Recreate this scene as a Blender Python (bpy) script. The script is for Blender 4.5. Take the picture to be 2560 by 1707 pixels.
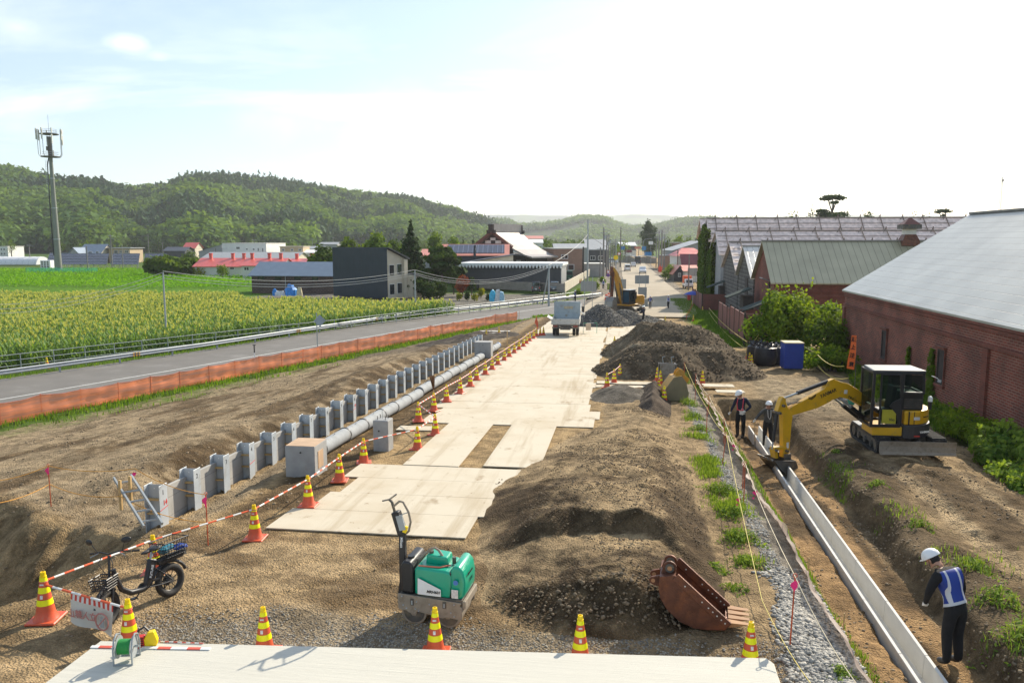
import bpy,bmesh,math,random
import numpy as np
from mathutils import Vector,Matrix,Euler
for _o in list(bpy.data.objects):bpy.data.objects.remove(_o,do_unlink=True)
SC=bpy.context.scene
COL=SC.collection
# ------------------------------------------------------------------ camera
F=1991.;CX=1280.;CY=853.5
PITCH=math.radians(7.2);YAW=math.radians(7.63);CZ=8.9
cam=bpy.data.cameras.new('camera');camo=bpy.data.objects.new('camera',cam);COL.objects.link(camo)
camo.location=(0,0,CZ);camo.rotation_euler=(math.pi/2-PITCH,0,YAW)
cam.lens=36*F/2560.;cam.sensor_width=36;cam.clip_start=.1;cam.clip_end=40000
SC.camera=camo
# ------------------------------------------------------------------ sky and sun
SUN_EL=math.radians(31.5);SUN_AZ=math.radians(30)
W=bpy.data.worlds.new('World');SC.world=W;W.use_nodes=True
nt=W.node_tree;N=nt.nodes;L=nt.links;N.clear()
out=N.new('ShaderNodeOutputWorld');bg=N.new('ShaderNodeBackground');bg.inputs[1].default_value=.13
sky=N.new('ShaderNodeTexSky');sky.sky_type='NISHITA';sky.sun_disc=False
sky.sun_elevation=SUN_EL;sky.sun_rotation=SUN_AZ;sky.altitude=100
sky.air_density=1.0;sky.dust_density=.9;sky.ozone_density=2.0
tc=N.new('ShaderNodeTexCoord');sep=N.new('ShaderNodeSeparateXYZ');L.new(tc.outputs['Generated'],sep.inputs[0])
def mth(op,a,b=None,c=None):
 n=N.new('ShaderNodeMath');n.operation=op
 for i,q in enumerate((a,b,c)):
  if q is None:continue
  if isinstance(q,(int,float)):n.inputs[i].default_value=q
  else:L.new(q,n.inputs[i])
 return n.outputs[0]
zc=mth('MAXIMUM',sep.outputs[2],.02)
zz=mth('ADD',zc,.10)
px=mth('DIVIDE',sep.outputs[0],zz);py=mth('DIVIDE',sep.outputs[1],zz)
cmb=N.new('ShaderNodeCombineXYZ');L.new(mth('MULTIPLY',px,.55),cmb.inputs[0]);L.new(py,cmb.inputs[1])
no=N.new('ShaderNodeTexNoise');no.inputs['Scale'].default_value=1.1;no.inputs['Detail'].default_value=7
no.inputs['Roughness'].default_value=.58;no.inputs['Distortion'].default_value=.4;L.new(cmb.outputs[0],no.inputs['Vector'])
cr=N.new('ShaderNodeValToRGB');cr.color_ramp.elements[0].position=.50;cr.color_ramp.elements[1].position=.78
L.new(no.outputs[0],cr.inputs[0])
band=N.new('ShaderNodeMapRange');band.inputs[1].default_value=.07;band.inputs[2].default_value=.15
L.new(sep.outputs[2],band.inputs[0])
band2=N.new('ShaderNodeMapRange');band2 .inputs[1].default_value=.30;band2 .inputs[2].default_value=.17
L.new(sep.outputs[2],band2 .inputs[0])
bb=mth('MULTIPLY',band.outputs[0],band2 .outputs[0])
amt=mth('MULTIPLY',cr.outputs[0],mth('ADD',mth('MULTIPLY',bb,.8),.05))
mix=N.new('ShaderNodeMixRGB');L.new(amt,mix.inputs[0]);L.new(sky.outputs[0],mix.inputs[1]);mix.inputs[2].default_value=(8.5,8.6,8.9,1)
def puff(az,el,w,st):
 d=(math.sin(az)*math.cos(el),math.cos(az)*math.cos(el),math.sin(el));vm=N.new('ShaderNodeVectorMath');vm.operation='SUBTRACT';L.new(tc.outputs['Generated'],vm.inputs[0]);vm.inputs[1].default_value=d
 sc=N.new('ShaderNodeVectorMath');sc.operation='MULTIPLY';L.new(vm.outputs[0],sc.inputs[0]);sc.inputs[1].default_value=(1,1,2.2)
 ln=N.new('ShaderNodeVectorMath');ln.operation='LENGTH';L.new(sc.outputs[0],ln.inputs[0])
 n2=N.new('ShaderNodeTexNoise');n2 .inputs['Scale'].default_value=26;n2 .inputs['Detail'].default_value=6;L.new(tc.outputs['Generated'],n2 .inputs['Vector'])
 r=N.new('ShaderNodeMapRange');r.inputs[1].default_value=w;r.inputs[2].default_value=0;L.new(ln.outputs['Value'],r.inputs[0])
 return mth('MULTIPLY',mth('MINIMUM',mth('MAXIMUM',mth('SUBTRACT',mth('MULTIPLY',r.outputs[0],mth('MULTIPLY',n2 .outputs[0],2.6)),.42),0),1),st)
for(u_,v_,w_,s_)in((318,110,.036,.6),(50,72,.036,.3),(400,142,.02,.3),(1000,300,.16,.3),(700,300,.10,.25)):
 a_=(u_-CX)/F;b_=(CY-v_)/F;dx_,dy_,dz_=a_,math.cos(PITCH)+b_*math.sin(PITCH),b_*math.cos(PITCH)-math.sin(PITCH)
 wx_,wy_=dx_*math.cos(YAW)-dy_*math.sin(YAW),dx_*math.sin(YAW)+dy_*math.cos(YAW)
 m_=N.new('ShaderNodeMixRGB');L.new(puff(math.atan2(wx_,wy_),math.atan2(dz_,math.hypot(wx_,wy_)),w_,s_),m_.inputs[0]);L.new(mix.outputs[0],m_.inputs[1]);m_.inputs[2].default_value=(8.5,8.6,8.8,1);mix=m_
veil=N.new('ShaderNodeMixRGB');veil.inputs[0].default_value=.36;L.new(mix.outputs[0],veil.inputs[1]);veil.inputs[2].default_value=(3.7,4.1,4.35,1)
L.new(veil.outputs[0],bg.inputs[0]);L.new(bg.outputs[0],out.inputs[0])
sun=bpy.data.lights.new('sun','SUN');sun.energy=4.4;sun.angle=math.radians(.6);sun.color=(1,.90,.74)
suno=bpy.data.objects.new('sun',sun);COL.objects.link(suno)
sd=Vector((math.sin(SUN_AZ)*math.cos(SUN_EL),math.cos(SUN_AZ)*math.cos(SUN_EL),math.sin(SUN_EL)))
suno.rotation_euler=sd.to_track_quat('Z','Y').to_euler()
SC.view_settings.view_transform='Standard';SC.view_settings.look='None'
SC.view_settings.exposure=.72;SC.view_settings.gamma=1
SC.render.engine='CYCLES'
SC.cycles.volume_bounces=0;SC.cycles.max_bounces=5;SC.cycles.transparent_max_bounces=12
SC.render.resolution_x=1024;SC.render.resolution_y=682
# ------------------------------------------------------------------ geometry helpers
_cp,_sp,_cy,_sy=math.cos(PITCH),math.sin(PITCH),math.cos(YAW),math.sin(YAW)
FW=(-_sy*_cp,_cy*_cp,-_sp);RT=(_cy,_sy,0.);UPV=(-_sy*_sp,_cy*_sp,_cp)
def ray(u,v):
 a=(u-CX)/F;b=(CY-v)/F
 return tuple(FW[i]+a*RT[i]+b*UPV[i]for i in range(3))
def PZ(u,v,z=0.):
 d=ray(u,v);t=(z-CZ)/d[2];return Vector((d[0]*t,d[1]*t,z))
def PY(u,v,y):
 d=ray(u,v);t=y/d[1];return Vector((d[0]*t,y,CZ+d[2]*t))
def PD(u,v,D):
 """world point seen at photo pixel u,v at depth D metres"""
 d=ray(u,v);return Vector((d[0]*D,d[1]*D,CZ+d[2]*D))
def R(d):return math.radians(d)
def lerp(a,b,t):return a+(b-a)*t
def tag(o,label=None,cat=None,group=None,kind=None):
 if label:o['label']=label
 if cat:o['category']=cat
 if group:o['group']=group
 if kind:o['kind']=kind
 return o
def thing(name,label,cat,loc=(0,0,0),rz=0,group=None,scale=1):
 o=bpy.data.objects.new(name,None);COL.objects.link(o);o.empty_display_size=.3
 o.location=loc;o.rotation_euler=(0,0,rz)
 if scale!=1:o.scale=(scale,)*3
 return tag(o,label,cat,group)
def dup(root,loc,rz=0,label=None,scale=None,group=None):
 r=root.copy();COL.objects.link(r);r.location=loc;r.rotation_euler=(0,0,rz)
 if scale:r.scale=(scale,)*3
 if label:r['label']=label
 if group:r['group']=group
 for ch in list(root.children):
  c=ch.copy();COL.objects.link(c);c.parent=r
  for g in ch.children:
   d=g.copy();COL.objects.link(d);d.parent=c
 return r
def basis(d):
 d=Vector(d).normalized()
 a=Vector((0,0,1))if abs(d.z)<.95 else Vector((1,0,0))
 x=a.cross(d).normalized();y=d.cross(x)
 return x,y,d
class MB:
 def __init__(s,M=None):s.v=[];s.f=[];s.m=[];s.M=M
 def add(s,vs,fs,mi=0,M=None):
  n=len(s.v)
  for p in vs:
   p=Vector(p)
   if M:p=M@p
   if s.M:p=s.M@p
   s.v.append(p[:])
  for f in fs:s.f.append(tuple(n+i for i in f));s.m.append(mi)
  return s
 def box(s,x,y,z,sx,sy,sz,mi=0,rz=0,rx=0,ry=0,M=None):
  """box centred on x,y with its bottom at z when unrotated; rotated about its own centre"""
  T=Matrix.Translation((x,y,z+sz/2))@Euler((rx,ry,rz)).to_matrix().to_4x4()
  if M:T=M@T
  a,b,c=sx/2,sy/2,sz/2
  return s.add([(-a,-b,-c),(a,-b,-c),(a,b,-c),(-a,b,-c),(-a,-b,c),(a,-b,c),(a,b,c),(-a,b,c)],[(0,3,2,1),(4,5,6,7),(0,1,5,4),(1,2,6,5),(2,3,7,6),(3,0,4,7)],mi,T)
 def quad(s,a,b,c,d,mi=0):return s.add([a,b,c,d],[(0,1,2,3)],mi)
 def tube(s,pts,r,n=8,mi=0,closed=False,cap=True):
  pts=[Vector(p)for p in pts];k=len(pts)
  rs=r if isinstance(r,(list,tuple))else[r]*k
  rings=[];px=None
  for i,p in enumerate(pts):
   if closed:d=pts[(i+1)%k]-pts[i-1]
   else:d=pts[min(i+1,k-1)]-pts[max(i-1,0)]
   if d.length<1e-9:d=Vector((0,0,1))
   d.normalize()
   if px is None:x,y,_=basis(d)
   else:
    x=(px-d*px.dot(d))
    if x.length<1e-6:x=basis(d)[0]
    x.normalize();y=d.cross(x)
   px=x
   rings.append([p+(x*math.cos(t)+y*math.sin(t))*rs[i]for t in[2*math.pi*j/n for j in range(n)]])
  vs=[q for g in rings for q in g];fs=[]
  for i in range(k if closed else k-1):
   j=(i+1)%k
   for a in range(n):
    b=(a+1)%n;fs.append((i*n+a,i*n+b,j*n+b,j*n+a))
  if cap and not closed:fs.append(tuple(range(n-1,-1,-1)));fs.append(tuple((k-1)*n+a for a in range(n)))
  return s.add(vs,fs,mi)
 def cyl(s,p0,p1,r0,r1=None,n=14,mi=0):return s.tube([p0,p1],[r0,r0 if r1 is None else r1],n,mi)
 def bar(s,p0,p1,w,h,mi=0,up=(0,0,1)):
  """rectangular bar from p0 to p1, w across, h along 'up'"""
  p0=Vector(p0);p1=Vector(p1);d=(p1-p0).normalized();u=Vector(up)
  x=d.cross(u)
  if x.length<1e-6:x=basis(d)[0]
  x.normalize();u=x.cross(d)
  c=[(-1,-1),(1,-1),(1,1),(-1,1)]
  vs=[p+x*a*w/2+u*b*h/2 for p in(p0,p1)for a,b in c]
  return s.add(vs,[(0,1,2,3),(7,6,5,4),(0,4,5,1),(1,5,6,2),(2,6,7,3),(3,7,4,0)],mi)
 def lathe(s,prof,n=20,mi=0,M=None,cap=True):
  vs=[];fs=[]
  for r,z in prof:
   for j in range(n):t=2*math.pi*j/n;vs.append((r*math.cos(t),r*math.sin(t),z))
  k=len(prof)
  for i in range(k-1):
   for a in range(n):b=(a+1)%n;fs.append((i*n+a,i*n+b,(i+1)*n+b,(i+1)*n+a))
  if cap:fs.append(tuple(range(n-1,-1,-1)));fs.append(tuple((k-1)*n+a for a in range(n)))
  return s.add(vs,fs,mi,M)
 def prism(s,poly,a,b,ax='y',mi=0,M=None):
  """polygon extruded from a to b along an axis. ax y: poly in (x,z); x: poly in (y,z); z: poly in (x,y)"""
  def P(p,t):return(p[0],t,p[1])if ax=='y' else(t,p[0],p[1])if ax=='x' else(p[0],p[1],t)
  n=len(poly);vs=[P(p,a)for p in poly]+[P(p,b)for p in poly]
  fs=[tuple(range(n)),tuple(range(2*n-1,n-1,-1))]+[(i,i+n,(i+1)%n+n,(i+1)%n)for i in range(n)]
  return s.add(vs,fs,mi,M)
 def ball(s,c,r,n=10,mi=0,sc=(1,1,1),M=None,z0=-1.,z1=1.):
  k=max(4,n//2+1);prof=[]
  for i in range(k+1):
   zz_=z0+(z1-z0)*i/k;zz_=max(-1,min(1,zz_));a=-math.pi/2*1+math.pi*i/k
   a=math.asin(z0)+(math.asin(z1)-math.asin(z0))*i/k
   prof.append((max(1e-4,math.cos(a))*r,math.sin(a)*r))
  T=Matrix.Translation(c)@Matrix.Diagonal((*sc,1))
  if M:T=M@T
  return s.lathe(prof,n,mi,T)
 def build(s,name,mats,parent=None,smooth=None,bevel=0,seg=1,loc=None):
  me=bpy.data.meshes.new(name);me.from_pydata(s.v,[],s.f)
  if not isinstance(mats,(list,tuple)):mats=[mats]
  for m in mats:me.materials.append(m)
  if len(mats)>1:me.polygons.foreach_set('material_index',s.m)
  bm=bmesh.new();bm.from_mesh(me);bmesh.ops.recalc_face_normals(bm,faces=bm.faces);bm.to_mesh(me);bm.free()
  if smooth:
   me.polygons.foreach_set('use_smooth',[True]*len(me.polygons));me.set_sharp_from_angle(angle=R(smooth))
  me.update()
  o=bpy.data.objects.new(name,me);COL.objects.link(o)
  if parent:o.parent=parent
  if loc:o.location=loc
  if bevel:
   b=o.modifiers.new('bevel','BEVEL');b.width=bevel;b.segments=seg;b.limit_method='ANGLE';b.angle_limit=R(40)
  return o
def npmesh(name,V,FA,mats,parent=None,tint=None,smooth=False,col=None):
 """mesh from numpy arrays; FA is (n,3) or (n,4). tint: one float per vertex, col: one rgb per vertex"""
 V=np.asarray(V,dtype=np.float32);FA=np.asarray(FA,dtype=np.int32);k=FA.shape[1];n=len(FA)
 me=bpy.data.meshes.new(name);me.vertices.add(len(V));me.vertices.foreach_set('co',V.ravel())
 me.loops.add(n*k);me.loops.foreach_set('vertex_index',FA.ravel())
 me.polygons.add(n);me.polygons.foreach_set('loop_start',np.arange(0,n*k,k,dtype=np.int32))
 if smooth:me.polygons.foreach_set('use_smooth',np.ones(n,dtype=bool))
 if tint is not None:
  a=me.attributes.new('tint','FLOAT','POINT');a.data.foreach_set('value',np.asarray(tint,dtype=np.float32))
 if col is not None:
  a=me.attributes.new('soil','FLOAT_COLOR','POINT')
  c=np.ones((len(V),4),dtype=np.float32);c[:,:3]=col;a.data.foreach_set('color',c.ravel())
 for m in(mats if isinstance(mats,(list,tuple))else[mats]):me.materials.append(m)
 me.update(calc_edges=True);me.validate()
 o=bpy.data.objects.new(name,me);COL.objects.link(o)
 if parent:o.parent=parent
 return o
 # ------------------------------------------------------------------ numpy noise
def _hash(ix,iy,seed):
 h=(ix.astype(np.int64)*374761393+iy.astype(np.int64)*668265263+seed*1442695041)&0xffffffff
 h=((h^(h>>13))*1274126177)&0xffffffff
 return((h^(h>>16))&0xffffff)/float(0xffffff)
def vnoise(x,y,seed=0):
 ix=np.floor(x);iy=np.floor(y);fx=x-ix;fy=y-iy
 fx=fx*fx*(3-2*fx);fy=fy*fy*(3-2*fy)
 a=_hash(ix,iy,seed);b=_hash(ix+1,iy,seed);c=_hash(ix,iy+1,seed);d=_hash(ix+1,iy+1,seed)
 return(a*(1-fx)+b*fx)*(1-fy)+(c*(1-fx)+d*fx)*fy
def fbm(x,y,sc,oct=4,seed=0,gain=.5):
 s=0;a=1.;t=0
 for i in range(oct):
  s=s+a*vnoise(x*sc+17.3*i,y*sc-9.1*i,seed+i);t+=a;a*=gain;sc*=2.03
 return s/t*2-1
def sstep(a,b,x):
 t=np.clip((x-a)/(b-a),0,1);return t*t*(3-2*t)
 # ------------------------------------------------------------------ materials
def newmat(name):
 m=bpy.data.materials.new(name);m.use_nodes=True
 nt=m.node_tree;p=nt.nodes['Principled BSDF'];return m,nt,p
def mat(name,col,rough=.6,metal=0,var=.12,vs=3.,bump=0,bs=40.,dirt=None,dirtamt=0,ds=1.5,spec=None,coat=0,stretch=None):
 """principled material: base colour broken up by noise, optional dirt colour and bump"""
 m,nt,p=newmat(name);N=nt.nodes;L=nt.links
 p.inputs['Roughness'].default_value=rough;p.inputs['Metallic'].default_value=metal
 if spec is not None:p.inputs['Specular IOR Level'].default_value=spec
 if coat:p.inputs['Coat Weight'].default_value=coat;p.inputs['Coat Roughness'].default_value=.15
 c=(*col,1)
 tc=N.new('ShaderNodeTexCoord');vec=tc.outputs['Object']
 if stretch:
  mp=N.new('ShaderNodeMapping');mp.inputs['Scale'].default_value=stretch;L.new(vec,mp.inputs[0]);vec=mp.outputs[0]
 if var or dirt:
  n=N.new('ShaderNodeTexNoise');n.inputs['Scale'].default_value=vs;n.inputs['Detail'].default_value=5;L.new(vec,n.inputs['Vector'])
  mr=N.new('ShaderNodeMapRange');mr.inputs[1].default_value=.3;mr.inputs[2].default_value=.7
  mr.inputs[3].default_value=1-var;mr.inputs[4].default_value=1+var;L.new(n.outputs[0],mr.inputs[0])
  mx=N.new('ShaderNodeMixRGB');mx.blend_type='MULTIPLY';mx.inputs[0].default_value=1;mx.inputs[1].default_value=c
  L.new(mr.outputs[0],mx.inputs[2]);o=mx.outputs[0]
  if dirt:
   n2=N.new('ShaderNodeTexNoise');n2 .inputs['Scale'].default_value=ds;n2 .inputs['Detail'].default_value=8;n2 .inputs['Roughness'].default_value=.65
   L.new(vec,n2 .inputs['Vector'])
   r2=N.new('ShaderNodeMapRange');r2 .inputs[1].default_value=.62-dirtamt*.3;r2 .inputs[2].default_value=.75-dirtamt*.2;L.new(n2 .outputs[0],r2 .inputs[0])
   m2=N.new('ShaderNodeMixRGB');L.new(r2 .outputs[0],m2 .inputs[0]);L.new(o,m2 .inputs[1]);m2 .inputs[2].default_value=(*dirt,1);o=m2 .outputs[0]
  L.new(o,p.inputs['Base Color'])
 else:p.inputs['Base Color'].default_value=c
 if bump:
  b=N.new('ShaderNodeTexNoise');b.inputs['Scale'].default_value=bs;b.inputs['Detail'].default_value=6;L.new(vec,b.inputs['Vector'])
  bp=N.new('ShaderNodeBump');bp.inputs['Strength'].default_value=bump;bp.inputs['Distance'].default_value=.02
  L.new(b.outputs[0],bp.inputs['Height']);L.new(bp.outputs[0],p.inputs['Normal'])
 return m
def leafmat(name,c0,c1,trans=.35,spec=.08):
 """foliage: colour from the tint attribute, part translucent"""
 m,nt,p=newmat(name);N=nt.nodes;L=nt.links
 at=N.new('ShaderNodeAttribute');at.attribute_name='tint'
 mx=N.new('ShaderNodeMixRGB');L.new(at.outputs['Fac'],mx.inputs[0]);mx.inputs[1].default_value=(*c0,1);mx.inputs[2].default_value=(*c1,1)
 L.new(mx.outputs[0],p.inputs['Base Color']);p.inputs['Roughness'].default_value=.75;p.inputs['Specular IOR Level'].default_value=spec
 tr=N.new('ShaderNodeBsdfTranslucent');g=N.new('ShaderNodeMixRGB');g.blend_type='MULTIPLY';g.inputs[0].default_value=1
 L.new(mx.outputs[0],g.inputs[1]);g.inputs[2].default_value=(1.6,1.5,.6,1);L.new(g.outputs[0],tr.inputs[0])
 ms=N.new('ShaderNodeMixShader');ms.inputs[0].default_value=trans
 L.new(p.outputs[0],ms.inputs[1]);L.new(tr.outputs[0],ms.inputs[2]);L.new(ms.outputs[0],N['Material Output'].inputs[0])
 return m
def brickmat(name,c1,c2,mortar,bw=.23,bh=.075,ms=.012,axis='yz',var=.5):
 m,nt,p=newmat(name);N=nt.nodes;L=nt.links
 tc=N.new('ShaderNodeTexCoord');s=N.new('ShaderNodeSeparateXYZ');L.new(tc.outputs['Object'],s.inputs[0])
 a=N.new('ShaderNodeMath');a.operation='ADD';L.new(s.outputs[0],a.inputs[0]);L.new(s.outputs[1],a.inputs[1])
 c=N.new('ShaderNodeCombineXYZ');L.new(a.outputs[0],c.inputs[0]);L.new(s.outputs[2],c.inputs[1])
 b=N.new('ShaderNodeTexBrick');b.inputs['Scale'].default_value=1;b.inputs['Brick Width'].default_value=bw;b.inputs['Row Height'].default_value=bh
 b.inputs['Mortar Size'].default_value=ms;b.inputs['Color1'].default_value=(*c1,1);b.inputs['Color2'].default_value=(*c2,1);b.inputs['Mortar'].default_value=(*mortar,1)
 b.inputs['Bias'].default_value=-.1;b.inputs['Mortar Smooth'].default_value=.2
 L.new(c.outputs[0],b.inputs['Vector'])
 n=N.new('ShaderNodeTexNoise');n.inputs['Scale'].default_value=.7;n.inputs['Detail'].default_value=7;L.new(tc.outputs['Object'],n.inputs['Vector'])
 mr=N.new('ShaderNodeMapRange');mr.inputs[1].default_value=.3;mr.inputs[2].default_value=.7;mr.inputs[3].default_value=1-var*.5;mr.inputs[4].default_value=1+var*.5
 L.new(n.outputs[0],mr.inputs[0])
 mx=N.new('ShaderNodeMixRGB');mx.blend_type='MULTIPLY';mx.inputs[0].default_value=1;L.new(b.outputs[0],mx.inputs[1]);L.new(mr.outputs[0],mx.inputs[2])
 L.new(mx.outputs[0],p.inputs['Base Color']);p.inputs['Roughness'].default_value=.85
 bp=N.new('ShaderNodeBump');bp.inputs['Strength'].default_value=.6;bp.inputs['Distance'].default_value=.01;bp.invert=True
 L.new(b.outputs['Fac'],bp.inputs['Height']);L.new(bp.outputs[0],p.inputs['Normal'])
 return m
def ribmat(name,col,period=.3,axis=0,dark=.55,rough=.45,metal=.3,var=.15,width=.08,vs=1.):
 """sheet metal or boards with a dark seam every 'period' metres along an object axis"""
 m,nt,p=newmat(name);N=nt.nodes;L=nt.links
 tc=N.new('ShaderNodeTexCoord');s=N.new('ShaderNodeSeparateXYZ');L.new(tc.outputs['Object'],s.inputs[0])
 d=N.new('ShaderNodeMath');d.operation='DIVIDE';L.new(s.outputs[axis],d.inputs[0]);d.inputs[1].default_value=period
 f=N.new('ShaderNodeMath');f.operation='FRACT';L.new(d.outputs[0],f.inputs[0])
 g=N.new('ShaderNodeMath');g.operation='LESS_THAN';L.new(f.outputs[0],g.inputs[0]);g.inputs[1].default_value=width
 n=N.new('ShaderNodeTexNoise');n.inputs['Scale'].default_value=vs;n.inputs['Detail'].default_value=7;L.new(tc.outputs['Object'],n.inputs['Vector'])
 mr=N.new('ShaderNodeMapRange');mr.inputs[1].default_value=.3;mr.inputs[2].default_value=.7;mr.inputs[3].default_value=1-var;mr.inputs[4].default_value=1+var;L.new(n.outputs[0],mr.inputs[0])
 c0=N.new('ShaderNodeMixRGB');L.new(g.outputs[0],c0 .inputs[0]);c0 .inputs[1].default_value=(*col,1);c0 .inputs[2].default_value=(*[q*dark for q in col],1)
 mx=N.new('ShaderNodeMixRGB');mx.blend_type='MULTIPLY';mx.inputs[0].default_value=1;L.new(c0 .outputs[0],mx.inputs[1]);L.new(mr.outputs[0],mx.inputs[2])
 L.new(mx.outputs[0],p.inputs['Base Color']);p.inputs['Roughness'].default_value=rough;p.inputs['Metallic'].default_value=metal
 bp=N.new('ShaderNodeBump');bp.inputs['Strength'].default_value=.5;bp.inputs['Distance'].default_value=.02;bp.invert=True
 L.new(g.outputs[0],bp.inputs['Height']);L.new(bp.outputs[0],p.inputs['Normal'])
 return m
M={}
M['conc']=mat('concrete',(.33,.33,.32),.85,var=.12,vs=4,bump=.3,bs=60,dirt=(.30,.28,.24),dirtamt=.15)
M['concw']=mat('pale_concrete',(.60,.58,.53),.85,var=.07,vs=3,bump=.15,bs=80)
M['slab']=mat('broomed_concrete',(.55,.53,.455),.8,var=.06,vs=2.,bump=.35,bs=9,stretch=(.25,18,1))
M['post']=mat('post_steel',(.47,.51,.54),.5,.25,var=.10,vs=3,dirt=(.33,.32,.28),dirtamt=.25,ds=2)
M['precast']=mat('precast_concrete',(.33,.345,.35),.88,var=.14,vs=2.5,spec=.2,dirt=(.25,.235,.20),dirtamt=.2)
M['galv']=mat('galvanised_steel',(.36,.39,.40),.5,.3,var=.10,vs=4,dirt=(.38,.38,.36),dirtamt=.1)
M['galvd']=mat('dull_galvanised_steel',(.33,.36,.37),.5,.4,var=.15,vs=5)
def platemat():
 m,nt,p=newmat('dusty_steel_plate');N=nt.nodes;L=nt.links;g=N.new('ShaderNodeNewGeometry')
 def layer(prev,sc,lo,hi,col,scale=1.,det=8):
  mp=N.new('ShaderNodeMapping');mp.inputs['Scale'].default_value=sc;L.new(g.outputs['Position'],mp.inputs[0])
  n=N.new('ShaderNodeTexNoise');n.inputs['Scale'].default_value=scale;n.inputs['Detail'].default_value=det;n.inputs['Roughness'].default_value=.62;L.new(mp.outputs[0],n.inputs['Vector'])
  r=N.new('ShaderNodeMapRange');r.inputs[1].default_value=lo;r.inputs[2].default_value=hi;L.new(n.outputs[0],r.inputs[0])
  x=N.new('ShaderNodeMixRGB');L.new(r.outputs[0],x.inputs[0]);L.new(prev,x.inputs[1]);x.inputs[2].default_value=(*col,1);return x.outputs[0]
 b=N.new('ShaderNodeRGB');b.outputs[0].default_value=(.55,.49,.38,1)
 o=layer(b.outputs[0],(1,1,1),.45,.75,(.47,.395,.28),.6);o=layer(o,(1.9,.10,1),.53,.72,(.38,.305,.20),1.);o=layer(o,(1,.6,1),.60,.70,(.33,.255,.165),1.3,12);o=layer(o,(1,1,1),.66,.72,(.25,.17,.10),5.,4)
 L.new(o,p.inputs['Base Color']);p.inputs['Roughness'].default_value=.8;p.inputs['Specular IOR Level'].default_value=.2;return m
M['plate']=platemat()
M['polec']=mat('pole_concrete',(.19,.18,.165),.8,var=.1)
M['plywood']=mat('plywood',(.50,.34,.21),.7,var=.2,vs=3,stretch=(1,6,1))
M['timber']=mat('timber',(.50,.33,.14),.7,var=.2,vs=6)
M['orange']=mat('cone_orange',(.62,.095,.035),.45,var=.12,vs=8,dirt=(.5,.18,.1),dirtamt=.2,ds=9)
M['orangef']=mat('faded_orange',(.60,.16,.09),.55,var=.15,vs=8)
M['lemon']=mat('reflective_yellow',(.88,.85,.0),.4,var=.05,vs=12)
M['capy']=mat('cap_yellow',(.85,.60,.0),.4,var=.08)
M['white']=mat('white_paint',(.78,.78,.76),.5,var=.05)
M['offw']=mat('off_white',(.62,.60,.54),.6,var=.08)
M['black']=mat('black_plastic',(.018,.018,.02),.45,var=.2)
M['rubber']=mat('black_rubber',(.022,.021,.02),.8,var=.25,vs=10,dirt=(.09,.075,.055),dirtamt=.3,ds=6)
M['glass']=mat('dark_glass',(.02,.03,.035),.06,0,var=0,spec=.8)
M['yellow']=mat('machine_yellow',(.66,.36,.012),.38,var=.08,vs=4,dirt=(.38,.25,.07),dirtamt=.15,ds=5,coat=.3)
M['oyellow']=mat('old_machine_yellow',(.52,.27,.03),.5,var=.15,vs=3,dirt=(.25,.16,.06),dirtamt=.3,ds=3)
M['green']=mat('machine_green',(.0,.34,.20),.32,var=.06,vs=5,coat=.4)
M['rust']=mat('rusty_steel',(.12,.045,.025),.55,.35,var=.4,vs=5,dirt=(.22,.075,.03),dirtamt=.45,ds=4,bump=.3,bs=50)
M['steel']=mat('worn_steel',(.24,.235,.22),.45,.5,var=.2,vs=6,dirt=(.16,.12,.08),dirtamt=.35,ds=5)
M['dsteel']=mat('dirty_steel',(.10,.095,.085),.6,.3,var=.3,vs=6,dirt=(.20,.16,.11),dirtamt=.45,ds=4)
M['dirtsteel']=mat('dusty_frame_steel',(.30,.25,.19),.75,.1,var=.15,vs=6,dirt=(.2,.15,.1),dirtamt=.3,ds=9)
M['rope']=mat('yellow_rope',(.62,.50,.10),.7,var=.2,vs=30)
M['ropew']=mat('pale_rope',(.62,.52,.34),.7,var=.2,vs=30)
M['ropeo']=mat('orange_rope',(.65,.30,.04),.7,var=.2,vs=30)
M['pink']=mat('pink_ribbon',(.9,.03,.22),.5,var=.1)
M['red']=mat('red_paint',(.55,.03,.02),.5,var=.1)
M['redrod']=mat('red_rod',(.50,.09,.03),.5,var=.2,vs=10)
M['blue']=mat('blue_paint',(.02,.05,.28),.5,var=.1)
M['skin']=mat('skin',(.42,.22,.14),.55,var=.06)
M['navy']=mat('navy_cloth',(.012,.016,.035),.85,var=.3,vs=10,bump=.4,bs=30)
M['blackcloth']=mat('black_cloth',(.010,.010,.011),.9,var=.3,vs=9,bump=.5,bs=25)
M['greycloth']=mat('grey_cloth',(.06,.06,.055),.9,var=.3,vs=9,bump=.4,bs=25)
M['helmet']=mat('white_helmet',(.80,.80,.78),.3,var=.03)
M['ink']=mat('black_ink',(.012,.012,.012),.6,var=0)
M['redink']=mat('red_ink',(.6,.03,.02),.6,var=0)
M['hair']=mat('black_hair',(.008,.007,.006),.7,var=0)
M['vestblue']=mat('blue_vest',(.012,.045,.26),.7,var=.12,vs=12)
M['silver']=mat('reflective_silver',(.55,.56,.58),.4,.2,var=.08)
M['asphalt']=mat('asphalt',(.15,.14,.125),.9,var=.10,vs=.6,bump=.25,bs=50,dirt=(.21,.20,.185),dirtamt=.2,ds=.3)
M['asphaltold']=mat('pale_asphalt',(.40,.345,.26),.95,spec=.08,var=.10,vs=.25,bump=.1,bs=30,dirt=(.46,.40,.31),dirtamt=.45,ds=.12)
M['gravelpile']=mat('crushed_stone',(.155,.155,.15),.9,var=.35,vs=8,bump=1.0,bs=25)
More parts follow.
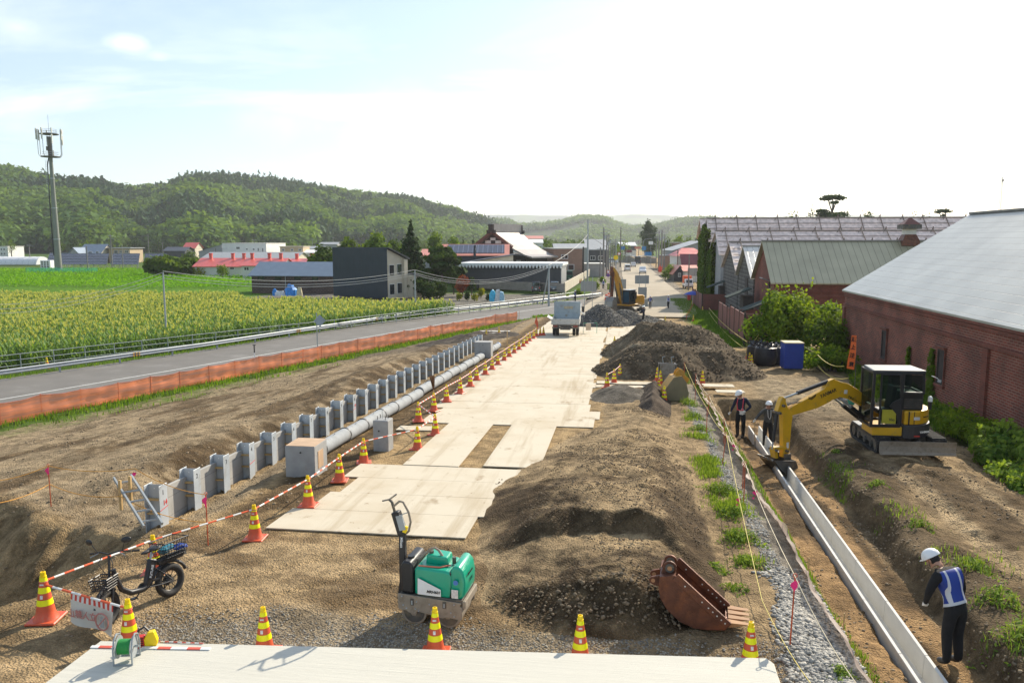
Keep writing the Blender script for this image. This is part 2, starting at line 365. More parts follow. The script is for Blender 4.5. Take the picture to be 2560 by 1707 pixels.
M['soild']=mat('damp_soil',(.088,.068,.047),.95,var=.35,vs=2,bump=1.0,bs=14,dirt=(.17,.135,.09),dirtamt=.35,ds=1.2)
def text(s,size,material,parent,loc,rot=(math.pi/2,0,0),depth=.002,align='CENTER',name='lettering',shear=0,bold=0,sx=1,mirror=False):
 c=bpy.data.curves.new(name,'FONT');c.body=s;c.size=size;c.extrude=depth;c.align_x=align;c.align_y='CENTER';c.shear=shear;c.offset=bold
 c.resolution_u=3
 t=bpy.data.objects.new(name,c);COL.objects.link(t)
 dg=bpy.context.evaluated_depsgraph_get();me=bpy.data.meshes.new_from_object(t.evaluated_get(dg))
 bpy.data.objects.remove(t,do_unlink=True)
 me.materials.clear();me.materials.append(material)
 o=bpy.data.objects.new(name,me);COL.objects.link(o);o.parent=parent;o.location=loc;o.rotation_euler=rot
 o.scale=(-sx if mirror else sx,1,1)
 return o
 # ------------------------------------------------------------------ terrain
def zr(y):
 s=3.07-.037*(y-15);return .5*(s+np.sqrt(s*s+.02))
FEN=np.array([(-60,-44),(14,-37.5),(34.1,-29.8),(50.2,-24.3),(69.8,-17.6),(84.1,-12.8),(92,-8.6),(104,-5),(400,-5)])
GR=np.array([(-60,-74),(14,-52),(45.4,-39.1),(59.7,-33.4),(87.3,-24.5),(125.5,-3.4),(140,1.5),(400,1.5)])
def fenx(y):return np.interp(y,FEN[:,0],FEN[:,1])
def grx(y):return np.interp(y,GR[:,0],GR[:,1])
def drx(y):return 4.42+.033*(y-10)
def bump2(x,y,cx,cy,rx,ry,p=1.):
 d=np.sqrt(((x-cx)/rx)**2+((y-cy)/ry)**2);return np.clip(1-d,0,None)**p
def hill_h(x,y):
 """wooded hill to the left and low hills beyond the town; heights in metres"""
 az=np.degrees(np.arctan2(x,y));d=np.hypot(x,y)
 prof=np.interp(az,[-60,-42,-40.6,-39,-37,-35,-33,-31,-29.5,-28,-26,-24,-22,-19,-17,-15,-13,-11,-9,-7.6,-6.2],[93,98,101,97,88,89,81,86,98,103,102,100,93,87,83,79,70,58,42,24,0])
 foot=np.interp(az,[-60,-40,-25,-15,-8],[560,580,540,660,900]);top=np.interp(az,[-60,-40,-8],[1100,1120,1300])
 t=np.clip((d-foot)/(top-foot),0,1)
 lobes=.5+.5*np.sin(az*.9+2.2*fbm(x,y,1/400.,2,5))
 h=prof*(t**(.8+.35*lobes))*(1+.10*fbm(x,y,1/160.,3,6)*np.minimum(1,(1-t)*4))
 h=np.where(d>top,prof*np.clip(1-(d-top)/900.,0,1),h)
 p2=np.interp(az,[-14,-10,-8.5,-6.5,-4.5,-2.5,-1,.5,2.5,4.5,7,12,22,40],[70,74,80,70,80,98,92,66,62,84,80,66,60,60])
 t2=np.clip((d-1500)/700.,0,1);h2=p2*t2**.8*(1+.14*fbm(x,y,1/220.,3,9)*(1-t2*.7))
 h2=np.where(d>2200,p2*np.clip(1-(d-2200)/1500.,0,1),h2)
 h3=np.clip((d-4800)/1500,0,1)*(185+60*fbm(x,y,1/900.,4,19))*sstep(-16,-10,az)*sstep(60,20,az)
 h=np.maximum(h-17,0)+h3
 return np.maximum(h,np.maximum(h2-30,0)*sstep(-15,-11,az))
def G(x,y,fine=True):
 x=np.asarray(x,dtype=float);y=np.asarray(y,dtype=float)
 z=zr(y)
 road=z.copy()
 fx=fenx(y);wl=-9.6
 base_r=z
 t=np.clip((x-(fx+1.2))/np.maximum(wl-(fx+1.2),.5),0,1)
 prof=np.interp(t,[0,.18,.45,.8,.90,1],[0,.17,.50,.90,.80,.88])
 zl=z*prof
 zl=zl+.28*np.exp(-((x+12.6+.4*np.sin(y*.35))/.8)**2)*sstep(16,19,y)*sstep(58,54,y)
 z=np.where(x<wl,zl,z)
 z=z-.14*sstep(-9.75,-9.5,x)*sstep(-8.7,-9.0,x)*sstep(14,16,y)*sstep(58,54,y)
 yw=y+.45*(x+11)+.6*fbm(x*1.6,y*.7,.9,4,31);z=z-1.15*np.clip((15.4-yw)/1.9,0,1)**1.1*sstep(-8.9,-10.6,x)*sstep(10.6,12.2,y)*sstep(-20,-15,x)
 cx=drx(y);endt=sstep(34.3,33.7,y)
 wob=.22*fbm(x,y,.5,3,41)
 tr=sstep(-1.15,-.80,x-cx)*sstep(1.22+wob*1.4,.88+wob,x-cx)*endt
 z=z-.12*sstep(2.6,3.6,x)
 z=z-(.44+.30*sstep(24,31,y))*tr
 z=z-.42*sstep(.27,.17,np.abs(x-cx))*sstep(30.2,29.8,y)
 z=z+.17*np.exp(-((x-cx-1.65)/.45)**2)*endt*sstep(60,20,y)
 wt=sstep(7.5,12.5,x)*sstep(70,50,y)*sstep(4,20,y)
 z=z*(1-wt)+(1.9-.012*(y-40))*wt
 z=np.where(x>13.5,lerp(z,np.minimum(z,1.2),sstep(14,30,x)),z)
 z=np.where(x<fx,np.where(x<fx,np.minimum(z,.0),z),z)
 fieldw=sstep(0,3,grx(y)-x)
 z=z-.35*fieldw*sstep(-1,-3,x-grx(y))
 sl=sstep(11.2,10.5,y)*sstep(-7.6,-6.9,x)*sstep(3.2,2.6,x)
 z=z+hill_h(x,y)
 if fine:
  onroad=sstep(-7.3,-6.9,x)*sstep(-.7,-1.1,x)*sstep(9,14,y)
  flat=np.maximum(onroad,np.where(x<fx+.8,1.,0.))
  flat=np.maximum(flat,sstep(85,95,y))
  r=1-flat
  z=z+r*(.10*fbm(x,y,.35,3,3)+.045*fbm(x,y,1.6,3,4)+.034*fbm(x,y,5.,4,8))
  lf=sstep(-9.8,-11.5,x)*r
  z=z+lf*(.05*fbm(x*2.5,y*.5,1.,4,13)+.02*np.sin((x*1.3+y*.25)*9+3*fbm(x,y,.6,2,14))*sstep(.0,.3,fbm(x,y,.25,2,15)))
  rt=sstep(5.6,6.6,x)*sstep(13.3,12.6,x)*sstep(44,36,y)
  z=z+rt*(.09*fbm(x,y,.9,4,16)+.07*fbm(x,y,3.2,4,18))
  rough=(sstep(-1.0,.0,(x-cx))*0+1)*rt
  for tx,ang in((7.55,.02),(9.35,.03)):
   u=(x-tx)-(y-23)*ang;on=np.exp(-(u/.22)**4)*sstep(26,20,y)
   z=z+rt*on*(-.05+.03*np.sign(np.sin(y*2*math.pi/.17)))
  ap=sstep(-7.4,-7.0,x)*sstep(-2.6,-3.4,x)*sstep(15.2,14.6,y)
  for k,ang in((0.,.55),(1.5,.62),(-1.1,.5)):
   u=(x+4.6+k)-(y-12.6)*ang*1.6;on=np.exp(-(u/.16)**4)
   z=z+ap*on*(-.035+.018*np.sign(np.sin((y+x)*2*math.pi/.15)))
 z=lerp(z,3.17+.012*fbm(x,y,3.,3,9),sl)
 return z
def Gz(x,y):return float(G(np.array([x]),np.array([y]))[0])
def PG(u,v,off=0.):
 """ground point seen at photo pixel u,v"""
 d=ray(u,v);ts=np.geomspace(4,4000,1400);x=d[0]*ts;y=d[1]*ts;z=CZ+d[2]*ts
 below=z<G(x,y,False)+off
 i=int(np.argmax(below))if below.any()else len(ts)-1
 lo,hi=ts[max(i-1,0)],ts[i]
 for _ in range(18):
  m=(lo+hi)/2
  if CZ+d[2]*m<float(G(np.array([d[0]*m]),np.array([d[1]*m]),False)[0])+off:hi=m
  else:lo=m
 return Vector((d[0]*hi,d[1]*hi,Gz(d[0]*hi,d[1]*hi)+off))
def soilcol(x,y,z):
 """real colours of the earth and fields, linear"""
 def C(r,g,b):return np.array([r,g,b])[None,:]
 n1=fbm(x,y,.45,5,50);n2=fbm(x,y,1.7,5,51);n3=fbm(x,y,.12,3,52);n4=fbm(x,y,5.5,3,57)
 tan=C(.40,.29,.16);dark=C(.105,.072,.040);grey=C(.32,.285,.23);gras=C(.085,.15,.025);stone=C(.235,.225,.205)
 col=np.repeat(tan,len(x),0)
 def mixc(c,w):
  nonlocal col
  w=np.clip(w,0,1)[:,None];col=col*(1-w)+c*w
 fx=fenx(y);gx=grx(y)
 left=sstep(-9.3,-10,x)
 mixc(C(.33,.265,.18),left*.85)
 mixc(dark*1.15,left*sstep(.0,.35,fbm(x*1.6,y*.5,.55,5,53)+.25*n4)*.85)
 mixc(dark*.85,np.exp(-((x+12.0+.4*np.sin(y*.35))/1.0)**2)*sstep(15,18,y)*sstep(-.2,.2,n2)*.9)
 mixc(C(.17,.14,.11),sstep(52,58,y)*left*sstep(100,90,y)*.8)
 st=sstep(-9.5,-9.2,x)*sstep(-6.6,-7.0,x)*sstep(14.5,16,y)
 mixc(dark*1.1,st*sstep(-8.6,-7.9,x)*sstep(-.25,.15,n2+.4)*.9)
 mixc(grey*.8,st*sstep(-8.3,-8.8,x)*.6)
 ap=sstep(15,14,y)*sstep(-9,-8,x)*sstep(-1,-2,x)
 mixc(C(.42,.315,.19),ap*.8);mixc(dark*1.4,ap*sstep(.1,.4,fbm(x*.6+y*.5,y,.9,5,54))*.8)
 mixc(dark,sstep(-7.8,-8.6,x)*sstep(-9.9,-9.2,x)*sstep(15.5,14.5,y)*.7*sstep(-.2,.3,n2+.2))
 pt=sstep(15.9,15.3,y+.45*(x+11)+.3*n1)*sstep(-8.8,-9.6,x);mixc(C(.34,.25,.14),pt*.85);mixc(dark*1.1,pt*sstep(0,.3,fbm(x,y*2,1.5,4,58))*.6)
 mixc(stone*np.array([[1.22,1.06,.84]]),sstep(11.3,10.7,y+.7*n1)*sstep(-7.6,-6.4,x)*sstep(4,3,x))
 cx=drx(y)
 mixc(C(.32,.24,.145),sstep(-.8,.4,x)*sstep(13,12,x)*sstep(55,45,y)*.7)
 gs=sstep(2.6,2.85,x)*sstep(3.75,3.5,x)*sstep(40,36,y);mixc(stone,gs*.9)
 fl=sstep(-.95,-.75,x-cx)*sstep(.9,.7,x-cx)*sstep(34,33.5,y)
 mixc(C(.36,.235,.12),fl);mixc(dark*1.1,fl*sstep(.0,.3,fbm(x*2,y*.5,1.1,4,55)))
 bk=sstep(.7,1.0,x-cx)*sstep(2.4,1.7,x-cx)*sstep(36,33,y);mixc(C(.11,.082,.052),bk*.8)
 rt=sstep(5.8,7,x)*sstep(34,30,y);mixc(dark*.9,rt*sstep(-.15,.25,n1+.3*n2)*.85)
 mixc(C(.34,.28,.19),sstep(5.6,7,x)*sstep(28,34,y)*sstep(44,40,y)*.75)
 for tx,ang in((7.55,.02),(9.35,.03)):
  u=(x-tx)-(y-23)*ang;mixc(C(.42,.33,.215),np.exp(-(u/.26)**4)*sstep(26,20,y)*sstep(5,6,x)*.9)
 gn=n1*.5+n2*.35
 mixc(gras,sstep(fx+2.2,fx+.9,x+gn*1.6)*sstep(fx-.6,fx-.2,x)*sstep(8,12,y)*sstep(105,95,y))
 mixc(gras*1.3,sstep(fx+6.5,fx+2.0,x+gn*5)*sstep(fx,fx+1,x)*sstep(60,40,y)*.75*sstep(-.3,.2,n4+n2+.1))
 mixc(gras*.95,sstep(9.2,10.2,x+gn*1.5)*sstep(13.6,13.2,x)*sstep(44,48,y)*sstep(170,120,y))
 mixc(gras*.95,sstep(6.5+.0*y,8.0,x+gn)*sstep(13.6,13.2,x)*sstep(56,62,y)*sstep(105,95,y)*(x>7+.0*y))
 mixc(gras*.8,sstep(11.3,12.2,x+gn*.8)*sstep(13.6,13.3,x)*sstep(48,40,y))
 mixc(gras,sstep(20,30,x)*sstep(20,30,y))
 fw=sstep(gx-.4,gx-1.2,x)
 mixc(gras*1.1,fw)
 mixc(C(.16,.20,.03),fw*sstep(-5,-9,x-gx)*sstep(98,92,y+.25*x))
 d=np.hypot(x,y)
 mixc(C(.12,.26,.015),fw*sstep(-55,-65,x)*sstep(110,118,y)*sstep(215,205,y)*1.0)
 mixc(C(.13,.20,.04),fw*sstep(205,235,y)*sstep(1200,900,y))
 mixc(C(.26,.235,.20),sstep(-62,-58,x)*sstep(gx-1.5,gx-3,x)*sstep(101,104,y)*sstep(140,136,y)*.95)
 mixc(C(.28,.25,.21),sstep(-5.4,-4.6,x)*sstep(13,11,x)*sstep(99,103,y)*sstep(420,300,y))
 mixc(gras*1.0,sstep(300,380,d)*(np.abs(x)>20))
 h=hill_h(x,y)
 mixc(C(.045,.075,.022),sstep(1,6,h)*.95)
 mixc(C(.12,.19,.05),sstep(2,10,h)*sstep(1300,1500,d)*sstep(-.1,.25,fbm(x,y,1/180.,3,60))*.95)
 col=col*(1+.16*n4+.10*n2)[:,None]*np.where(x[:,None]>fx[:,None]+1,np.array([[1.20,1.15,1.06]]),1.)
 return np.clip(col,.004,.9)
def spaced(a,b,f):
 out=[a]
 while out[-1]<b:out.append(out[-1]+f(out[-1]))
 return out
ys=spaced(7.0,9000,lambda y:.075 if y<20 else .0038*y if y<60 else .006*y if y<150 else .014*y)
ys=[-60,-20,-5,0,3,5,6]+ys
xr=spaced(-13.5,10.5,lambda x:.075)
xr2=spaced(xr[-1],9000,lambda x:.09+.011*(x-10.5)+.0008*max(0,x-40)**1.2)[1:]
xl=[-q for q in spaced(-xr[0],9000,lambda x:.10+.008*(x-13.5)+.0008*max(0,x-60)**1.2)[1:]][::-1]
xs=np.array(xl+xr+xr2);ys=np.array(ys)
XX,YY=np.meshgrid(xs,ys);fxx=XX.ravel();fyy=YY.ravel()
ZZ=G(fxx,fyy)
nx,ny=len(xs),len(ys)
idx=np.arange(nx*ny).reshape(ny,nx)
FA=np.stack([idx[:-1,:-1],idx[:-1,1:],idx[1:,1:],idx[1:,:-1]],-1).reshape(-1,4)
def groundmat(name,bump=1.):
 m,nt,p=newmat(name);N=nt.nodes;L=nt.links
 at=N.new('ShaderNodeAttribute');at.attribute_name='soil';tc=N.new('ShaderNodeTexCoord')
 n=N.new('ShaderNodeTexNoise');n.inputs['Scale'].default_value=9;n.inputs['Detail'].default_value=9;n.inputs['Roughness'].default_value=.7;L.new(tc.outputs['Object'],n.inputs['Vector'])
 mr=N.new('ShaderNodeMapRange');mr.inputs[1].default_value=.28;mr.inputs[2].default_value=.72;mr.inputs[3].default_value=.68;mr.inputs[4].default_value=1.32;L.new(n.outputs[0],mr.inputs[0])
 v=N.new('ShaderNodeTexVoronoi');v.inputs['Scale'].default_value=28;L.new(tc.outputs['Object'],v.inputs['Vector'])
 vr=N.new('ShaderNodeMapRange');vr.inputs[1].default_value=.0;vr.inputs[2].default_value=.5;vr.inputs[3].default_value=1.18;vr.inputs[4].default_value=.78;L.new(v.outputs['Distance'],vr.inputs[0])
 mu=N.new('ShaderNodeMath');mu.operation='MULTIPLY';L.new(mr.outputs[0],mu.inputs[0]);L.new(vr.outputs[0],mu.inputs[1])
 mx=N.new('ShaderNodeMixRGB');mx.blend_type='MULTIPLY';mx.inputs[0].default_value=1;L.new(at.outputs['Color'],mx.inputs[1]);L.new(mu.outputs[0],mx.inputs[2])
 n3=N.new('ShaderNodeTexNoise');n3 .inputs['Scale'].default_value=1.6;n3 .inputs['Detail'].default_value=12;n3 .inputs['Roughness'].default_value=.68;n3 .inputs['Distortion'].default_value=.6;L.new(tc.outputs['Object'],n3 .inputs['Vector'])
 m3=N.new('ShaderNodeMapRange');m3 .inputs[1].default_value=.42;m3 .inputs[2].default_value=.60;m3 .inputs[3].default_value=.62;m3 .inputs[4].default_value=1.14;L.new(n3 .outputs[0],m3 .inputs[0])
 mx3=N.new('ShaderNodeMixRGB');mx3 .blend_type='MULTIPLY';mx3 .inputs[0].default_value=1;L.new(mx.outputs[0],mx3 .inputs[1]);L.new(m3 .outputs[0],mx3 .inputs[2])
 L.new(mx3 .outputs[0],p.inputs['Base Color']);p.inputs['Roughness'].default_value=.95;p.inputs['Specular IOR Level'].default_value=.1
 bp=N.new('ShaderNodeBump');bp.inputs['Strength'].default_value=bump;bp.inputs['Distance'].default_value=.07
 ad=N.new('ShaderNodeMath');ad.operation='SUBTRACT';L.new(n.outputs[0],ad.inputs[0]);
 mv=N.new('ShaderNodeMath');mv.operation='MULTIPLY';L.new(v.outputs['Distance'],mv.inputs[0]);mv.inputs[1].default_value=.5
 L.new(mv.outputs[0],ad.inputs[1]);L.new(ad.outputs[0],bp.inputs['Height']);L.new(bp.outputs[0],p.inputs['Normal'])
 return m
M['ground']=groundmat('earth')
SOIL=soilcol(fxx,fyy,ZZ)
g=npmesh('ground',np.stack([fxx,fyy,ZZ],1),FA,M['ground'],smooth=True,col=SOIL);tag(g,kind='structure')
print('ground verts',nx,ny,nx*ny)
def pile(name,label,cat,x0,x1,y0,y1,hf,res,col,material,group=None,kind=None):
 px_=np.arange(x0,x1,res);py_=np.arange(y0,y1,res);X,Y=np.meshgrid(px_,py_);x=X.ravel();y=Y.ravel()
 h=hf(x,y);z=G(x,y)+h-.03
 ix=np.arange(len(x)).reshape(len(py_),len(px_))
 q=np.stack([ix[:-1,:-1],ix[:-1,1:],ix[1:,1:],ix[1:,:-1]],-1).reshape(-1,4)
 keep=(h[q].max(1)>.012);q=q[keep];used=np.unique(q);mp=-np.ones(len(x),int);mp[used]=np.arange(len(used))
 o=npmesh(name,np.stack([x,y,z],1)[used],mp[q],material,smooth=True,col=np.clip(col(x,y,h),.003,.9)[used])
 o.data.materials[0]=material
 return tag(o,label,cat,group,kind)
def h_m1(x,y):
 hy=np.interp(y,[10.9,11.15,12.2,12.9,13.7,14.3,15.2,16,18,20,22,27,31,35,36],[0,.15,.78,.74,.66,.68,1.08,1.05,.86,.70,.52,.42,.32,.22,0])
 yy=y+.40*fbm(x,y,.6,3,70)+.16*(x+.7)**2*sstep(12.2,13.5,y)*sstep(18,15.5,y)
 hy=np.interp(yy,[10.9,11.15,11.95,12.9,14.1,14.35,14.8,16,18,20,22,27,31,35,36],[0,.22,.95,.93,.72,.74,1.28,1.20,.95,.74,.56,.44,.32,.22,0])
 xl=np.interp(y,[10,12,14,16,18,21,24,27,36],[-1.9,-2.4,-2.8,-3.2,-3.3,-2.8,-2.0,-1.0,-1.0])+.3*fbm(x,y,.7,3,71)
 xr_=np.interp(y,[10,13,36],[.9,2.0,2.35])+.2*fbm(x,y,.8,3,72)
 w=sstep(0,2.6,x-xl)**.85*sstep(0,1.5,xr_-x)**.85
 h=hy*w*.67
 h=h*(1+.16*fbm(x,y,.8,4,73))+w*np.minimum(hy*3,1)*(.05*fbm(x,y,2.2,4,74)+.03*fbm(x,y,7,3,75))
 for k in(-2.35,-1.55,-.1,.75):
  u=x-k-.10*(y-18);on=np.exp(-(u/.17)**4)*sstep(15.8,16.6,y)*sstep(27,24,y)
  h=h+on*w*(.018*np.sign(np.sin(y*2*math.pi/.2)))
 on=np.exp(-((x-.5-.9*(y-13.3))/.9)**2)*0
 return np.maximum(h,0)*(hy>0)
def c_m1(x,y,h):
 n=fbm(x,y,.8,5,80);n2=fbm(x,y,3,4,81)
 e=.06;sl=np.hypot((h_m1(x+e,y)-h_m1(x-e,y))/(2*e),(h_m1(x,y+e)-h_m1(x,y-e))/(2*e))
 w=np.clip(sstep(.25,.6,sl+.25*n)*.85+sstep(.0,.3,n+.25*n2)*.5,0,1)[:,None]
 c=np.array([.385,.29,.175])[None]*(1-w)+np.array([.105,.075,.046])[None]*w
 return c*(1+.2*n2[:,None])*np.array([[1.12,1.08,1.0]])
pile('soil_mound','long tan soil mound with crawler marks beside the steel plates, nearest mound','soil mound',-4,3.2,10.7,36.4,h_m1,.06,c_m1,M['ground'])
def cone_h(x,y,cx,cy,H,r,top=.15,sq=1.):
 d=np.hypot((x-cx),(y-cy)*sq)/r;return H*np.clip(np.minimum(1-d,1-top)/(1-top),0,None)
def h_m2(x,y):
 wx=x+.5*fbm(x,y,.4,3,84);wy=y+.5*fbm(x,y,.4,3,85)
 a=cone_h(wx,wy,2.2,41.8,1.6,3.5,.42,1.0);b=cone_h(wx,wy,4.4,42.6,1.35,3.5,.4,1.1)
 c=cone_h(wx,wy,3.5,46.5,2.2,4.3,.25,.85);d=cone_h(wx,wy,2.7,50.5,2.0,3.8,.3,.9)
 h=np.maximum(np.maximum(a,b),np.maximum(c,d))
 return np.maximum(h*(1+.13*fbm(x,y,.7,4,86))+np.minimum(h*2,1)*(.10*fbm(x,y,1.8,4,87)+.05*fbm(x,y,6,3,88)),0)*(h>0)
def c_m2(x,y,h):
 n=fbm(x*.6+y*.5,y,.9,5,90);c=np.repeat(np.array([[.17,.13,.085]]),len(x),0);w=sstep(.2,.5,n)[:,None]
 return(c*(1-w)+np.array([[.30,.245,.165]])*w)*(1+.25*fbm(x,y,4,3,91)[:,None])
pile('soil_mound','big dark excavated soil mound in the middle of the site, behind the plank crossing','soil mound',-2.6,10,37.2,58,h_m2,.12,c_m2,M['ground'])
def h_gp(x,y):
 a=cone_h(x,y,-1.7,77.5,1.95,3.3,.12);b=cone_h(x,y,.6,80,1.35,3.5,.15);c=cone_h(x,y,2.6,82,.75,3.0,.2)
 h=np.maximum(np.maximum(a,b),c);return np.maximum(h*(1+.08*fbm(x,y,.6,3,93)),0)
def c_gp(x,y,h):return np.array([[.15,.148,.142]])*(1+.45*fbm(x,y,2.5,4,94)[:,None])
pile('gravel_pile','grey crushed stone heap beside the tipper truck','gravel pile',-6,7,72,88,h_gp,.14,c_gp,M['ground'])
def h_sp(x,y):return np.maximum(cone_h(x,y,.3,33.2,.5,1.6,.1,.7)*(1+.2*fbm(x,y,1.5,3,95)),0)
pile('gravel_pile','small low gravel heap beside the plank crossing near the steel plates','gravel pile',-1.6,2.2,30,36,h_sp,.08,lambda x,y,h:np.array([[.20,.175,.14]])*(1+.5*fbm(x,y,4,4,96)[:,None]),M['ground'])
def h_bm(x,y):
 return np.maximum(.55*np.clip(1-np.abs(x-1.45-.06*(y-32))/.75,0,1)*sstep(28.3,30,y)*sstep(36,34.6,y)*(1+.25*fbm(x,y,1.2,3,97)),0)
pile('soil_berm','short dark soil ridge left of the yellow digging bucket','soil berm',.4,2.6,28,36.2,h_bm,.07,lambda x,y,h:np.array([[.13,.10,.075]])*(1+.4*fbm(x,y,3,4,98)[:,None]),M['ground'])
def h_bt(x,y):return np.maximum(.35*bump2(x,y,-12.2,64,4.4,5.5,.7)*(1+.5*fbm(x,y,1.2,4,99)),0)
pile('soil_berm','dark rough spoil past the far end of the post wall','soil berm',-17,-7.6,57.5,70,h_bt,.12,lambda x,y,h:np.array([[.12,.10,.08]])*(1+.5*fbm(x,y,2,4,99)[:,None]),M['ground'])
def h_tr(x,y):return np.maximum(.26*bump2(x,y,6.05,23.3,.75,2.4,.8)*(1+.5*fbm(x,y,3,4,101)),0)
def strip(name,left,right,mats,dz=.008,kind='structure',n=1,zf=None):
 V=[];k=len(left)
 for i in range(k):
  for j in range(n+1):
   x=lerp(left[i][0],right[i][0],j/n);y=lerp(left[i][1],right[i][1],j/n)
   V.append((x,y,(zf(x,y)if zf else Gz(x,y))+dz))
 Fs=[(i*(n+1)+j,i*(n+1)+j+1,(i+1)*(n+1)+j+1,(i+1)*(n+1)+j)for i in range(k-1)for j in range(n)]
 o=npmesh(name,V,Fs,mats);return tag(o,kind=kind)if kind else o
yy=np.array([10,20,30,40,50,60,70,80,90,100,110,120,130])
zflat=lambda x,y:0.0
strip('old_road',[(grx(y)-.6,y)for y in yy],[(fenx(y)-.9 if y<92 else-4.9,y)for y in yy],M['asphalt'],.02,zf=lambda x,y:.0)
M['line']=mat('road_marking',(.62,.62,.58),.7,var=.15,vs=5)
wl_=lambda y:np.interp(y,[10,39.9,62.6,90.8,112],[-45.5,-34.5,-26.2,-16.1,-7])
strip('road_marking',[(wl_(y)-.08,y)for y in yy[:11]],[(wl_(y)+.08,y)for y in yy[:11]],M['line'],.026,zf=lambda x,y:.0)
yf=np.array([92,100,115,130,145,160,180,210,240,270,300,330,360,400])
strip('far_road',[(np.interp(y,[92,100,126,150,400],[-5.2,-5.3,-3.4,.8,.8]),y)for y in yf],[(np.interp(y,[92,104,125,170,400],[8.5,10.2,10.6,10,10]),y)for y in yf],M['asphaltold'],.03,n=4,zf=lambda x,y:max(0,zr(y))+.02 if y<140 else .02)
b=MB();b.prism([(-6.93,9.43),(2.0,10.17),(2.07,10.05),(2.06,9.5),(2.35,4),(-6.99,4)],3.05,3.50,'z')
o=b.build('concrete_slab',M['slab'],bevel=.02);tag(o,kind='structure')
# ------------------------------------------------------------------ steel plates
def plate(x0,x1,y0,y1,label,rz=0,group='steel road plates',dz=.012,name='steel_plate',m=None):
 b=MB();nx_,ny_=4,2;cx,cy=(x0+x1)/2,(y0+y1)/2;vs=[]
 z0=Gz(cx,cy)
 for t in(0,-.024):
  for j in range(ny_+1):
   for i in range(nx_+1):
    x=lerp(x0,x1,i/nx_);y=lerp(y0,y1,j/ny_)
    vs.append((x-cx,y-cy,zr(y)-zr(cy)+t))
 n=(nx_+1)*(ny_+1);fs=[]
 for j in range(ny_):
  for i in range(nx_):
   a=j*(nx_+1)+i;fs.append((a,a+1,a+nx_+2,a+nx_+1));fs.append((n+a,n+a+nx_+1,n+a+nx_+2,n+a+1))
 for i in range(nx_):
  fs.append((i,n+i,n+i+1,i+1));a=ny_*(nx_+1)+i;fs.append((a,a+1,n+a+1,n+a))
 for j in range(ny_):
  a=j*(nx_+1);fs.append((a,a+nx_+1,n+a+nx_+1,n+a));a+=nx_;fs.append((a,n+a,n+a+nx_+1,a+nx_+1))
 b.add(vs,fs);o=b.build(name,m or M['plate']);o.location=(cx,cy,float(zr(cy))+.03+dz);o.rotation_euler.z=rz
 return tag(o,label,'steel plate',group)
rnd=random.Random(4)
ordn=['nearest','second','third','fourth','fifth','sixth','seventh','eighth','ninth','tenth','eleventh','twelfth','thirteenth','fourteenth','fifteenth','sixteenth','seventeenth','eighteenth','nineteenth','twentieth','twenty first','twenty second','twenty third','twenty fourth','twenty fifth','twenty sixth','twenty seventh','twenty eighth','twenty ninth','thirtieth','thirty first','thirty second','thirty third','thirty fourth','thirty fifth','thirty sixth','thirty seventh','thirty eighth','thirty ninth','fortieth','forty first','forty second','forty third','forty fourth']
y=14.78;k=0
for i,(a,bb_)in enumerate([(-7.03,-2.9),(-6.68,-2.6),(-6.45,-2.4),(-6.85,-2.2)]):
 plate(a,bb_,y,y+1.36,f'{ordn[i]} steel road plate in front of the two lengthwise plates',rnd.uniform(-.006,.006));y+=1.372
plate(-5.68,-4.16,20.28,26.2,'dusty steel plate laid lengthwise, left of the bare soil gap',.0,dz=.03)
plate(-3.52,-2.0,20.45,26.4,'dusty steel plate laid lengthwise, right of the bare soil gap',.0,dz=.03)
y=26.3;k=0
while y<89:
 xa=-7.0+rnd.uniform(-.1,.12)+(.35 if y<29 else 0)
 plate(xa,xa+5.97,y,y+1.515,f'{ordn[k]} tan steel road plate row beyond the soil gap',rnd.uniform(-.004,.004),dz=rnd.uniform(0,.006));y+=1.525;k+=1
y=57;k=0
while y<89:
 plate(-.90,4.9,y,y+1.515,f'{ordn[k]} steel road plate of the right lane behind the dark soil mound',rnd.uniform(-.004,.004),dz=rnd.uniform(0,.006));y+=1.525;k+=1
plate(-7.2,-5.9,24.9,25.6,'short loose steel plate beside the cones left of the lengthwise plates',.05)
def flatplate(px0,px1,label,m='plate',name='steel_plate'):
 a=PG(*px0);c=PG(*px1)
for(x0,x1,y0,y1,lb)in[(-.95,1.35,35.55,36.3,'nearer left plank plate of the crossing before the dark soil mound'),(-.95,2.6,36.75,37.6,'farther left plank plate of the crossing before the dark soil mound'),(3.9,5.3,36.6,37.45,'short plank plate right of the cone at the silt fence, the farther one'),(4.3,5.5,34.9,35.6,'short plank plate at the head of the trench, the nearer one')]:
 plate(x0,x1,y0,y1,lb,.0,'crossing plates',.03)
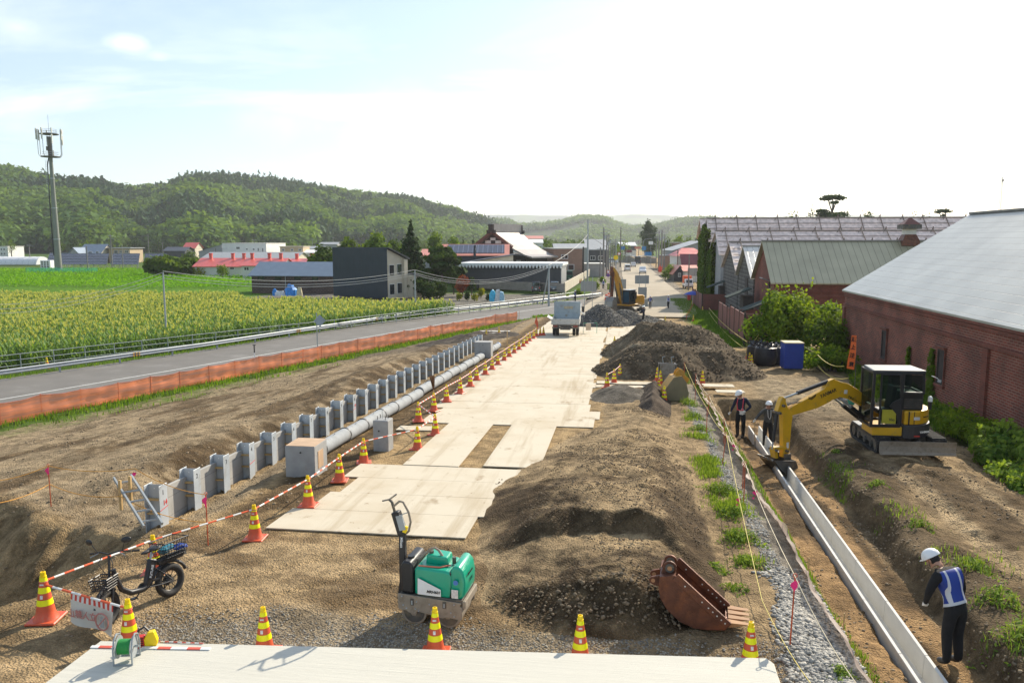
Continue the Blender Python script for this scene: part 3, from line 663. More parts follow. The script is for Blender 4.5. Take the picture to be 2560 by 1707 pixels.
 # ------------------------------------------------------------------ traffic cones
STK=mat('white_sticker',(.66,.64,.62),.5,var=.2,vs=40)
def make_cone(name,label,loc,grp,rz=0,body='orange',topy=True):
 t=thing(name,label,'traffic cone',loc,rz,grp)
 b=MB()
 p=[(.20,0),(.20,.035),(-.20,.035)]
 b.box(0,0,0,.40,.40,.035)
 b.build('base',M[body],t,bevel=.012)
 def rr(z):return lerp(.135,.032,(z-.05)/.62)if z>.09 else lerp(.165,.135,(z-.035)/.055)
 segs=[(.035,.235,0),(.235,.315,1),(.315,.405,0),(.405,.485,1),(.485,.565,0),(.565,.62,1),(.62,.69,2)]
 bo=MB()
 for a,c,kk in segs:
  if kk==0:bo.lathe([(rr(z),z)for z in np.linspace(a,c,4 if a<.1 else 2)],18,cap=False)
 bo.build('cone_body',M[body],t,smooth=40)
 for a,c,kk in segs:
  if kk==1:
   q=MB();q.lathe([(rr(a)+.002,a),(rr(c)+.002,c)],18,cap=False);q.build('reflective_band',M['lemon'],t,smooth=40)
 q=MB();q.lathe([(rr(.62)+.004,.62),(rr(.62)+.004,.635),(.036,.635),(.034,.69),(.022,.692),(.020,.66)],16);q.build('cap',M['capy']if topy else M[body],t,smooth=30)
 s=MB();s.box(0,-rr(.36)-.001,.335,.035,.004,.05,rx=-.165);s.build('sticker',STK,t)
 s=MB();s.box(0,-rr(.53)-.001,.515,.05,.004,.02,rx=-.165);s.build('sticker',STK,t)
 return t
cones=[]
GL='traffic cones lined up along the left edge of the steel plates'
Lpix=[(628,1353),(764,1274),(843.5,1211),(904.7,1160.5),(1040,1126),(1085,1090),(1043,1058.6),(1082,1032),(1114,1008),(1148.6,987),(1173.8,969),(1190,953),(1211.8,938.8),(1229,926),(1243.5,914),(1259.8,903),(1272,893.4),(1284.7,884),(1296.6,875.5),(1307.7,867.5),(1315.6,860.4),(1323.4,854),(1333.8,847.7),(1340.5,841.5),(1350,840),(1358.3,839.5)]
ll=[]
first=None
def add_cone(p,label,grp,rz=None,sc=1.,proto=None):
 global first
 rz=rnd.uniform(-.35,.35)if rz is None else rz
 if first is None:first=make_cone('traffic_cone',label,p,grp,rz);o=first
 else:o=dup(proto or first,p,rz,label,group=grp)
 if sc!=1:o.scale=(sc,)*3
 return o
def gp(u,v,dy=.17):p=PG(u,v);p.y+=dy;p.z=Gz(p.x,p.y);return p
def onplate(p):p.z=max(p.z,float(zr(p.y))+.045)if(-7.02<p.x<-1 and 14.8<p.y<20.3 or-7.02<p.x<-1 and p.y>26.3)else p.z;return p
Lpos=[]
for i,(u,v)in enumerate(Lpix):
 p=onplate(gp(u,v));Lpos.append(p)
 add_cone(p,f'{ordn[i]} cone of the row beside the left edge of the steel plates',GL)
pA=PG(98.6,1568);pA.z=Gz(pA.x,pA.y);pA.y+=.15
CA=add_cone(pA,'big faded orange cone at the far left, holding the warning banner pole','cones around the electric bicycle',.2,1.08)
pB=gp(372,1436);CB=add_cone(pB,'orange and yellow cone standing behind the black electric bicycle','cones around the electric bicycle',.3)
pC=PZ(318,1497,3.86);pC.y=max(pC.y,9.72);pC.z=Gz(pC.x,pC.y);CC=add_cone(pC,'cone behind the slab edge next to the green cable reel','cones around the electric bicycle',.1)
for(u,v,lb)in[(657,1516,'cone behind the slab edge, between the cable reel and the roller'),(1087,1518,'cone behind the slab edge, in front of the green roller'),(1451,1536,'cone behind the slab edge, between the roller and the rusty bucket'),(1879,1555,'cone at the right corner of the slab, by the rusty bucket')]:
 p=PZ(u,v,3.86);p.y=max(p.y,10.0+.082*(p.x-.0)+.26);p.z=Gz(p.x,p.y);add_cone(p,'orange and yellow '+lb,'cones behind the front slab',.1)
for(u,v,lb)in[(1215,845.5,'cone by the boards at the far end of the post wall'),(1246.7,837,'cone on the boards near the orange net')]:add_cone(gp(u,v),lb+', orange and yellow','cones by the orange net',sc=.95)
Rp=[(1517,973.5,'nearest of the three roped cones at the plank crossing'),(1535,960,'middle one of the three roped cones at the plank crossing'),(1549.7,946.7,'farthest of the three roped cones at the plank crossing'),(1643.6,958,'farthest cone of the cluster left of the yellow digging bucket'),(1651,966,'half hidden cone inside the cluster by the yellow digging bucket'),(1660.7,1013,'nearest cone of the cluster left of the yellow digging bucket'),(1756.6,965.9,'cone standing at the start of the silt fence'),(1870,899,'farthest of three cones left of the black bulk bags'),(1874.5,911,'middle of three cones left of the black bulk bags'),(1879.6,921,'nearest of three cones left of the black bulk bags'),(1536,864,'lone cone at the left foot of the dark soil mound'),(1582,852,'taller cone at the left flank of the dark soil mound'),(1619.4,839.7,'cone peeking out on the left slope of the dark soil mound'),(1629,828.6,'cone behind the left shoulder of the dark soil mound'),(1663,808.7,'cone behind the crest of the dark soil mound'),(1733.6,803,'cone by the orange stakes behind the dark soil mound'),(1756.5,779.7,'left cone on the grass before the brown shed fence'),(1780,779,'right cone on the grass before the brown shed fence'),(1730,764,'cone beside the blue parasol')]
for i,(u,v,lb)in enumerate(Rp):
 p=gp(u,v)
 add_cone(p,'orange and yellow '+lb,'cones on the right side of the site',sc=1.25 if i==11 else 1)
redc=make_cone('traffic_cone','red topped cone in the cluster left of the yellow digging bucket',gp(1647,990),'cones on the right side of the site',.1,'red',False)
# ------------------------------------------------------------------ bars and ropes
def stripemat(name,c1,c2,per=.4,axis=0,duty=.5,rough=.45):
 m,nt,p=newmat(name);N=nt.nodes;L=nt.links
 tc=N.new('ShaderNodeTexCoord');s=N.new('ShaderNodeSeparateXYZ');L.new(tc.outputs['Object'],s.inputs[0])
 d=N.new('ShaderNodeMath');d.operation='DIVIDE';L.new(s.outputs[axis],d.inputs[0]);d.inputs[1].default_value=per
 f=N.new('ShaderNodeMath');f.operation='FRACT';L.new(d.outputs[0],f.inputs[0])
 g=N.new('ShaderNodeMath');g.operation='LESS_THAN';L.new(f.outputs[0],g.inputs[0]);g.inputs[1].default_value=duty
 x=N.new('ShaderNodeMixRGB');L.new(g.outputs[0],x.inputs[0]);x.inputs[1].default_value=(*c1,1);x.inputs[2].default_value=(*c2,1)
 L.new(x.outputs[0],p.inputs['Base Color']);p.inputs['Roughness'].default_value=rough;return m
M['bar']=stripemat('red_white_bar',(.75,.74,.70),(.72,.11,.03),.36)
def conebar(a,b_,label,h=.60,grp='striped cone bars of the left row',r=.017,sc=1,h2=None):
 a=Vector(a)+Vector((0,0,h));c=Vector(b_)+Vector((0,0,h2 or h));d=c-a;Lr=d.length
 t=thing('cone_bar',label,'cone bar',a,math.atan2(d.y,d.x),grp);t.rotation_euler=(0,-math.asin(d.z/Lr),math.atan2(d.y,d.x))
 k=MB();k.tube([(.06,0,0),(Lr-.06,0,0)],r,8);k.build('pole',M['bar'],t)
 for x in(0,Lr):
  ringp=[(x+.055*math.cos(q),.055*math.sin(q),0)for q in np.linspace(0,2*math.pi,13)[:-1]]
  k=MB();k.tube(ringp,.009,6,closed=True);k.build('ring',M['orangef'],t)
 return t
seq=[pA,pB,Lpos[0],Lpos[1],Lpos[2],Lpos[3],Lpos[4]]
nm=['from the far left cone over the bicycle','from behind the bicycle to the nearest plate row cone','second along the front of the left row','third along the front of the left row','fourth along the front of the left row','to the cone in front of the lengthwise plates']
for i in range(len(seq)-1):conebar(seq[i],seq[i+1],'red and white striped bar '+nm[i])
conebar(Lpos[4],Lpos[5],'red and white striped bar left of the lengthwise plates');conebar(Lpos[5],Lpos[6],'striped bar crossing back to the plate edge row')
for i in range(6,24):conebar(Lpos[i],Lpos[i+1],f'red and white striped cone bar, {ordn[i-6]} one past the lengthwise plates',r=.02)
conebar(pA,pC,'red and white striped bar carrying the no entry banner',.55)
q=[gp(*Rp[i][:2])for i in range(3)];conebar(q[0],q[1],'striped bar between the two nearer cones at the plank crossing',grp='right side bars');conebar(q[1],q[2],'striped bar between the two farther cones at the plank crossing',grp='right side bars')
# ------------------------------------------------------------------ retaining wall of H posts and concrete boards
M['panel']=ribmat('concrete_board',(.36,.35,.325),.42,2,.45,.85,0,.14,.02,2.)
WX=-9.55;NP=30;SP=1.3555
def ztop(y):return 3.82-.037*(y-15.03)+.03
wall=thing('retaining_wall','row of numbered steel H posts with grey concrete boards slotted between them','wall',(WX,15.03,0))
for i in range(NP):
 y=15.03+i*SP;zt=float(ztop(y));h=zt-2.35+.037*(y-15)
 b=MB();zb=zt-h
 for sx in(-.165,.165):b.box(sx,y-15.03,zb,.014,.30,h)
 b.box(0,y-15.03,zb,.316,.011,h)
 po=b.build('post',M['post'],wall,bevel=.003)
 w=MB()
 for zz_ in(.32,.62):
  w.box(0,y-15.03-.06,zt-zz_,.30,.09,.028)
 w.build('timber_wedge',M['timber'],po)
 w=MB();w.cyl((-.02,y-15.03-.008,zt-.09),(-.02,y-15.03-.012,zt-.09),.012,n=8);w.build('lifting_hole',M['white'],po)
 if i<22:text(str(i+1),.155,M['ink'],po,(.174,y-15.03-.01,zt-.17),(math.pi/2,0,math.pi/2),name='number')
 if i==0 or i==9:text('14',.15,M['redink'],po,(.175,y-15.03+.05,zt-.40),(math.pi/2,.0,math.pi/2),name='number',bold=.003)
 if i in(0,3,9):
  w=MB();w.bar((.175,y-15.03-.14,zt-.53),(.175,y-15.03+.14,zt-.49),.006,.012);w.build('red_mark',M['redink'],po)
 if i<NP-1:
  p_=MB();y0,y1=y-15.03+.02,y-15.03+SP-.02
  z1,z2=zt-.19,float(ztop(y+SP))-.19
  p_.prism([(y0,zt-1.32),(y1,zt-1.37),(y1,z2),(y0,z1)],-.15,-.08,'x');p_.build('concrete_board',M['panel'],wall,bevel=.006)
  # ------------------------------------------------------------------ pipeline
rb=[20.93,22.96,24.65,26.55,28.13,29.98,31.8,33.65,35.5,37.3,39.2,41.,42.9,44.7,46.4]
def pipex(y):return-8.26+.0085*(y-20)
def pipe_seg(y0,y1,label,blue=False):
 t=thing('concrete_pipe',label,'pipe',(pipex(y0),y0,Gz(pipex(y0),y0)+.22),0,'grey drain pipes laid in a line')
 dz=float(zr(y1)-zr(y0));L_=y1-y0
 b=MB();b.tube([(0,0,0),(pipex(y1)-pipex(y0),L_,dz)],.205,24);b.build('pipe_barrel',M['precast'],t,smooth=40)
 b=MB();b.tube([(0,L_-.05,dz*.98),(0,L_+.03,dz)],.226,24);b.build('joint_collar',M['black'],t,smooth=40)
 b=MB();b.box(.06,L_*.5,.185,.012,.09,.012,ry=.3);b.build('stencil_mark',M['ink'],t)
 if blue:b=MB();b.tube([(0,L_,dz),(0,L_+.32,dz)],.215,20);b.build('end_cover',mat('blue_sheet',(.03,.16,.42),.5),t,smooth=40)
yp=[19.75]+rb
for i in range(len(yp)-1):pipe_seg(yp[i],yp[i+1],f'grey concrete drain pipe with black joint ring, {ordn[i]} in the line from the near chamber')
pipe_seg(48.2,50.1,'grey drain pipe just beyond the far concrete chamber');pipe_seg(50.1,52.3,'last drain pipe with a blue cover on its end',True)
def chamber(x,y,w,d,h,label,rz=0,ply=True,hole=True):
 t=thing('concrete_chamber',label,'concrete box',(x,y,Gz(x,y)-.05),rz,'precast concrete chambers')
 b=MB();b.box(0,0,0,w,d,h);b.build('box_body',M['conc'],t,bevel=.008)
 if ply:
  b=MB();b.box(0,0,h,w-.02,d-.03,.012);b.build('lid',M['plywood'],t)
  b=MB();b.box(w/2+.006,-d*.05,h*.28,.012,d*.42,h*.52);b.build('side_patch',M['plywood'],t)
 if hole:b=MB();b.cyl((.02,-d/2-.003,h*.82),(.02,-d/2-.02,h*.82),.022,n=12);b.build('lifting_hole',M['black'],t)
 return t
chamber(-7.93,19.18,.78,.85,.86,'concrete chamber with a plywood lid at the near end of the pipeline',.0)
chamber(-8.05,47.2,1.0,.8,1.0,'open topped concrete chamber near the far end of the pipeline',0,False)
t=thing('foundation_block','upright grey concrete block with anchor bolts on top beside the pipeline','concrete block',(-6.78,22.15,Gz(-6.78,22.1)-.05),-.05)
b=MB();b.box(0,0,0,.46,.46,.97);b.build('block_body',M['conc'],t,bevel=.02)
b=MB();b.cyl((-.05,-.225,.66),(-.05,-.24,.66),.026,n=12);b.build('hole',M['black'],t)
for x,y in((-.12,-.12),(.12,-.12),(-.12,.12),(.12,.12)):
 b=MB();b.tube([(x,y,.96),(x,y,1.06),(x+.0,y-.03,1.08)],.011,8);b.build('anchor_bolt',M['dsteel'],t)
b=MB();b.cyl((-.02,.0,.9),(-.02,0,1.27),.008,n=8);b.build('rod',M['galv'],t)
# ------------------------------------------------------------------ orange net fence
def netmat(name,c,cell=.05,op=.82):
 m,nt,p=newmat(name);N=nt.nodes;L=nt.links
 tc=N.new('ShaderNodeTexCoord');s=N.new('ShaderNodeSeparateXYZ');L.new(tc.outputs['Object'],s.inputs[0])
 n=N.new('ShaderNodeTexNoise');n.inputs['Scale'].default_value=1.2;n.inputs['Detail'].default_value=5
 mp=N.new('ShaderNodeMapping');mp.inputs['Scale'].default_value=(.35,.35,6);L.new(tc.outputs['Object'],mp.inputs[0]);L.new(mp.outputs[0],n.inputs['Vector'])
 mr=N.new('ShaderNodeMapRange');mr.inputs[1].default_value=.3;mr.inputs[2].default_value=.7;mr.inputs[3].default_value=.75;mr.inputs[4].default_value=1.2;L.new(n.outputs[0],mr.inputs[0])
 mx=N.new('ShaderNodeMixRGB');mx.blend_type='MULTIPLY';mx.inputs[0].default_value=1;mx.inputs[1].default_value=(*c,1);L.new(mr.outputs[0],mx.inputs[2])
 L.new(mx.outputs[0],p.inputs['Base Color']);p.inputs['Roughness'].default_value=.6
 tr=N.new('ShaderNodeBsdfTranslucent');L.new(mx.outputs[0],tr.inputs[0])
 ms=N.new('ShaderNodeMixShader');ms.inputs[0].default_value=.5;L.new(p.outputs[0],ms.inputs[1]);L.new(tr.outputs[0],ms.inputs[2])
 tp=N.new('ShaderNodeBsdfTransparent');m2=N.new('ShaderNodeMixShader')
 L.new(tp.outputs[0],m2 .inputs[1]);L.new(ms.outputs[0],m2 .inputs[2])
 r2=N.new('ShaderNodeMapRange');r2 .inputs[1].default_value=.3;r2 .inputs[2].default_value=.7;r2 .inputs[3].default_value=op-.14;r2 .inputs[4].default_value=op+.1;L.new(n.outputs[0],r2 .inputs[0])
 L.new(r2 .outputs[0],m2 .inputs[0]);L.new(m2 .outputs[0],N['Material Output'].inputs[0]);return m
M['net']=netmat('orange_net',(.95,.26,.08),op=.82)
fence=thing('net_fence','long orange plastic net barrier on rods along the old road','net fence',(0,0,0))
py_=list(np.arange(22.0,89.5,2.05));pts=[]
rn=random.Random(7)
for i,y in enumerate(py_):
 x=float(fenx(y))+rn.uniform(-.06,.06);h=1.08+rn.uniform(-.06,.08);pts.append((x,y,h))
 b=MB();b.tube([(x,y,-.1),(x+rn.uniform(-.05,.05),y,h+.04)],.016,6);b.build('net_post',M['redrod'],fence)
V=[];K=8;HH=7
for i in range(len(pts)-1):
 a,c=pts[i],pts[i+1]
 for k in range(K):
  t_=k/K;sag=4*t_*(1-t_);x=lerp(a[0],c[0],t_);y=lerp(a[1],c[1],t_);h=lerp(a[2],c[2],t_)-.07*sag
  for j in range(HH+1):
   s_=j/HH;w=.06*sag*math.sin(s_*9+i*1.7)+.03*math.sin(t_*14+i)
   V.append((x+w,y,.02+(h-.02)*s_))
nn=len(V)//(HH+1)
Fq=[(i*(HH+1)+j,(i+1)*(HH+1)+j,(i+1)*(HH+1)+j+1,i*(HH+1)+j+1)for i in range(nn-1)for j in range(HH)]
npmesh('net',V,Fq,M['net'],fence,smooth=True)
b=MB()
tp_=[V[i*(HH+1)+HH]for i in range(nn)];b.tube(tp_,.012,5);b.build('top_line',M['orangef'],fence)
# ------------------------------------------------------------------ guard rail of the old road
gr_=thing('guard_rail','galvanised W beam guard rail along the far side of the old road','guard rail',(0,0,0))
GY=list(np.arange(36.6,128,4.15))
prof=[(-.0,.40),(.075,.44),(.085,.49),(.01,.545),(.01,.585),(.085,.64),(.075,.69),(.0,.73)]
V=[];P_=[(float(grx(y)),y)for y in np.arange(33,127.5,1.0)]
for i,(x,y)in enumerate(P_):
 for px_,pz_ in prof:V.append((x+px_+.1,y,pz_))
k=len(prof);Fq=[(i*k+j,(i+1)*k+j,(i+1)*k+j+1,i*k+j+1)for i in range(len(P_)-1)for j in range(k-1)]
npmesh('rail',V,Fq,M['galv'],gr_,smooth=False)
for i,y in enumerate(GY):
 x=float(grx(y));b=MB();b.cyl((x-.02,y,-.2),(x-.02,y,.70),.07,n=12);b.box(x+.05,y,.5,.12,.1,.14);b.build('rail_post',M['galvd'],gr_)
hz=stripemat('black_yellow_stripe',(.70,.36,.02),(.03,.025,.02),.22,1,.5)
for y in(54.0,70.5,82.5):
 b=MB();x=float(grx(y));x2=float(grx(y+.55))
 for pz0,pz1 in((.43,.53),(.60,.70)):b.quad((x+.20,y,pz0),(x2+.20,y+.55,pz0),(x2+.20,y+.55,pz1),(x+.20,y,pz1))
 b.build('hazard_plate',hz,gr_)
pr_=thing('pipe_railing','three pipe galvanised railing between the guard rail and the corn','railing',(0,0,0))
def rx_(y):return float(np.interp(y,[-20,30,48.6,67.4,81.6,100,112,123],[-66,-51,-41.9,-32.4,-25.0,-16.0,-10.8,-6.2]))-.15
RY=np.arange(34,123.1,2.0)
for z in(.30,.68,1.08):
 b=MB();b.tube([(rx_(y),y,z)for y in RY],.028,7);b.build('rail',M['galv'],pr_,smooth=50)
for y in RY:b=MB();b.cyl((rx_(y),y,-.3),(rx_(y),y,1.1),.03,n=8);b.build('rail_post',M['galv'],pr_)
t=thing('traffic_cone','yellow topped cone behind the guard rail at the far left','traffic cone',(0,0,0))
bpy.data.objects.remove(t);p=PZ(126,922,0);p=PZ(130,921,.05);dup(first,(p.x-.6,p.y+.3,0),.1,'cone standing behind the guard rail before the corn, far left',1.15,group='cones by the orange net')
# ------------------------------------------------------------------ buildings
M['brick']=brickmat('red_brick',(.23,.048,.028),(.115,.028,.020),(.25,.14,.095),.30,.10,.018,var=.7)
M['brickd']=brickmat('dark_red_brick',(.21,.050,.030),(.13,.034,.022),(.16,.085,.055),.25,.085,.010,var=.5)
M['stone']=brickmat('dark_stone_blocks',(.085,.08,.072),(.055,.052,.048),(.20,.19,.175),1.5,.42,.035,var=.5)
M['roofg']=ribmat('pale_green_roof_sheet',(.42,.415,.36),.27,2,.55,.38,.25,.16,.07,.45)
M['roofo']=ribmat('olive_roof_sheet',(.40,.37,.245),.58,0,.55,.42,.35,.10,.09,.6)
M['roofw']=ribmat('silver_roof_sheet',(.66,.63,.57),.6,0,.6,.38,.4,.15,.08,.6)
M['rooft']=ribmat('weathered_tile_roof',(.74,.61,.54),.30,1,.6,.6,.1,.25,.14,2.)
M['darkbeam']=mat('dark_timber',(.045,.035,.03),.8,var=.3)
M['redroof']=ribmat('red_sheet_roof',(.60,.105,.085),.45,0,.8,.4,.1,.1,.08)
M['pinkroof']=ribmat('faded_red_roof',(.62,.22,.15),.45,0,.8,.45,.1,.12,.08)
M['dredroof']=ribmat('dark_red_roof',(.20,.045,.05),.45,0,.7,.45,.1,.2,.08)
M['blueroof']=ribmat('blue_grey_roof',(.17,.22,.28),.40,0,.75,.4,.2,.08,.09)
M['navyclad']=ribmat('navy_cladding',(.020,.032,.048),.32,0,.6,.4,.2,.12,.10)
M['greyclad']=ribmat('dark_grey_cladding',(.055,.058,.066),.30,0,.75,.5,.2,.1,.10)
M['lgreyclad']=ribmat('pale_grey_cladding',(.30,.31,.31),.35,0,.75,.5,.1,.1,.10)
M['darkroof']=ribmat('charcoal_roof',(.06,.065,.075),.45,0,.7,.45,.2,.12,.09)
M['cream']=mat('cream_render',(.52,.46,.35),.85,var=.08,vs=.6)
M['whitew']=mat('white_render',(.66,.655,.62),.8,var=.06,vs=.5)
M['tanw']=brickmat('tan_brick_siding',(.33,.195,.14),(.29,.17,.12),(.26,.16,.12),.9,.3,.02,var=.15)
M['beige']=mat('beige_render',(.46,.35,.22),.8,var=.1)
M['brownb']=brickmat('brown_block_wall',(.085,.055,.045),(.055,.04,.034),(.15,.11,.09),.6,.3,.03,var=.3)
M['block']=brickmat('grey_block_wall',(.30,.27,.23),(.25,.225,.19),(.16,.14,.12),.4,.2,.012,var=.3)
M['solar']=ribmat('solar_panel',(.07,.075,.10),1.0,0,3.0,.2,.3,.1,.05)
M['shedred']=ribmat('brown_red_board',(.17,.055,.042),.9,1,.6,.7,0,.2,.06)
M['railw']=mat('weathered_rail',(.17,.13,.105),.8,var=.3)
M['ridge']=mat('ridge_metal',(.22,.21,.19),.5,.3)
def frame(p0,p1):
 """matrix with origin p0, x towards p1 (horizontal), y away, z up"""
 d=Vector((p1[0]-p0[0],p1[1]-p0[1],0));L_=d.length;a=math.atan2(d.y,d.x)
 return a,L_
def window(par,x,z,w,h,y=0,fm='white',ax='y',ring=.05,bars=1):
 """window set in a wall that faces -y (ax y) or -x (ax x)"""
 f=MB();g=MB()
 def bx(b,cx,cz,sx,sz,d0,d1):
  if ax=='y':b.box(cx,y-(d0+d1)/2,cz-sz/2,sx,d1-d0,sz)
  else:b.box(y-(d0+d1)/2,cx,cz-sz/2,d1-d0,sx,sz)
 for sx in(-1,1):bx(f,x+sx*w/2,z,ring,h+ring,.0,.06)
 for sz in(-1,1):bx(f,x,z+sz*h/2,w-ring,ring,.0,.055)
 for k in range(bars):bx(f,x-w/2+w*(k+1)/(bars+1),z,ring*.7,h-ring,.0,.05)
 fo=f.build('window_frame',M[fm],par)
 bx(g,x,z,w-ring*.5,h-ring*.5,-.02,.02);g.build('pane',M['glass'],fo)
 return fo
def house(label,cat,u0,u1,ve,D,depth,vr=None,roof='gable',ov=.4,wm='cream',rm='darkroof',wins=(),rz=0,zb=None,name='house',group=None,fm='white',th=.12,D1=None,h=None,eave2=None):
 p0=PD(u0,ve,D);p1=PD(u1,ve,D1 or D);a,Wd=frame(p0,p1)
 base=zb if zb is not None else Gz(p0 .x,p0 .y)-.1
 t=thing(name,label,cat,(p0 .x,p0 .y,base),a+rz,group)
 H=h or p0 .z-base
 rh=(PD(u0,vr,D+depth/2).z-p0 .z)if vr else .0
 b=MB()
 if roof=='gable':
  b.prism([(0,0),(depth,0),(depth,H),(depth/2,H+rh),(0,H)],0,Wd,'x')
 elif roof=='front':
  b.prism([(0,0),(Wd,0),(Wd,H),(Wd/2,H+rh),(0,H)],0,depth,'y')
 elif roof=='shed':b.prism([(0,0),(depth,0),(depth,H+rh*2),(0,H)],0,Wd,'x')
 elif roof=='side':b.prism([(0,0),(Wd,0),(Wd,H+rh),(0,H)],0,depth,'y')
 else:b.box(Wd/2,depth/2,0,Wd,depth,H)
 b.build('wall',M[wm],t)
 r=MB()
 if roof in('gable',):
  s=rh/(depth/2)
  for y0,y1,z0,z1 in((-ov,depth/2,H-ov*s,H+rh),(depth+ov,depth/2,H-ov*s,H+rh)):
   r.add([(-ov,y0,z0+.02),(Wd+ov,y0,z0+.02),(Wd+ov,y1,z1+.02),(-ov,y1,z1+.02),(-ov,y0,z0+th),(Wd+ov,y0,z0+th),(Wd+ov,y1,z1+th),(-ov,y1,z1+th)],[(0,1,2,3),(4,5,6,7),(0,1,5,4),(1,2,6,5),(2,3,7,6),(3,0,4,7)])
 elif roof=='front':
  s=rh/(Wd/2)
  for x0,x1,z0,z1 in((-ov,Wd/2,H-ov*s,H+rh),(Wd+ov,Wd/2,H-ov*s,H+rh)):
   r.add([(x0,-ov,z0+.02),(x0,depth+ov,z0+.02),(x1,depth+ov,z1+.02),(x1,-ov,z1+.02),(x0,-ov,z0+th),(x0,depth+ov,z0+th),(x1,depth+ov,z1+th),(x1,-ov,z1+th)],[(0,1,2,3),(4,5,6,7),(0,1,5,4),(1,2,6,5),(2,3,7,6),(3,0,4,7)])
 elif roof=='shed':
  r.prism([(-ov,H-ov*rh*2/depth+.02),(depth+ov,H+rh*2+ov*rh*2/depth+.02),(depth+ov,H+rh*2+.2),(-ov,H+.2)],-ov,Wd+ov,'x')
 elif roof=='side':
  r.prism([(-ov,H+.02),(Wd+ov,H+rh+.02),(Wd+ov,H+rh+.2),(-ov,H+.2)],-ov,depth+ov,'y')
 elif roof=='hip':
  r.add([(-ov,-ov,H),(Wd+ov,-ov,H),(Wd+ov,depth+ov,H),(-ov,depth+ov,H),(Wd*.28,depth/2,H+rh),(Wd*.72,depth/2,H+rh)],[(0,1,5,4),(1,2,5),(2,3,4,5),(3,0,4),(3,2,1,0)])
 else:r.box(Wd/2,depth/2,H+.002,Wd+2*ov,depth+2*ov,.25)
 r.build('roof',M[rm],t)
 for wn in wins:
  ua,va,ub,vb=wn[:4]
  xa=(ua-u0)/(u1-u0)*Wd;xb=(ub-u0)/(u1-u0)*Wd;za=PD(ua,va,D).z-base;zc_=PD(ub,vb,D).z-base
  window(t,(xa+xb)/2,(za+zc_)/2,abs(xb-xa),abs(za-zc_),0,fm,ring=.10,bars=wn[4]if len(wn)>4 else 1)
 return t,Wd,H,rh
 # --- the near brick warehouse, gable roof, right edge of the picture
t=thing('warehouse','nearest red brick warehouse with a pale green sheet roof at the right','warehouse',(13.5,50.1,1.2))
Wd,Ln,H,rh=13.8,44.,4.72,4.45
b=MB();b.prism([(0,0),(Wd,0),(Wd,H),(Wd/2,H+rh),(0,H)],-Ln,0,'y');b.build('wall',M['brick'],t)
b=MB()
s=rh/(Wd/2);ov=.12
for x0,x1 in((-ov,Wd/2),(Wd+ov,Wd/2)):
 z0=H-ov*s;z1=H+rh
 b.add([(x0,-Ln-.1,z0+.03),(x0,.25,z0+.03),(x1,.25,z1+.03),(x1,-Ln-.1,z1+.03),(x0,-Ln-.1,z0+.12),(x0,.25,z0+.12),(x1,.25,z1+.12),(x1,-Ln-.1,z1+.12)],[(0,1,2,3),(4,5,6,7),(0,1,5,4),(1,2,6,5),(2,3,7,6),(3,0,4,7)])
b.build('roof',M['roofg'],t)
b=MB();b.box(Wd/2,-Ln/2,H+rh+.06,.35,Ln+.4,.12);b.build('ridge_cap',M['ridge'],t)
b=MB()
for dz,dx in((.0,.10),(-.16,.06),(-.75,.07)):b.box(-dx/2,-Ln/2,H-.16+dz,dx,Ln-.01,.13)
b.build('brick_cornice',M['brickd'],t)
for yy_ in(-.15,-Ln/2+3):b=MB();b.box(-.05,yy_,0,.10,.42,H-.95);b.build('pilaster',M['brickd'],t)
for yy_,zz_ in((50.1-42.5,2.55),(50.1-35.2,2.45)):
 wf=window(t,-yy_,2.45,.62,1.35,-.0,'darkbeam','x',.09,0);wf.children[0].data.materials[0]=M['darkbeam']
 b=MB();b.box(-.07,-yy_,2.45+.75,.14,1.0,.12);b.box(-.05,-yy_,2.45-.87,.10,.95,.12);b.box(-.05,-yy_-.42,1.7,.06,.05,1.6);b.build('window_hood',M['brickd'],wf)
b=MB();b.box(-.09,-Ln/2,0,.18,Ln,.35);b.build('plinth',M['conc'],t)
b=MB();b.cyl((-.09,-30.5,.3),(-.09,-30.5,H-.1),.05,n=8);b.build('down_pipe',M['darkbeam'],t)
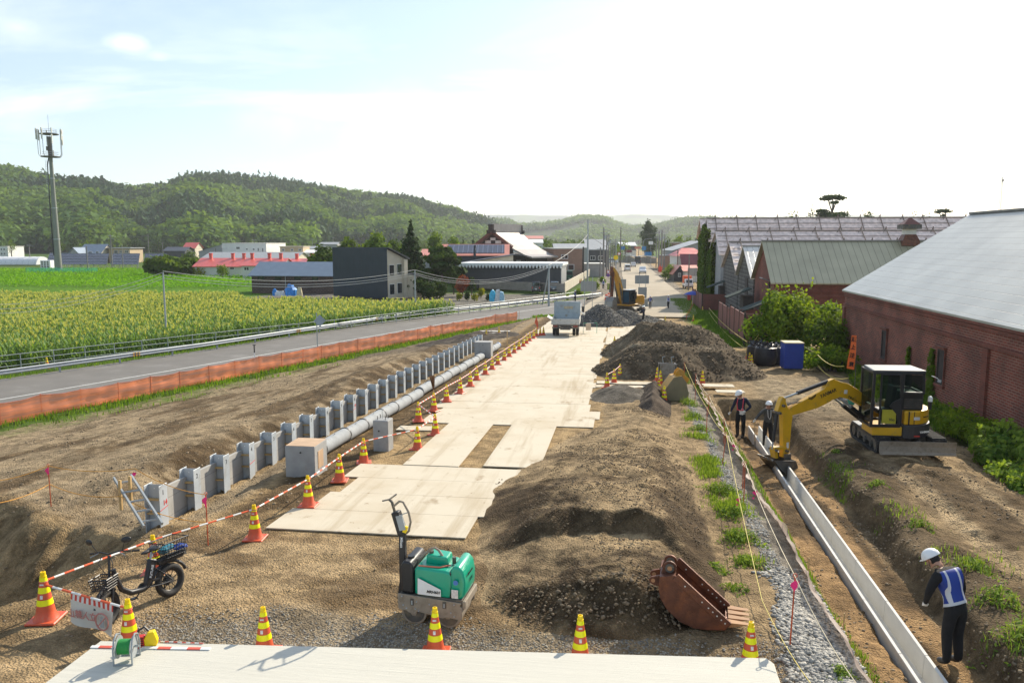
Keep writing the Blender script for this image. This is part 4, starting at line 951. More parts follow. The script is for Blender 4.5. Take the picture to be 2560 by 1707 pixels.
# --- row of warehouses behind, gables facing the road at x = 13.5
def wh(name,label,y0,y1,ye,yr,H,rh,L_,wm,rm,grp='old warehouses in a row, gables to the road',snow=False,x=13.5,ov=.35,cap='ridge'):
 """near wall at y0, far wall at y1, ridge at yr, wall height H, length L_ away to the right"""
 zb=-.2;t=thing(name,label,'warehouse',(x,y0,zb),0,grp);d=y1-y0;r_=yr-y0;H0=H-zb;R0=rh-zb
 b=MB();b.prism([(0,0),(d,0),(d,H0),(r_,R0),(0,H0)],0,L_,'x');b.build('wall',M[wm],t)
 b=MB();s1=(R0-H0)/r_;s2=(R0-H0)/(d-r_)
 for ya,za,yb,zb_ in((-ov,H0-ov*s1,r_,R0),(d+ov,H0-ov*s2,r_,R0)):
  b.add([(-.35,ya,za+.03),(L_,ya,za+.03),(L_,yb,zb_+.03),(-.35,yb,zb_+.03),(-.35,ya,za+.15),(L_,ya,za+.15),(L_,yb,zb_+.15),(-.35,yb,zb_+.15)],[(0,1,2,3),(4,5,6,7),(0,1,5,4),(1,2,6,5),(2,3,7,6),(3,0,4,7)])
 b.build('roof',M[rm],t)
 b=MB();b.box(L_/2-.2,r_,R0+.1,L_+.4,.3,.12);b.build('ridge_cap',M[cap],t)
 if snow:
  n=int(L_/3.0)
  for i in range(n):
   xx=1.0+i*3.0+(.2 if i%2 else 0);m_=MB()
   m_.bar((xx,-ov,H0-ov*s1+.28),(xx,r_,R0+.28),.09,.08)
   m_.bar((xx,r_,R0+.1),(xx,r_,R0+.65),.11,.11,up=(0,1,0));m_.bar((xx,r_,R0+.6),(xx-.5,r_-.5,R0-.2),.06,.06,up=(0,1,0));m_.build('roof_rafter',M['railw'],t)
  k=4
  for j in range(k+1):
   f=(j+.3)/(k+.5);m_=MB();yy_=lerp(-ov,r_,f);zq=lerp(H0-ov*s1,R0,f)+.24;m_.bar((-.2,yy_,zq),(L_,yy_,zq),.07,.06);m_.build('roof_rail',M['railw'],t)
 return t
w2=wh('warehouse','red brick warehouse with a ribbed olive roof and a roof ventilator',72.3,82.4,0,77.3,5.35,8.75,40,'brickd','roofo')
b=MB();b.box(20,-.06,4.2,40,.12,.18);b.box(20,-.05,4.6,40,.10,.14);b.build('brick_cornice',M['brickd'],w2)
b=MB();b.box(-.05,2.0,2.8,.12,.25,2.6);b.build('iron_shutter',M['darkbeam'],w2);b=MB();b.box(-.4,2.2,5.6,.8,1.6,.08,ry=.35);b.build('shutter_canopy',M['ridge'],w2)
tt=PY(2271,608,77.3);vx=tt.x-13.5
b=MB();b.lathe([(1.15,8.65),(1.0,9.15),(.65,9.7)],4,0,Matrix.Translation((vx,5.0,0))@Matrix.Rotation(math.pi/4,4,'Z'));b.build('ventilator_skirt',M['rust'],w2)
b=MB();b.box(vx,5.0,9.65,.95,.95,.55);b.build('ventilator_neck',M['offw'],w2)
b=MB();b.box(vx,5.0,10.15,1.6,1.6,.4);b.build('ventilator_louvre',M['dsteel'],w2)
b=MB();b.lathe([(1.05,10.56),(.06,11.2)],4,0,Matrix.Translation((vx,5.0,0))@Matrix.Rotation(math.pi/4,4,'Z'));b.build('ventilator_cap',mat('red_cap',(.16,.06,.045),.6),w2)
w3=wh('warehouse','small dark stone warehouse with a bright silver sheet roof',83.3,93.6,0,88.8,5.2,8.2,26,'stone','roofw')
b=MB();b.box(-.04,4.0,2.6,.1,1.5,2.6);b.build('timber_shutter',M['darkbeam'],w3)
w4=wh('warehouse','dark stone warehouse with a tiled roof under snow rails, low and near',94.2,106.8,0,100,5.6,8.6,55,'stone','rooft',snow=True)
w5=wh('warehouse','grey walled warehouse with a long tiled roof in the middle of the row',109.8,122.3,0,114.5,7.2,10.15,75,'conc','rooft',snow=True)
w6=wh('warehouse','tall ivy covered warehouse with a long tiled roof and snow rails',123.0,132.4,0,126.5,9.05,12.2,90,'conc','rooft',snow=True)
w7=wh('warehouse','farthest tall brick warehouse gable at the end of the row',132.9,142,0,137,9.4,12.4,40,'brickd','rooft')
for yy_ in(132.9+1.5,132.9+3.6):
 b=MB();b.box(12.95-13.5,yy_-132.9,8.1,1.6,.5,.06,ry=.3);b.build('gable_canopy',M['galv'],w7)
for y0,y1,lb in((60.5,68.3,'nearest brown red board fence bay beside the big bush'),(69.3,78.5,'second brown red board fence bay in front of the stone warehouse'),(104,118,'farther brown board fence bay below the ivy')):
 t=thing('board_fence',lb,'fence',(9.6 if y0<100 else 10.6,y0,Gz(9.6,y0)-.1),.0,'brown board fences before the warehouses')
 xx=-(.3 if y0<69 else 0)
 for j in range(3):
  w_=(y1-y0)/3;b=MB();b.box(xx,w_*(j+.5),0,.06,w_-.14,2.3);b.build('board_panel',M['shedred'],t)
 for j in range(4):
  b=MB();b.box(xx,(y1-y0)/3*j,0,.12,.12,2.45);b.build('fence_post',M['darkbeam'],t)
 b=MB();b.box(xx+1.7,0,0,3.4,.07,2.35);b.build('return_panel',M['shedred'],t)
for(x,y,z,lb)in((11.2,70,3.7,'nearest green grey lean-to canopy behind the board fence'),(11.3,80.5,4.1,'second green grey lean-to canopy beside the stone warehouse'),(12.2,106,3.6,'lean-to canopy by the foot of the ivy')):
 t=thing('lean_to',lb,'canopy',(x,y,0),0,'lean-to canopies before the warehouses')
 b=MB();b.box(.3,0,z-.3,2.5,2.2,.10,ry=-.38);b.build('canopy_roof',mat('verdigris_sheet',(.06,.075,.07),.95,spec=.05),t)
 b=MB();b.box(1.2,0,0,1.0,2.0,z-.5);b.build('canopy_wall',M['darkbeam'],t)
 # --- left side houses
t,Wd,H,rh=house('long dark brown block barn with a blue grey sheet roof','barn',628.5,832.5,687,141,9.0,655.5,'gable',.5,'brownb','blueroof',wins=[(644,689,661,700,0),(687,689,704,700,0),(736,689,752,700,0),(780,689,796,700,0)],fm='darkbeam',D1=139)
b=MB();b.cyl((Wd*.42,-.1,0),(Wd*.42,-.1,H),.06,n=8);b.build('down_pipe',M['galv'],t)
p0=PD(834,740,131);p1=PD(968.5,743,124.5);a,Wn=frame(p0,p1)
t=thing('house','tall navy clad house with a cream side wall beside the corn field','house',(p0 .x,p0 .y,-.1),a)
Hn=PD(968,620.5,124.5).z+.1;Hb=Hn-1.7;dep=4.4
b=MB();b.box(Wn/2,.06,0,Wn,.12,Hn);b.build('navy_facade',M['navyclad'],t)
b=MB();b.prism([(.13,0),(dep,0),(dep,Hb),(.13,Hn-.15)],.15,Wn-.05,'x');b.build('wall',M['cream'],t)
b=MB();b.prism([(.1,Hn),(dep+.5,Hb-.1),(dep+.5,Hb+.12),(.1,Hn+.12)],-.1,Wn+.5,'x');b.build('roof',M['darkroof'],t)
for yy_,zz_ in((1.1,4.4),(2.9,4.5),(1.1,1.4),(2.9,1.5)):
 f=MB();f.box(Wn-.03,yy_,zz_-.85,.1,1.2,1.75);fo=f.build('window_frame',M['offw'],t);g_=MB();g_.box(Wn+.015,yy_,zz_-.75,.08,1.0,1.55);g_.build('pane',M['glass'],fo)
b=MB();b.box(Wn+.2,4.0,0,.5,.8,Hb-.1);b.build('chimney_breast',M['cream'],t)
b=MB();b.prism([(4.42,0),(9,0),(9,2.4),(4.42,3.6)],Wn-.5,Wn+1.4,'x');b.build('annex_wall',M['cream'],t)
b=MB();b.prism([(4.45,3.8),(9.4,2.4),(9.4,2.55),(4.45,3.95)],Wn-.6,Wn+1.8,'x');b.build('annex_roof',M['darkroof'],t)
p0=PD(1154,712,151);p1=PD(1402,712,148);a,Ws=frame(p0,p1)
t=thing('storage_shed','long dark grey metal shed with a white folded plate roof','shed',(p0 .x,p0 .y,0),a)
Hs=PD(1402,671,148).z
b=MB();b.box(Ws/2,5,0,Ws,10,Hs);b.build('wall',M['greyclad'],t)
nsc=31;poly=[]
for i in range(nsc):
 x0=-.4+i*(Ws+.8)/nsc;w_=(Ws+.8)/nsc
 poly+=[(x0,Hs+.05),(x0+w_*.22,Hs-.42),(x0+w_*.5,Hs-.42),(x0+w_*.78,Hs+.05)]
poly=[(x,z+.46)for x,z in poly];top=[(Ws+.4,Hs+.95),(-.4,Hs+.95)]
b=MB();b.prism(poly+[(Ws+.4,Hs+.5)]+top,-.6,10.6,'y');b.build('folded_roof',M['white'],t)
b=MB();b.box(Ws+.05,5,0,.1,10,Hs-.02);b.build('side_wall',M['lgreyclad'],t)
p0=PD(1199,728,150);p1=PD(1411,728,138.5);a,Wb=frame(p0,p1)
t=thing('block_wall','low grey concrete block wall in front of the dark shed','wall',(p0 .x,p0 .y,0),a)
b=MB();b.box(Wb/2,0,0,Wb,.2,1.5);b.build('wall_face',M['block'],t)
p2=PD(1480,690,215)
t=thing('block_wall','pale sunlit wall running back from the corner of the block wall','wall',(p1 .x,p1 .y,0),math.atan2(p2 .y-p1 .y,p2 .x-p1 .x))
L_=math.hypot(p2 .x-p1 .x,p2 .y-p1 .y);b=MB();b.box(L_/2,0,0,L_,.25,1.7);b.build('wall_face',M['cream'],t)
def rowhouse(label,u0,u1,ve,vr,D,dp,chs,side='front',wins=(),D1=None):
 t,Wd,H,rh=house(label,'house',u0,u1,ve,D,dp,vr,'gable',.5,'offw','redroof',wins,group='red roofed row houses beyond the corn',D1=D1)
 for fx_ in chs:
  b=MB();b.box(Wd*fx_,dp*.5-.2,H+rh-.3,.7,.7,1.5);c=b.build('chimney',M['redroof'],t)
  b=MB();b.box(Wd*fx_,dp*.5-.2,H+rh+1.2,.85,.85,.18);b.build('chimney_cap',M['red'],c)
 return t
rowhouse('leftmost red roofed row house, with a tree in front',486,604,666,646,205,12,(.18,.66,.9),wins=[(575,668,585,674)])
rowhouse('middle red roofed row house behind the brown barn',604,702,664,646.5,192,11,(.1,.55,.85),wins=[(602+8,668,622,676)])
rowhouse('rightmost red roofed row house, mostly behind the brown barn',718,806,658,647.5,200,11,(.12,.55,.95))
house('large hall with a white front and a wide grey lean roof','hall',556,666,631,300,26,606,'flat',.1,'whitew','offw',h=PD(600,606.5,300).z,wins=[(591,617,600,623,1),(615,621,620,625,1),(632,621,637,626),(644,620,648,628),(655,620,659,630)])
house('low wing with a broad pale grey roof in front of the white hall','hall',500,735,650,270,22,631,'gable',.6,'cream','lgreyclad')
house('grey slope roofed side hall left of the white hall','hall',497,555,630,305,24,612,'side',.2,'conc','lgreyclad')
house('two storey house with grey roof behind the solar panels','house',197,250,633,330,12,611,'gable',.6,'cream','blueroof',wins=[(221,629,230,634),(240,629,247,634)])
house('lower gabled annex with dark roof left of the two storey house','house',165,205,641,325,9,619,'front',.6,'conc','blueroof')
house('beige flat roofed house right of the solar panels','house',271,324,621,335,12,None,'flat',.7,'beige','lgreyclad',wins=[(285,626,294,634),(298,627,304,633),(312,626,320,633)])
house('dark roofed low building behind the solar field','house',410,462,627,350,10,618,'gable',.6,'greyclad','darkroof')
house('small pinkish red roofed house at the foot of the hill','house',458,487,620,400,10,607,'gable',.5,'cream','redroof')
house('white apartment block at the far left edge','apartment block',-10,19,617,420,14,None,'flat',.2,'whitew','offw',wins=[(1,621,5,626),(8,621,12,626),(1,632,5,637),(8,632,12,637)])
t=thing('greenhouse','long low white plastic greenhouse tunnel at the far left','greenhouse',PZ(-30,661,0),YAW+math.pi/2)
b=MB();b.prism([(math.cos(q)*-4.5,math.sin(q)*2.9)for q in np.linspace(math.pi,0,13)],-20,0,'y')
b=MB(Matrix.Rotation(0,4,'Z'));b.prism([(4.5*math.cos(q),2.9*math.sin(q))for q in np.linspace(0,math.pi,13)],0,-21.0,'y');b.build('plastic_cover',mat('plastic_film',(.66,.66,.66),.35),t)
for i in range(10):b=MB();b.tube([(4.53*math.cos(q),-i*2.2-.5,2.93*math.sin(q))for q in np.linspace(0,math.pi,9)],.05,5);b.build('hoop',M['galv'],t)
for i,(ua,ub,vt,vb,D)in enumerate([(100,150,629,643,275),(112,184,636,658,262),(182,248,637,659.5,262),(262,328,637,659.5,262),(345,398,638,659,262)]):
 a_=PD(ua+14,vb,D);c_=PD(ub+9,vb,D-2);d_=PD(ub-12,vt,D+7);e_=PD(ua-6,vt,D+9);pw=(c_-a_).length
 t=thing('solar_array',f'{["small far left", "left", "second", "third", "rightmost"][i]} ground mounted solar panel table at the field edge','solar panels',(a_.x,a_.y,0),YAW,'solar panel tables at the field edge')
 Hl,Hh=1.2,4.6;dpth=8.
 b=MB();b.add([(0,0,Hl),(pw,0,Hl),(pw-3,dpth,Hh),(-3,dpth,Hh),(0,0,Hl-.08),(pw,0,Hl-.08),(pw-3,dpth,Hh-.08),(-3,dpth,Hh-.08)],[(0,1,2,3),(7,6,5,4),(0,4,5,1),(1,5,6,2),(2,6,7,3),(3,7,4,0)]);b.build('panels',M['solar'],t)
 for j in range(5):
  q=j/4;b=MB();b.bar((-.0-3*q,dpth*q,lerp(Hl,Hh,q)+.05),(pw-3*q,dpth*q,lerp(Hl,Hh,q)+.05),.12,.06);b.build('rail',M['galv'],t)
 for j in range(5):
  xx=pw*(j+.3)/4.6;b=MB();b.bar((xx,.6,0),(xx,.6,Hl),.1,.1,up=(0,1,0));b.bar((xx-2.4,6.5,0),(xx-2.4,6.5,Hh-.8),.1,.1,up=(0,1,0));b.bar((xx,.6,.2),(xx-2.4,6.5,Hh-1),.08,.08);b.build('support',M['galvd'],t)
house('beige two tone house with dark balcony beyond the red roofs','house',700,757,617.5,300,10,None,'flat',.3,'beige','cream',wins=[(705,622,711,628),(727,622,733,628),(746,622,753,628),(739,636,743,641)])
house('pale house with grey roof among trees','house',764,810,622,330,10,616,'gable',.6,'offw','lgreyclad')
house('low white sheet roof behind the navy house','house',757,812,632,300,12,625,'gable',.4,'offw','white')
house('grey roofed house at the foot of the hill','house',800,842,611,420,10,606,'gable',.5,'conc','lgreyclad')
t,Wd,H,rh=house('grey walled annex with a red roof carrying solar panels','house',1106,1268,638,172,12,612,'gable',.5,'greyclad','pinkroof')
k=MB();s_=rh/6.0
M['pv']=ribmat('roof_solar_panel',(.055,.06,.085),1.08,0,4.5,.25,.3,.1,.05)
def on(x,f,dz):return(x,f*6.0,H+rh*f+dz)
k.add([on(.9,.12,.22),on(Wd-.6,.12,.22),on(Wd-.6,.93,.22),on(.9,.93,.22),on(.9,.12,.14),on(Wd-.6,.12,.14),on(Wd-.6,.93,.14),on(.9,.93,.14)],[(0,1,2,3),(7,6,5,4),(0,4,5,1),(1,5,6,2),(2,6,7,3),(3,7,4,0)]);k.build('solar_panels',M['pv'],t)
k=MB();k.box(Wd*.5,-.3,H-1.5,.5,.5,3.6);k.build('chimney',M['navyclad'],t)
house('lower wing with a pink red roof left of the solar roof','house',1054,1110,639,178,12,624,'gable',.5,'conc','pinkroof')
house('cream two storey wing with a dark slanting roof below the solar roof','house',1140,1283,662,163,9,637,'side',.4,'cream','darkroof',wins=[(1178,657,1197,661.5,1),(1209,655,1227,661.5,1),(1246,652,1255,661.5,1)])
M['temple']=ribmat('temple_copper_roof',(.30,.27,.25),.5,0,.8,.5,.15,.12,.08)
pt=PD(1236,600,186);t=thing('temple','wooden temple with steep sweeping grey roof and ornate brown gable','temple',(pt.x,pt.y,-.3),YAW-R(33))
zt_=PD(1236,575,186).z+.3
zu=lambda v:PD(1236,v,186).z+.3
def scr(x):return x
sw=[(0,zu(577)),(1.7,zu(592)),(3.9,zu(609)),(6.4,zu(624)),(9.0,zu(636)),(10.9,zu(641))]
lw=[(-x,z)for x,z in sw[:4]]
b=MB()
for prf in(sw,lw):
 for i in range(len(prf)-1):
  (xa,za),(xb,zb_)=prf[i],prf[i+1]
  b.add([(xa,-1,za),(xb,-1,zb_),(xb,11,zb_),(xa,11,za),(xa,-1,za-.35),(xb,-1,zb_-.35),(xb,11,zb_-.35),(xa,11,za-.35)],[(0,1,2,3),(7,6,5,4),(0,4,5,1),(1,5,6,2),(2,6,7,3),(3,7,4,0)])
b.build('roof',M['temple'],t,smooth=30)
b=MB();b.prism([(0,zu(580)),(5.2,zu(614)),(5.2,zu(640)),(-5.2,zu(640)),(-5.2,zu(614))],-.25,.1,'y');b.build('gable_board',M['darkbeam'],t)
for(x,z,w,h)in((-1.6,609,1.6,.7),(1.3,609,1.6,.7),(-.2,601,1.4,.6)):b=MB();b.box(x,-.32,zu(z),w,.06,h);b.build('gable_panel',M['offw'],t)
b=MB()
for sx in(-1,1):b.bar((0,-1.05,zu(577)-.2),(sx*5.6,-1.05,zu(617)-.2),.25,.7,up=(0,0,1))
b.build('barge_board',mat('brown_red_timber',(.12,.045,.03),.7),t)
b=MB();b.box(0,5,zu(577)-.3,1.1,12.6,1.9);b.build('ridge',M['temple'],t)
for yy_ in(-1.3,11.2):
 b=MB();b.box(0,yy_,zu(580),1.3,.5,1.7);b.box(-.8,yy_,zu(584),.8,.4,.8);b.box(.8,yy_,zu(584),.8,.4,.8);b.ball((0,yy_,zu(567)),.4,8);b.build('ridge_ornament',M['darkbeam'],t)
b=MB();b.prism([(-4.4,0),(8.5,0),(8.5,zu(641)),(-4.4,zu(630))],.5,10,'y');b.build('wall',M['darkbeam'],t)
for(x,z)in((2.2,655),(4.4,657),(6.4,655)):b=MB();b.box(x,.42,zu(z)-1,1.2,.1,1.5);b.build('wall_panel',M['offw'],t)
house('tan brick flat roofed building left of the road','building',1384,1456,622.5,190,8,None,'flat',.12,'tanw','offw',wins=[(1403.5,637,1419.5,647,1),(1420,662,1435,676,0)],D1=192)
t,*_=house('teal glazed workshop with a white flat roof','workshop',1330,1386,636,205,10,None,'flat',.4,'conc','white')
b=MB();b.box(5,-.1,.5,7,.1,4);b.build('glazing',mat('teal_glass',(.04,.14,.15),.2),t)
house('long grey roofed building behind the tan building','building',1386,1470,620,260,14,610,'gable',.3,'conc','lgreyclad')
house('grey ribbed metal shed behind the poles','shed',1462,1512,661,205,8,None,'flat',.1,'lgreyclad','offw')
house('shop building with white sign band beyond the poles','building',1470,1520,625,280,12,612,'shed',.5,'greyclad','lgreyclad',wins=[(1476,640,1488,650),(1496,640,1510,650)])
house('dark low building with a white roof at the far bend','building',1550,1590,614,520,16,606,'gable',.5,'greyclad','white')
house('grey hall with long white front at the far bend','building',1555,1590,628,470,12,None,'flat',.5,'whitew','lgreyclad')
house('long white roofed factory beyond the temple','factory',1272,1356,607,400,20,599,'gable',.5,'offw','white')
house('pink roofed hall peeking over the white factory','hall',1312,1358,597,450,16,590,'gable',.3,'offw','pinkroof')
t,Wd,H,rh=house('pinkish white house with a red sheet roof right of the road','house',1694,1765,640,205,10,620,'hip',.5,'whitew','redroof')
b=MB();b.prism([(-3.0,2.6),(0,5.6),(0,5.75),(-3.0,2.75)],.5,6.8,'x');b.build('porch_roof',M['dredroof'],t)
house('small orange roofed house in front of the red roofed house','house',1686,1712,680,178,8,663,'front',.5,'greyclad','pinkroof',wins=[(1696,683,1702,692)])
house('orange roofed wing beside the warehouses','house',1712,1765,677,176,7,664,'gable',.5,'offw','pinkroof')
house('big pale grey roofed hall behind the red roofed house','hall',1683,1752,628,250,18,604,'side',.4,'conc','lgreyclad')
house('brown flat block behind the pale hall','building',1683,1707,607,330,12,None,'flat',.2,'tanw','offw')
house('brown low wall building right of the far road','building',1660,1690,640,250,10,None,'flat',.2,'tanw','lgreyclad')
t=thing('retaining_wall','grey retaining wall of the rising road at the far bend','wall',(0,0,0))
pp=[PD(u,v,D)for u,v,D in((1546,640,330),(1575,641,325),(1588,646,315),(1610,642,320),(1640,646,318))]
b=MB()
for i in range(len(pp)-1):
 a_,c_=pp[i],pp[i+1];b.add([(a_.x,a_.y,0),(c_.x,c_.y,0),(c_.x,c_.y,c_.z),(a_.x,a_.y,a_.z),(a_.x,a_.y+.6,0),(c_.x,c_.y+.6,0),(c_.x,c_.y+.6,c_.z),(a_.x,a_.y+.6,a_.z)],[(0,1,2,3),(7,6,5,4),(0,4,5,1),(1,5,6,2),(2,6,7,3),(3,7,4,0)])
b.build('wall_face',M['block'],t)
b=MB();b.tube([(p.x,p.y,p.z+.5)for p in pp],.25,6);b.build('parapet',M['offw'],t)
# ------------------------------------------------------------------ vegetation
nr=np.random.default_rng(11)
def quads(C,S,nrm=None,ju=.6,asp=.65,rg=nr):
 """leaf faces: centres C, sizes S, normals jittered"""
 n=len(C);a=rg.normal(size=(n,3))
 if nrm is not None:a=nrm+ju*a
 a/=np.linalg.norm(a,axis=1)[:,None]+1e-9
 r=rg.normal(size=(n,3));u=np.cross(a,r);u/=np.linalg.norm(u,axis=1)[:,None]+1e-9;w=np.cross(a,u)
 s=np.asarray(S).reshape(-1,1)*np.ones((n,1));u=u*s;w=w*s*asp
 V=np.stack([C-u*.5-w*.12,C+w*.5-u*.05,C+u*.5,C-w*.5+u*.05],1).reshape(-1,3)
 return V,np.arange(4*n).reshape(n,4)
def crown(blobs,n,size,rg,shell=.45,droop=0.,tv=.25,t0=None):
 """leaf clumps spread through a set of ellipsoids; returns V,F,tint"""
 Cs,Ns,Ts=[],[],[]
 vol=np.array([b[3]*b[4]*b[5]for b in blobs])**.72;vol=vol/vol.sum()
 for b,k in zip(blobs,(vol*n).astype(int)+1):
  d=rg.normal(size=(k,3));d/=np.linalg.norm(d,axis=1)[:,None]
  r=shell+(1.08-shell)*rg.random(k)**.6
  lump=1+.16*np.sin(d[:,0]*5+b[0]*3)+.14*np.sin(d[:,2]*6+d[:,1]*4+b[1]*5)
  p=d*(r*lump)[:,None]*np.array(b[3:6])+np.array(b[:3]);Cs.append(p);Ns.append(d+np.array([0,0,.35]))
  Ts.append(np.clip((t0 if t0 is not None else .45)+rg.normal()*tv*.6+rg.normal(size=k)*tv*.5,0,1))
 C=np.concatenate(Cs);Nn=np.concatenate(Ns);T=np.concatenate(Ts)
 V,Fq=quads(C,size*(.6+.8*rg.random(len(C))),Nn,.55,rg=rg)
 return V,Fq,np.repeat(T,4)
LM=dict(broad=leafmat('broad_leaf',(.035,.075,.012),(.13,.19,.02),.35),bright=leafmat('bright_leaf',(.06,.13,.012),(.20,.27,.025),.4),pine=leafmat('pine_needle',(.010,.028,.010),(.05,.085,.02),.12),garden=leafmat('garden_evergreen',(.014,.036,.010),(.075,.12,.022),.2),red=leafmat('red_maple',(.16,.035,.02),(.33,.10,.045),.35),yellow=leafmat('golden_shrub',(.15,.18,.015),(.34,.34,.03),.35),weed=leafmat('weed_leaf',(.07,.14,.025),(.27,.37,.06),.35),grass=leafmat('grass_blade',(.055,.12,.015),(.17,.28,.03),.4),corn=leafmat('corn_leaf',(.07,.15,.03),(.24,.36,.09),.35,.45),tassel=leafmat('corn_tassel',(.34,.38,.10),(.52,.51,.18),.35),bean=leafmat('bean_leaf',(.09,.24,.008),(.21,.42,.015),.35),hill=leafmat('forest_leaf',(.040,.095,.026),(.19,.29,.05),.3),hillc=leafmat('conifer_leaf',(.024,.062,.028),(.07,.13,.048),.12),ivy=leafmat('ivy_leaf',(.02,.06,.008),(.14,.20,.015),.3))
M['bark']=mat('bark',(.075,.055,.04),.9,var=.3,vs=5,bump=.5,bs=12)
def tree(name,label,u,vt,wpx,D,kind='broad',form='round',n=700,vb=None,group=None,seed=1,sz=None,cat='tree',dens=1.,z0=None,wfac=1.):
 rg=np.random.default_rng(seed*7+3);rr=random.Random(seed)
 q=PD(u,vt,D);zb=Gz(q.x,q.y)if z0 is None else z0;H=q.z-zb;Rr=wpx/F*D/2*wfac
 t=thing(name,label,cat,(q.x,q.y,zb),0 if form=='umbrella' else rr.uniform(0,6),group)
 blobs=[];limbs=[]
 th=H*.25
 if form=='round':
  th=H*.28
  for i in range(9):
   a=i*2.4+rr.random();e=rr.uniform(.1,.85);rad=Rr*.62*math.sin(math.pi*min(.95,.2+e*.75))*rr.uniform(.7,1.1)
   blobs.append((rad*math.cos(a),rad*math.sin(a),H*(.30+.52*e),Rr*rr.uniform(.38,.55),Rr*rr.uniform(.38,.55),H*rr.uniform(.13,.20)))
  blobs.append((0,0,H*.84,Rr*.45,Rr*.45,H*.16))
 elif form=='conifer':
  th=H*.1
  k=11
  for i in range(k):
   f=i/(k-1);rad=Rr*(1-f)**.75*.95+.12*Rr;z=H*(.07+.88*f)
   for j in range(4 if f<.8 else 1):
    a=i*1.3+j*1.57+rr.uniform(-.3,.3);q_=rad*.52 if f<.8 else 0
    blobs.append((q_*math.cos(a),q_*math.sin(a),z,rad*.55,rad*.55,H*.06))
 elif form=='bush':
  th=H*.15
  for i in range(8):
   a=i*2.4+rr.random();rad=Rr*.58*rr.uniform(.5,1.05)
   blobs.append((rad*math.cos(a),rad*math.sin(a),H*rr.uniform(.30,.68),Rr*rr.uniform(.35,.5),Rr*rr.uniform(.35,.5),H*rr.uniform(.26,.36)))
  blobs.append((0,0,H*.55,Rr*.6,Rr*.6,H*.40))
 elif form=='pads':
  th=H*.5
  for i in range(9):
   f=i/8;a=i*2.4+rr.random();rad=Rr*.68*(1-f*.6)*rr.uniform(.6,1.05)
   blobs.append((rad*math.cos(a),rad*math.sin(a),H*(.36+.52*f),Rr*rr.uniform(.34,.48),Rr*rr.uniform(.34,.48),H*.085))
  blobs.append((0,0,H*.93,Rr*.4,Rr*.4,H*.07))
 elif form=='poplar':
  th=H*.15
  for i in range(9):f=i/8;blobs.append((rr.uniform(-.2,.2)*Rr,rr.uniform(-.2,.2)*Rr,H*(.12+.80*f),Rr*.85*math.sin(math.pi*(.12+.80*f))**.6,Rr*.85*math.sin(math.pi*(.12+.80*f))**.6,H*.12))
 elif form=='umbrella':
  th=H*.6
  for dx_,dz_,rr_,hh_ in((0,.975,.62,.020),(.45,.955,.42,.016),(-.5,.945,.40,.015),(.1,.90,.3,.012),(-.75,.79,.42,.016),(-.45,.75,.5,.022),(.5,.745,.55,.026),(0,.72,.8,.04)):blobs.append((dx_*Rr,.3*dx_*Rr,dz_*H,rr_*Rr,rr_*Rr,hh_*H))
 sz=sz or max(.28,Rr*.20)
 V,Fq,T=crown(blobs,int(n*dens),sz,rg,.35 if form!='pads' else .2)
 npmesh('crown',V,Fq,LM[kind],t,tint=T)
 b=MB();tr_=max(.05,H*.022);lean=rr.uniform(-.03,.03)*H
 tops=[(0,0,-.2),(lean*.3,0,th),(lean,lean*.5,H*.62),(lean*.5,0,H*.85)]
 b.tube(tops,[tr_*1.3,tr_,tr_*.55,tr_*.2],7)
 for bl in blobs[:7]:
  z0_=max(th*.7,bl[2]-H*.18);b.tube([(lean*.5,0,z0_),(bl[0]*.6,bl[1]*.6,bl[2]-H*.03),(bl[0],bl[1],bl[2])],[tr_*.45,tr_*.3,tr_*.12],5)
 b.build('trunk',M['bark'],t)
 return t
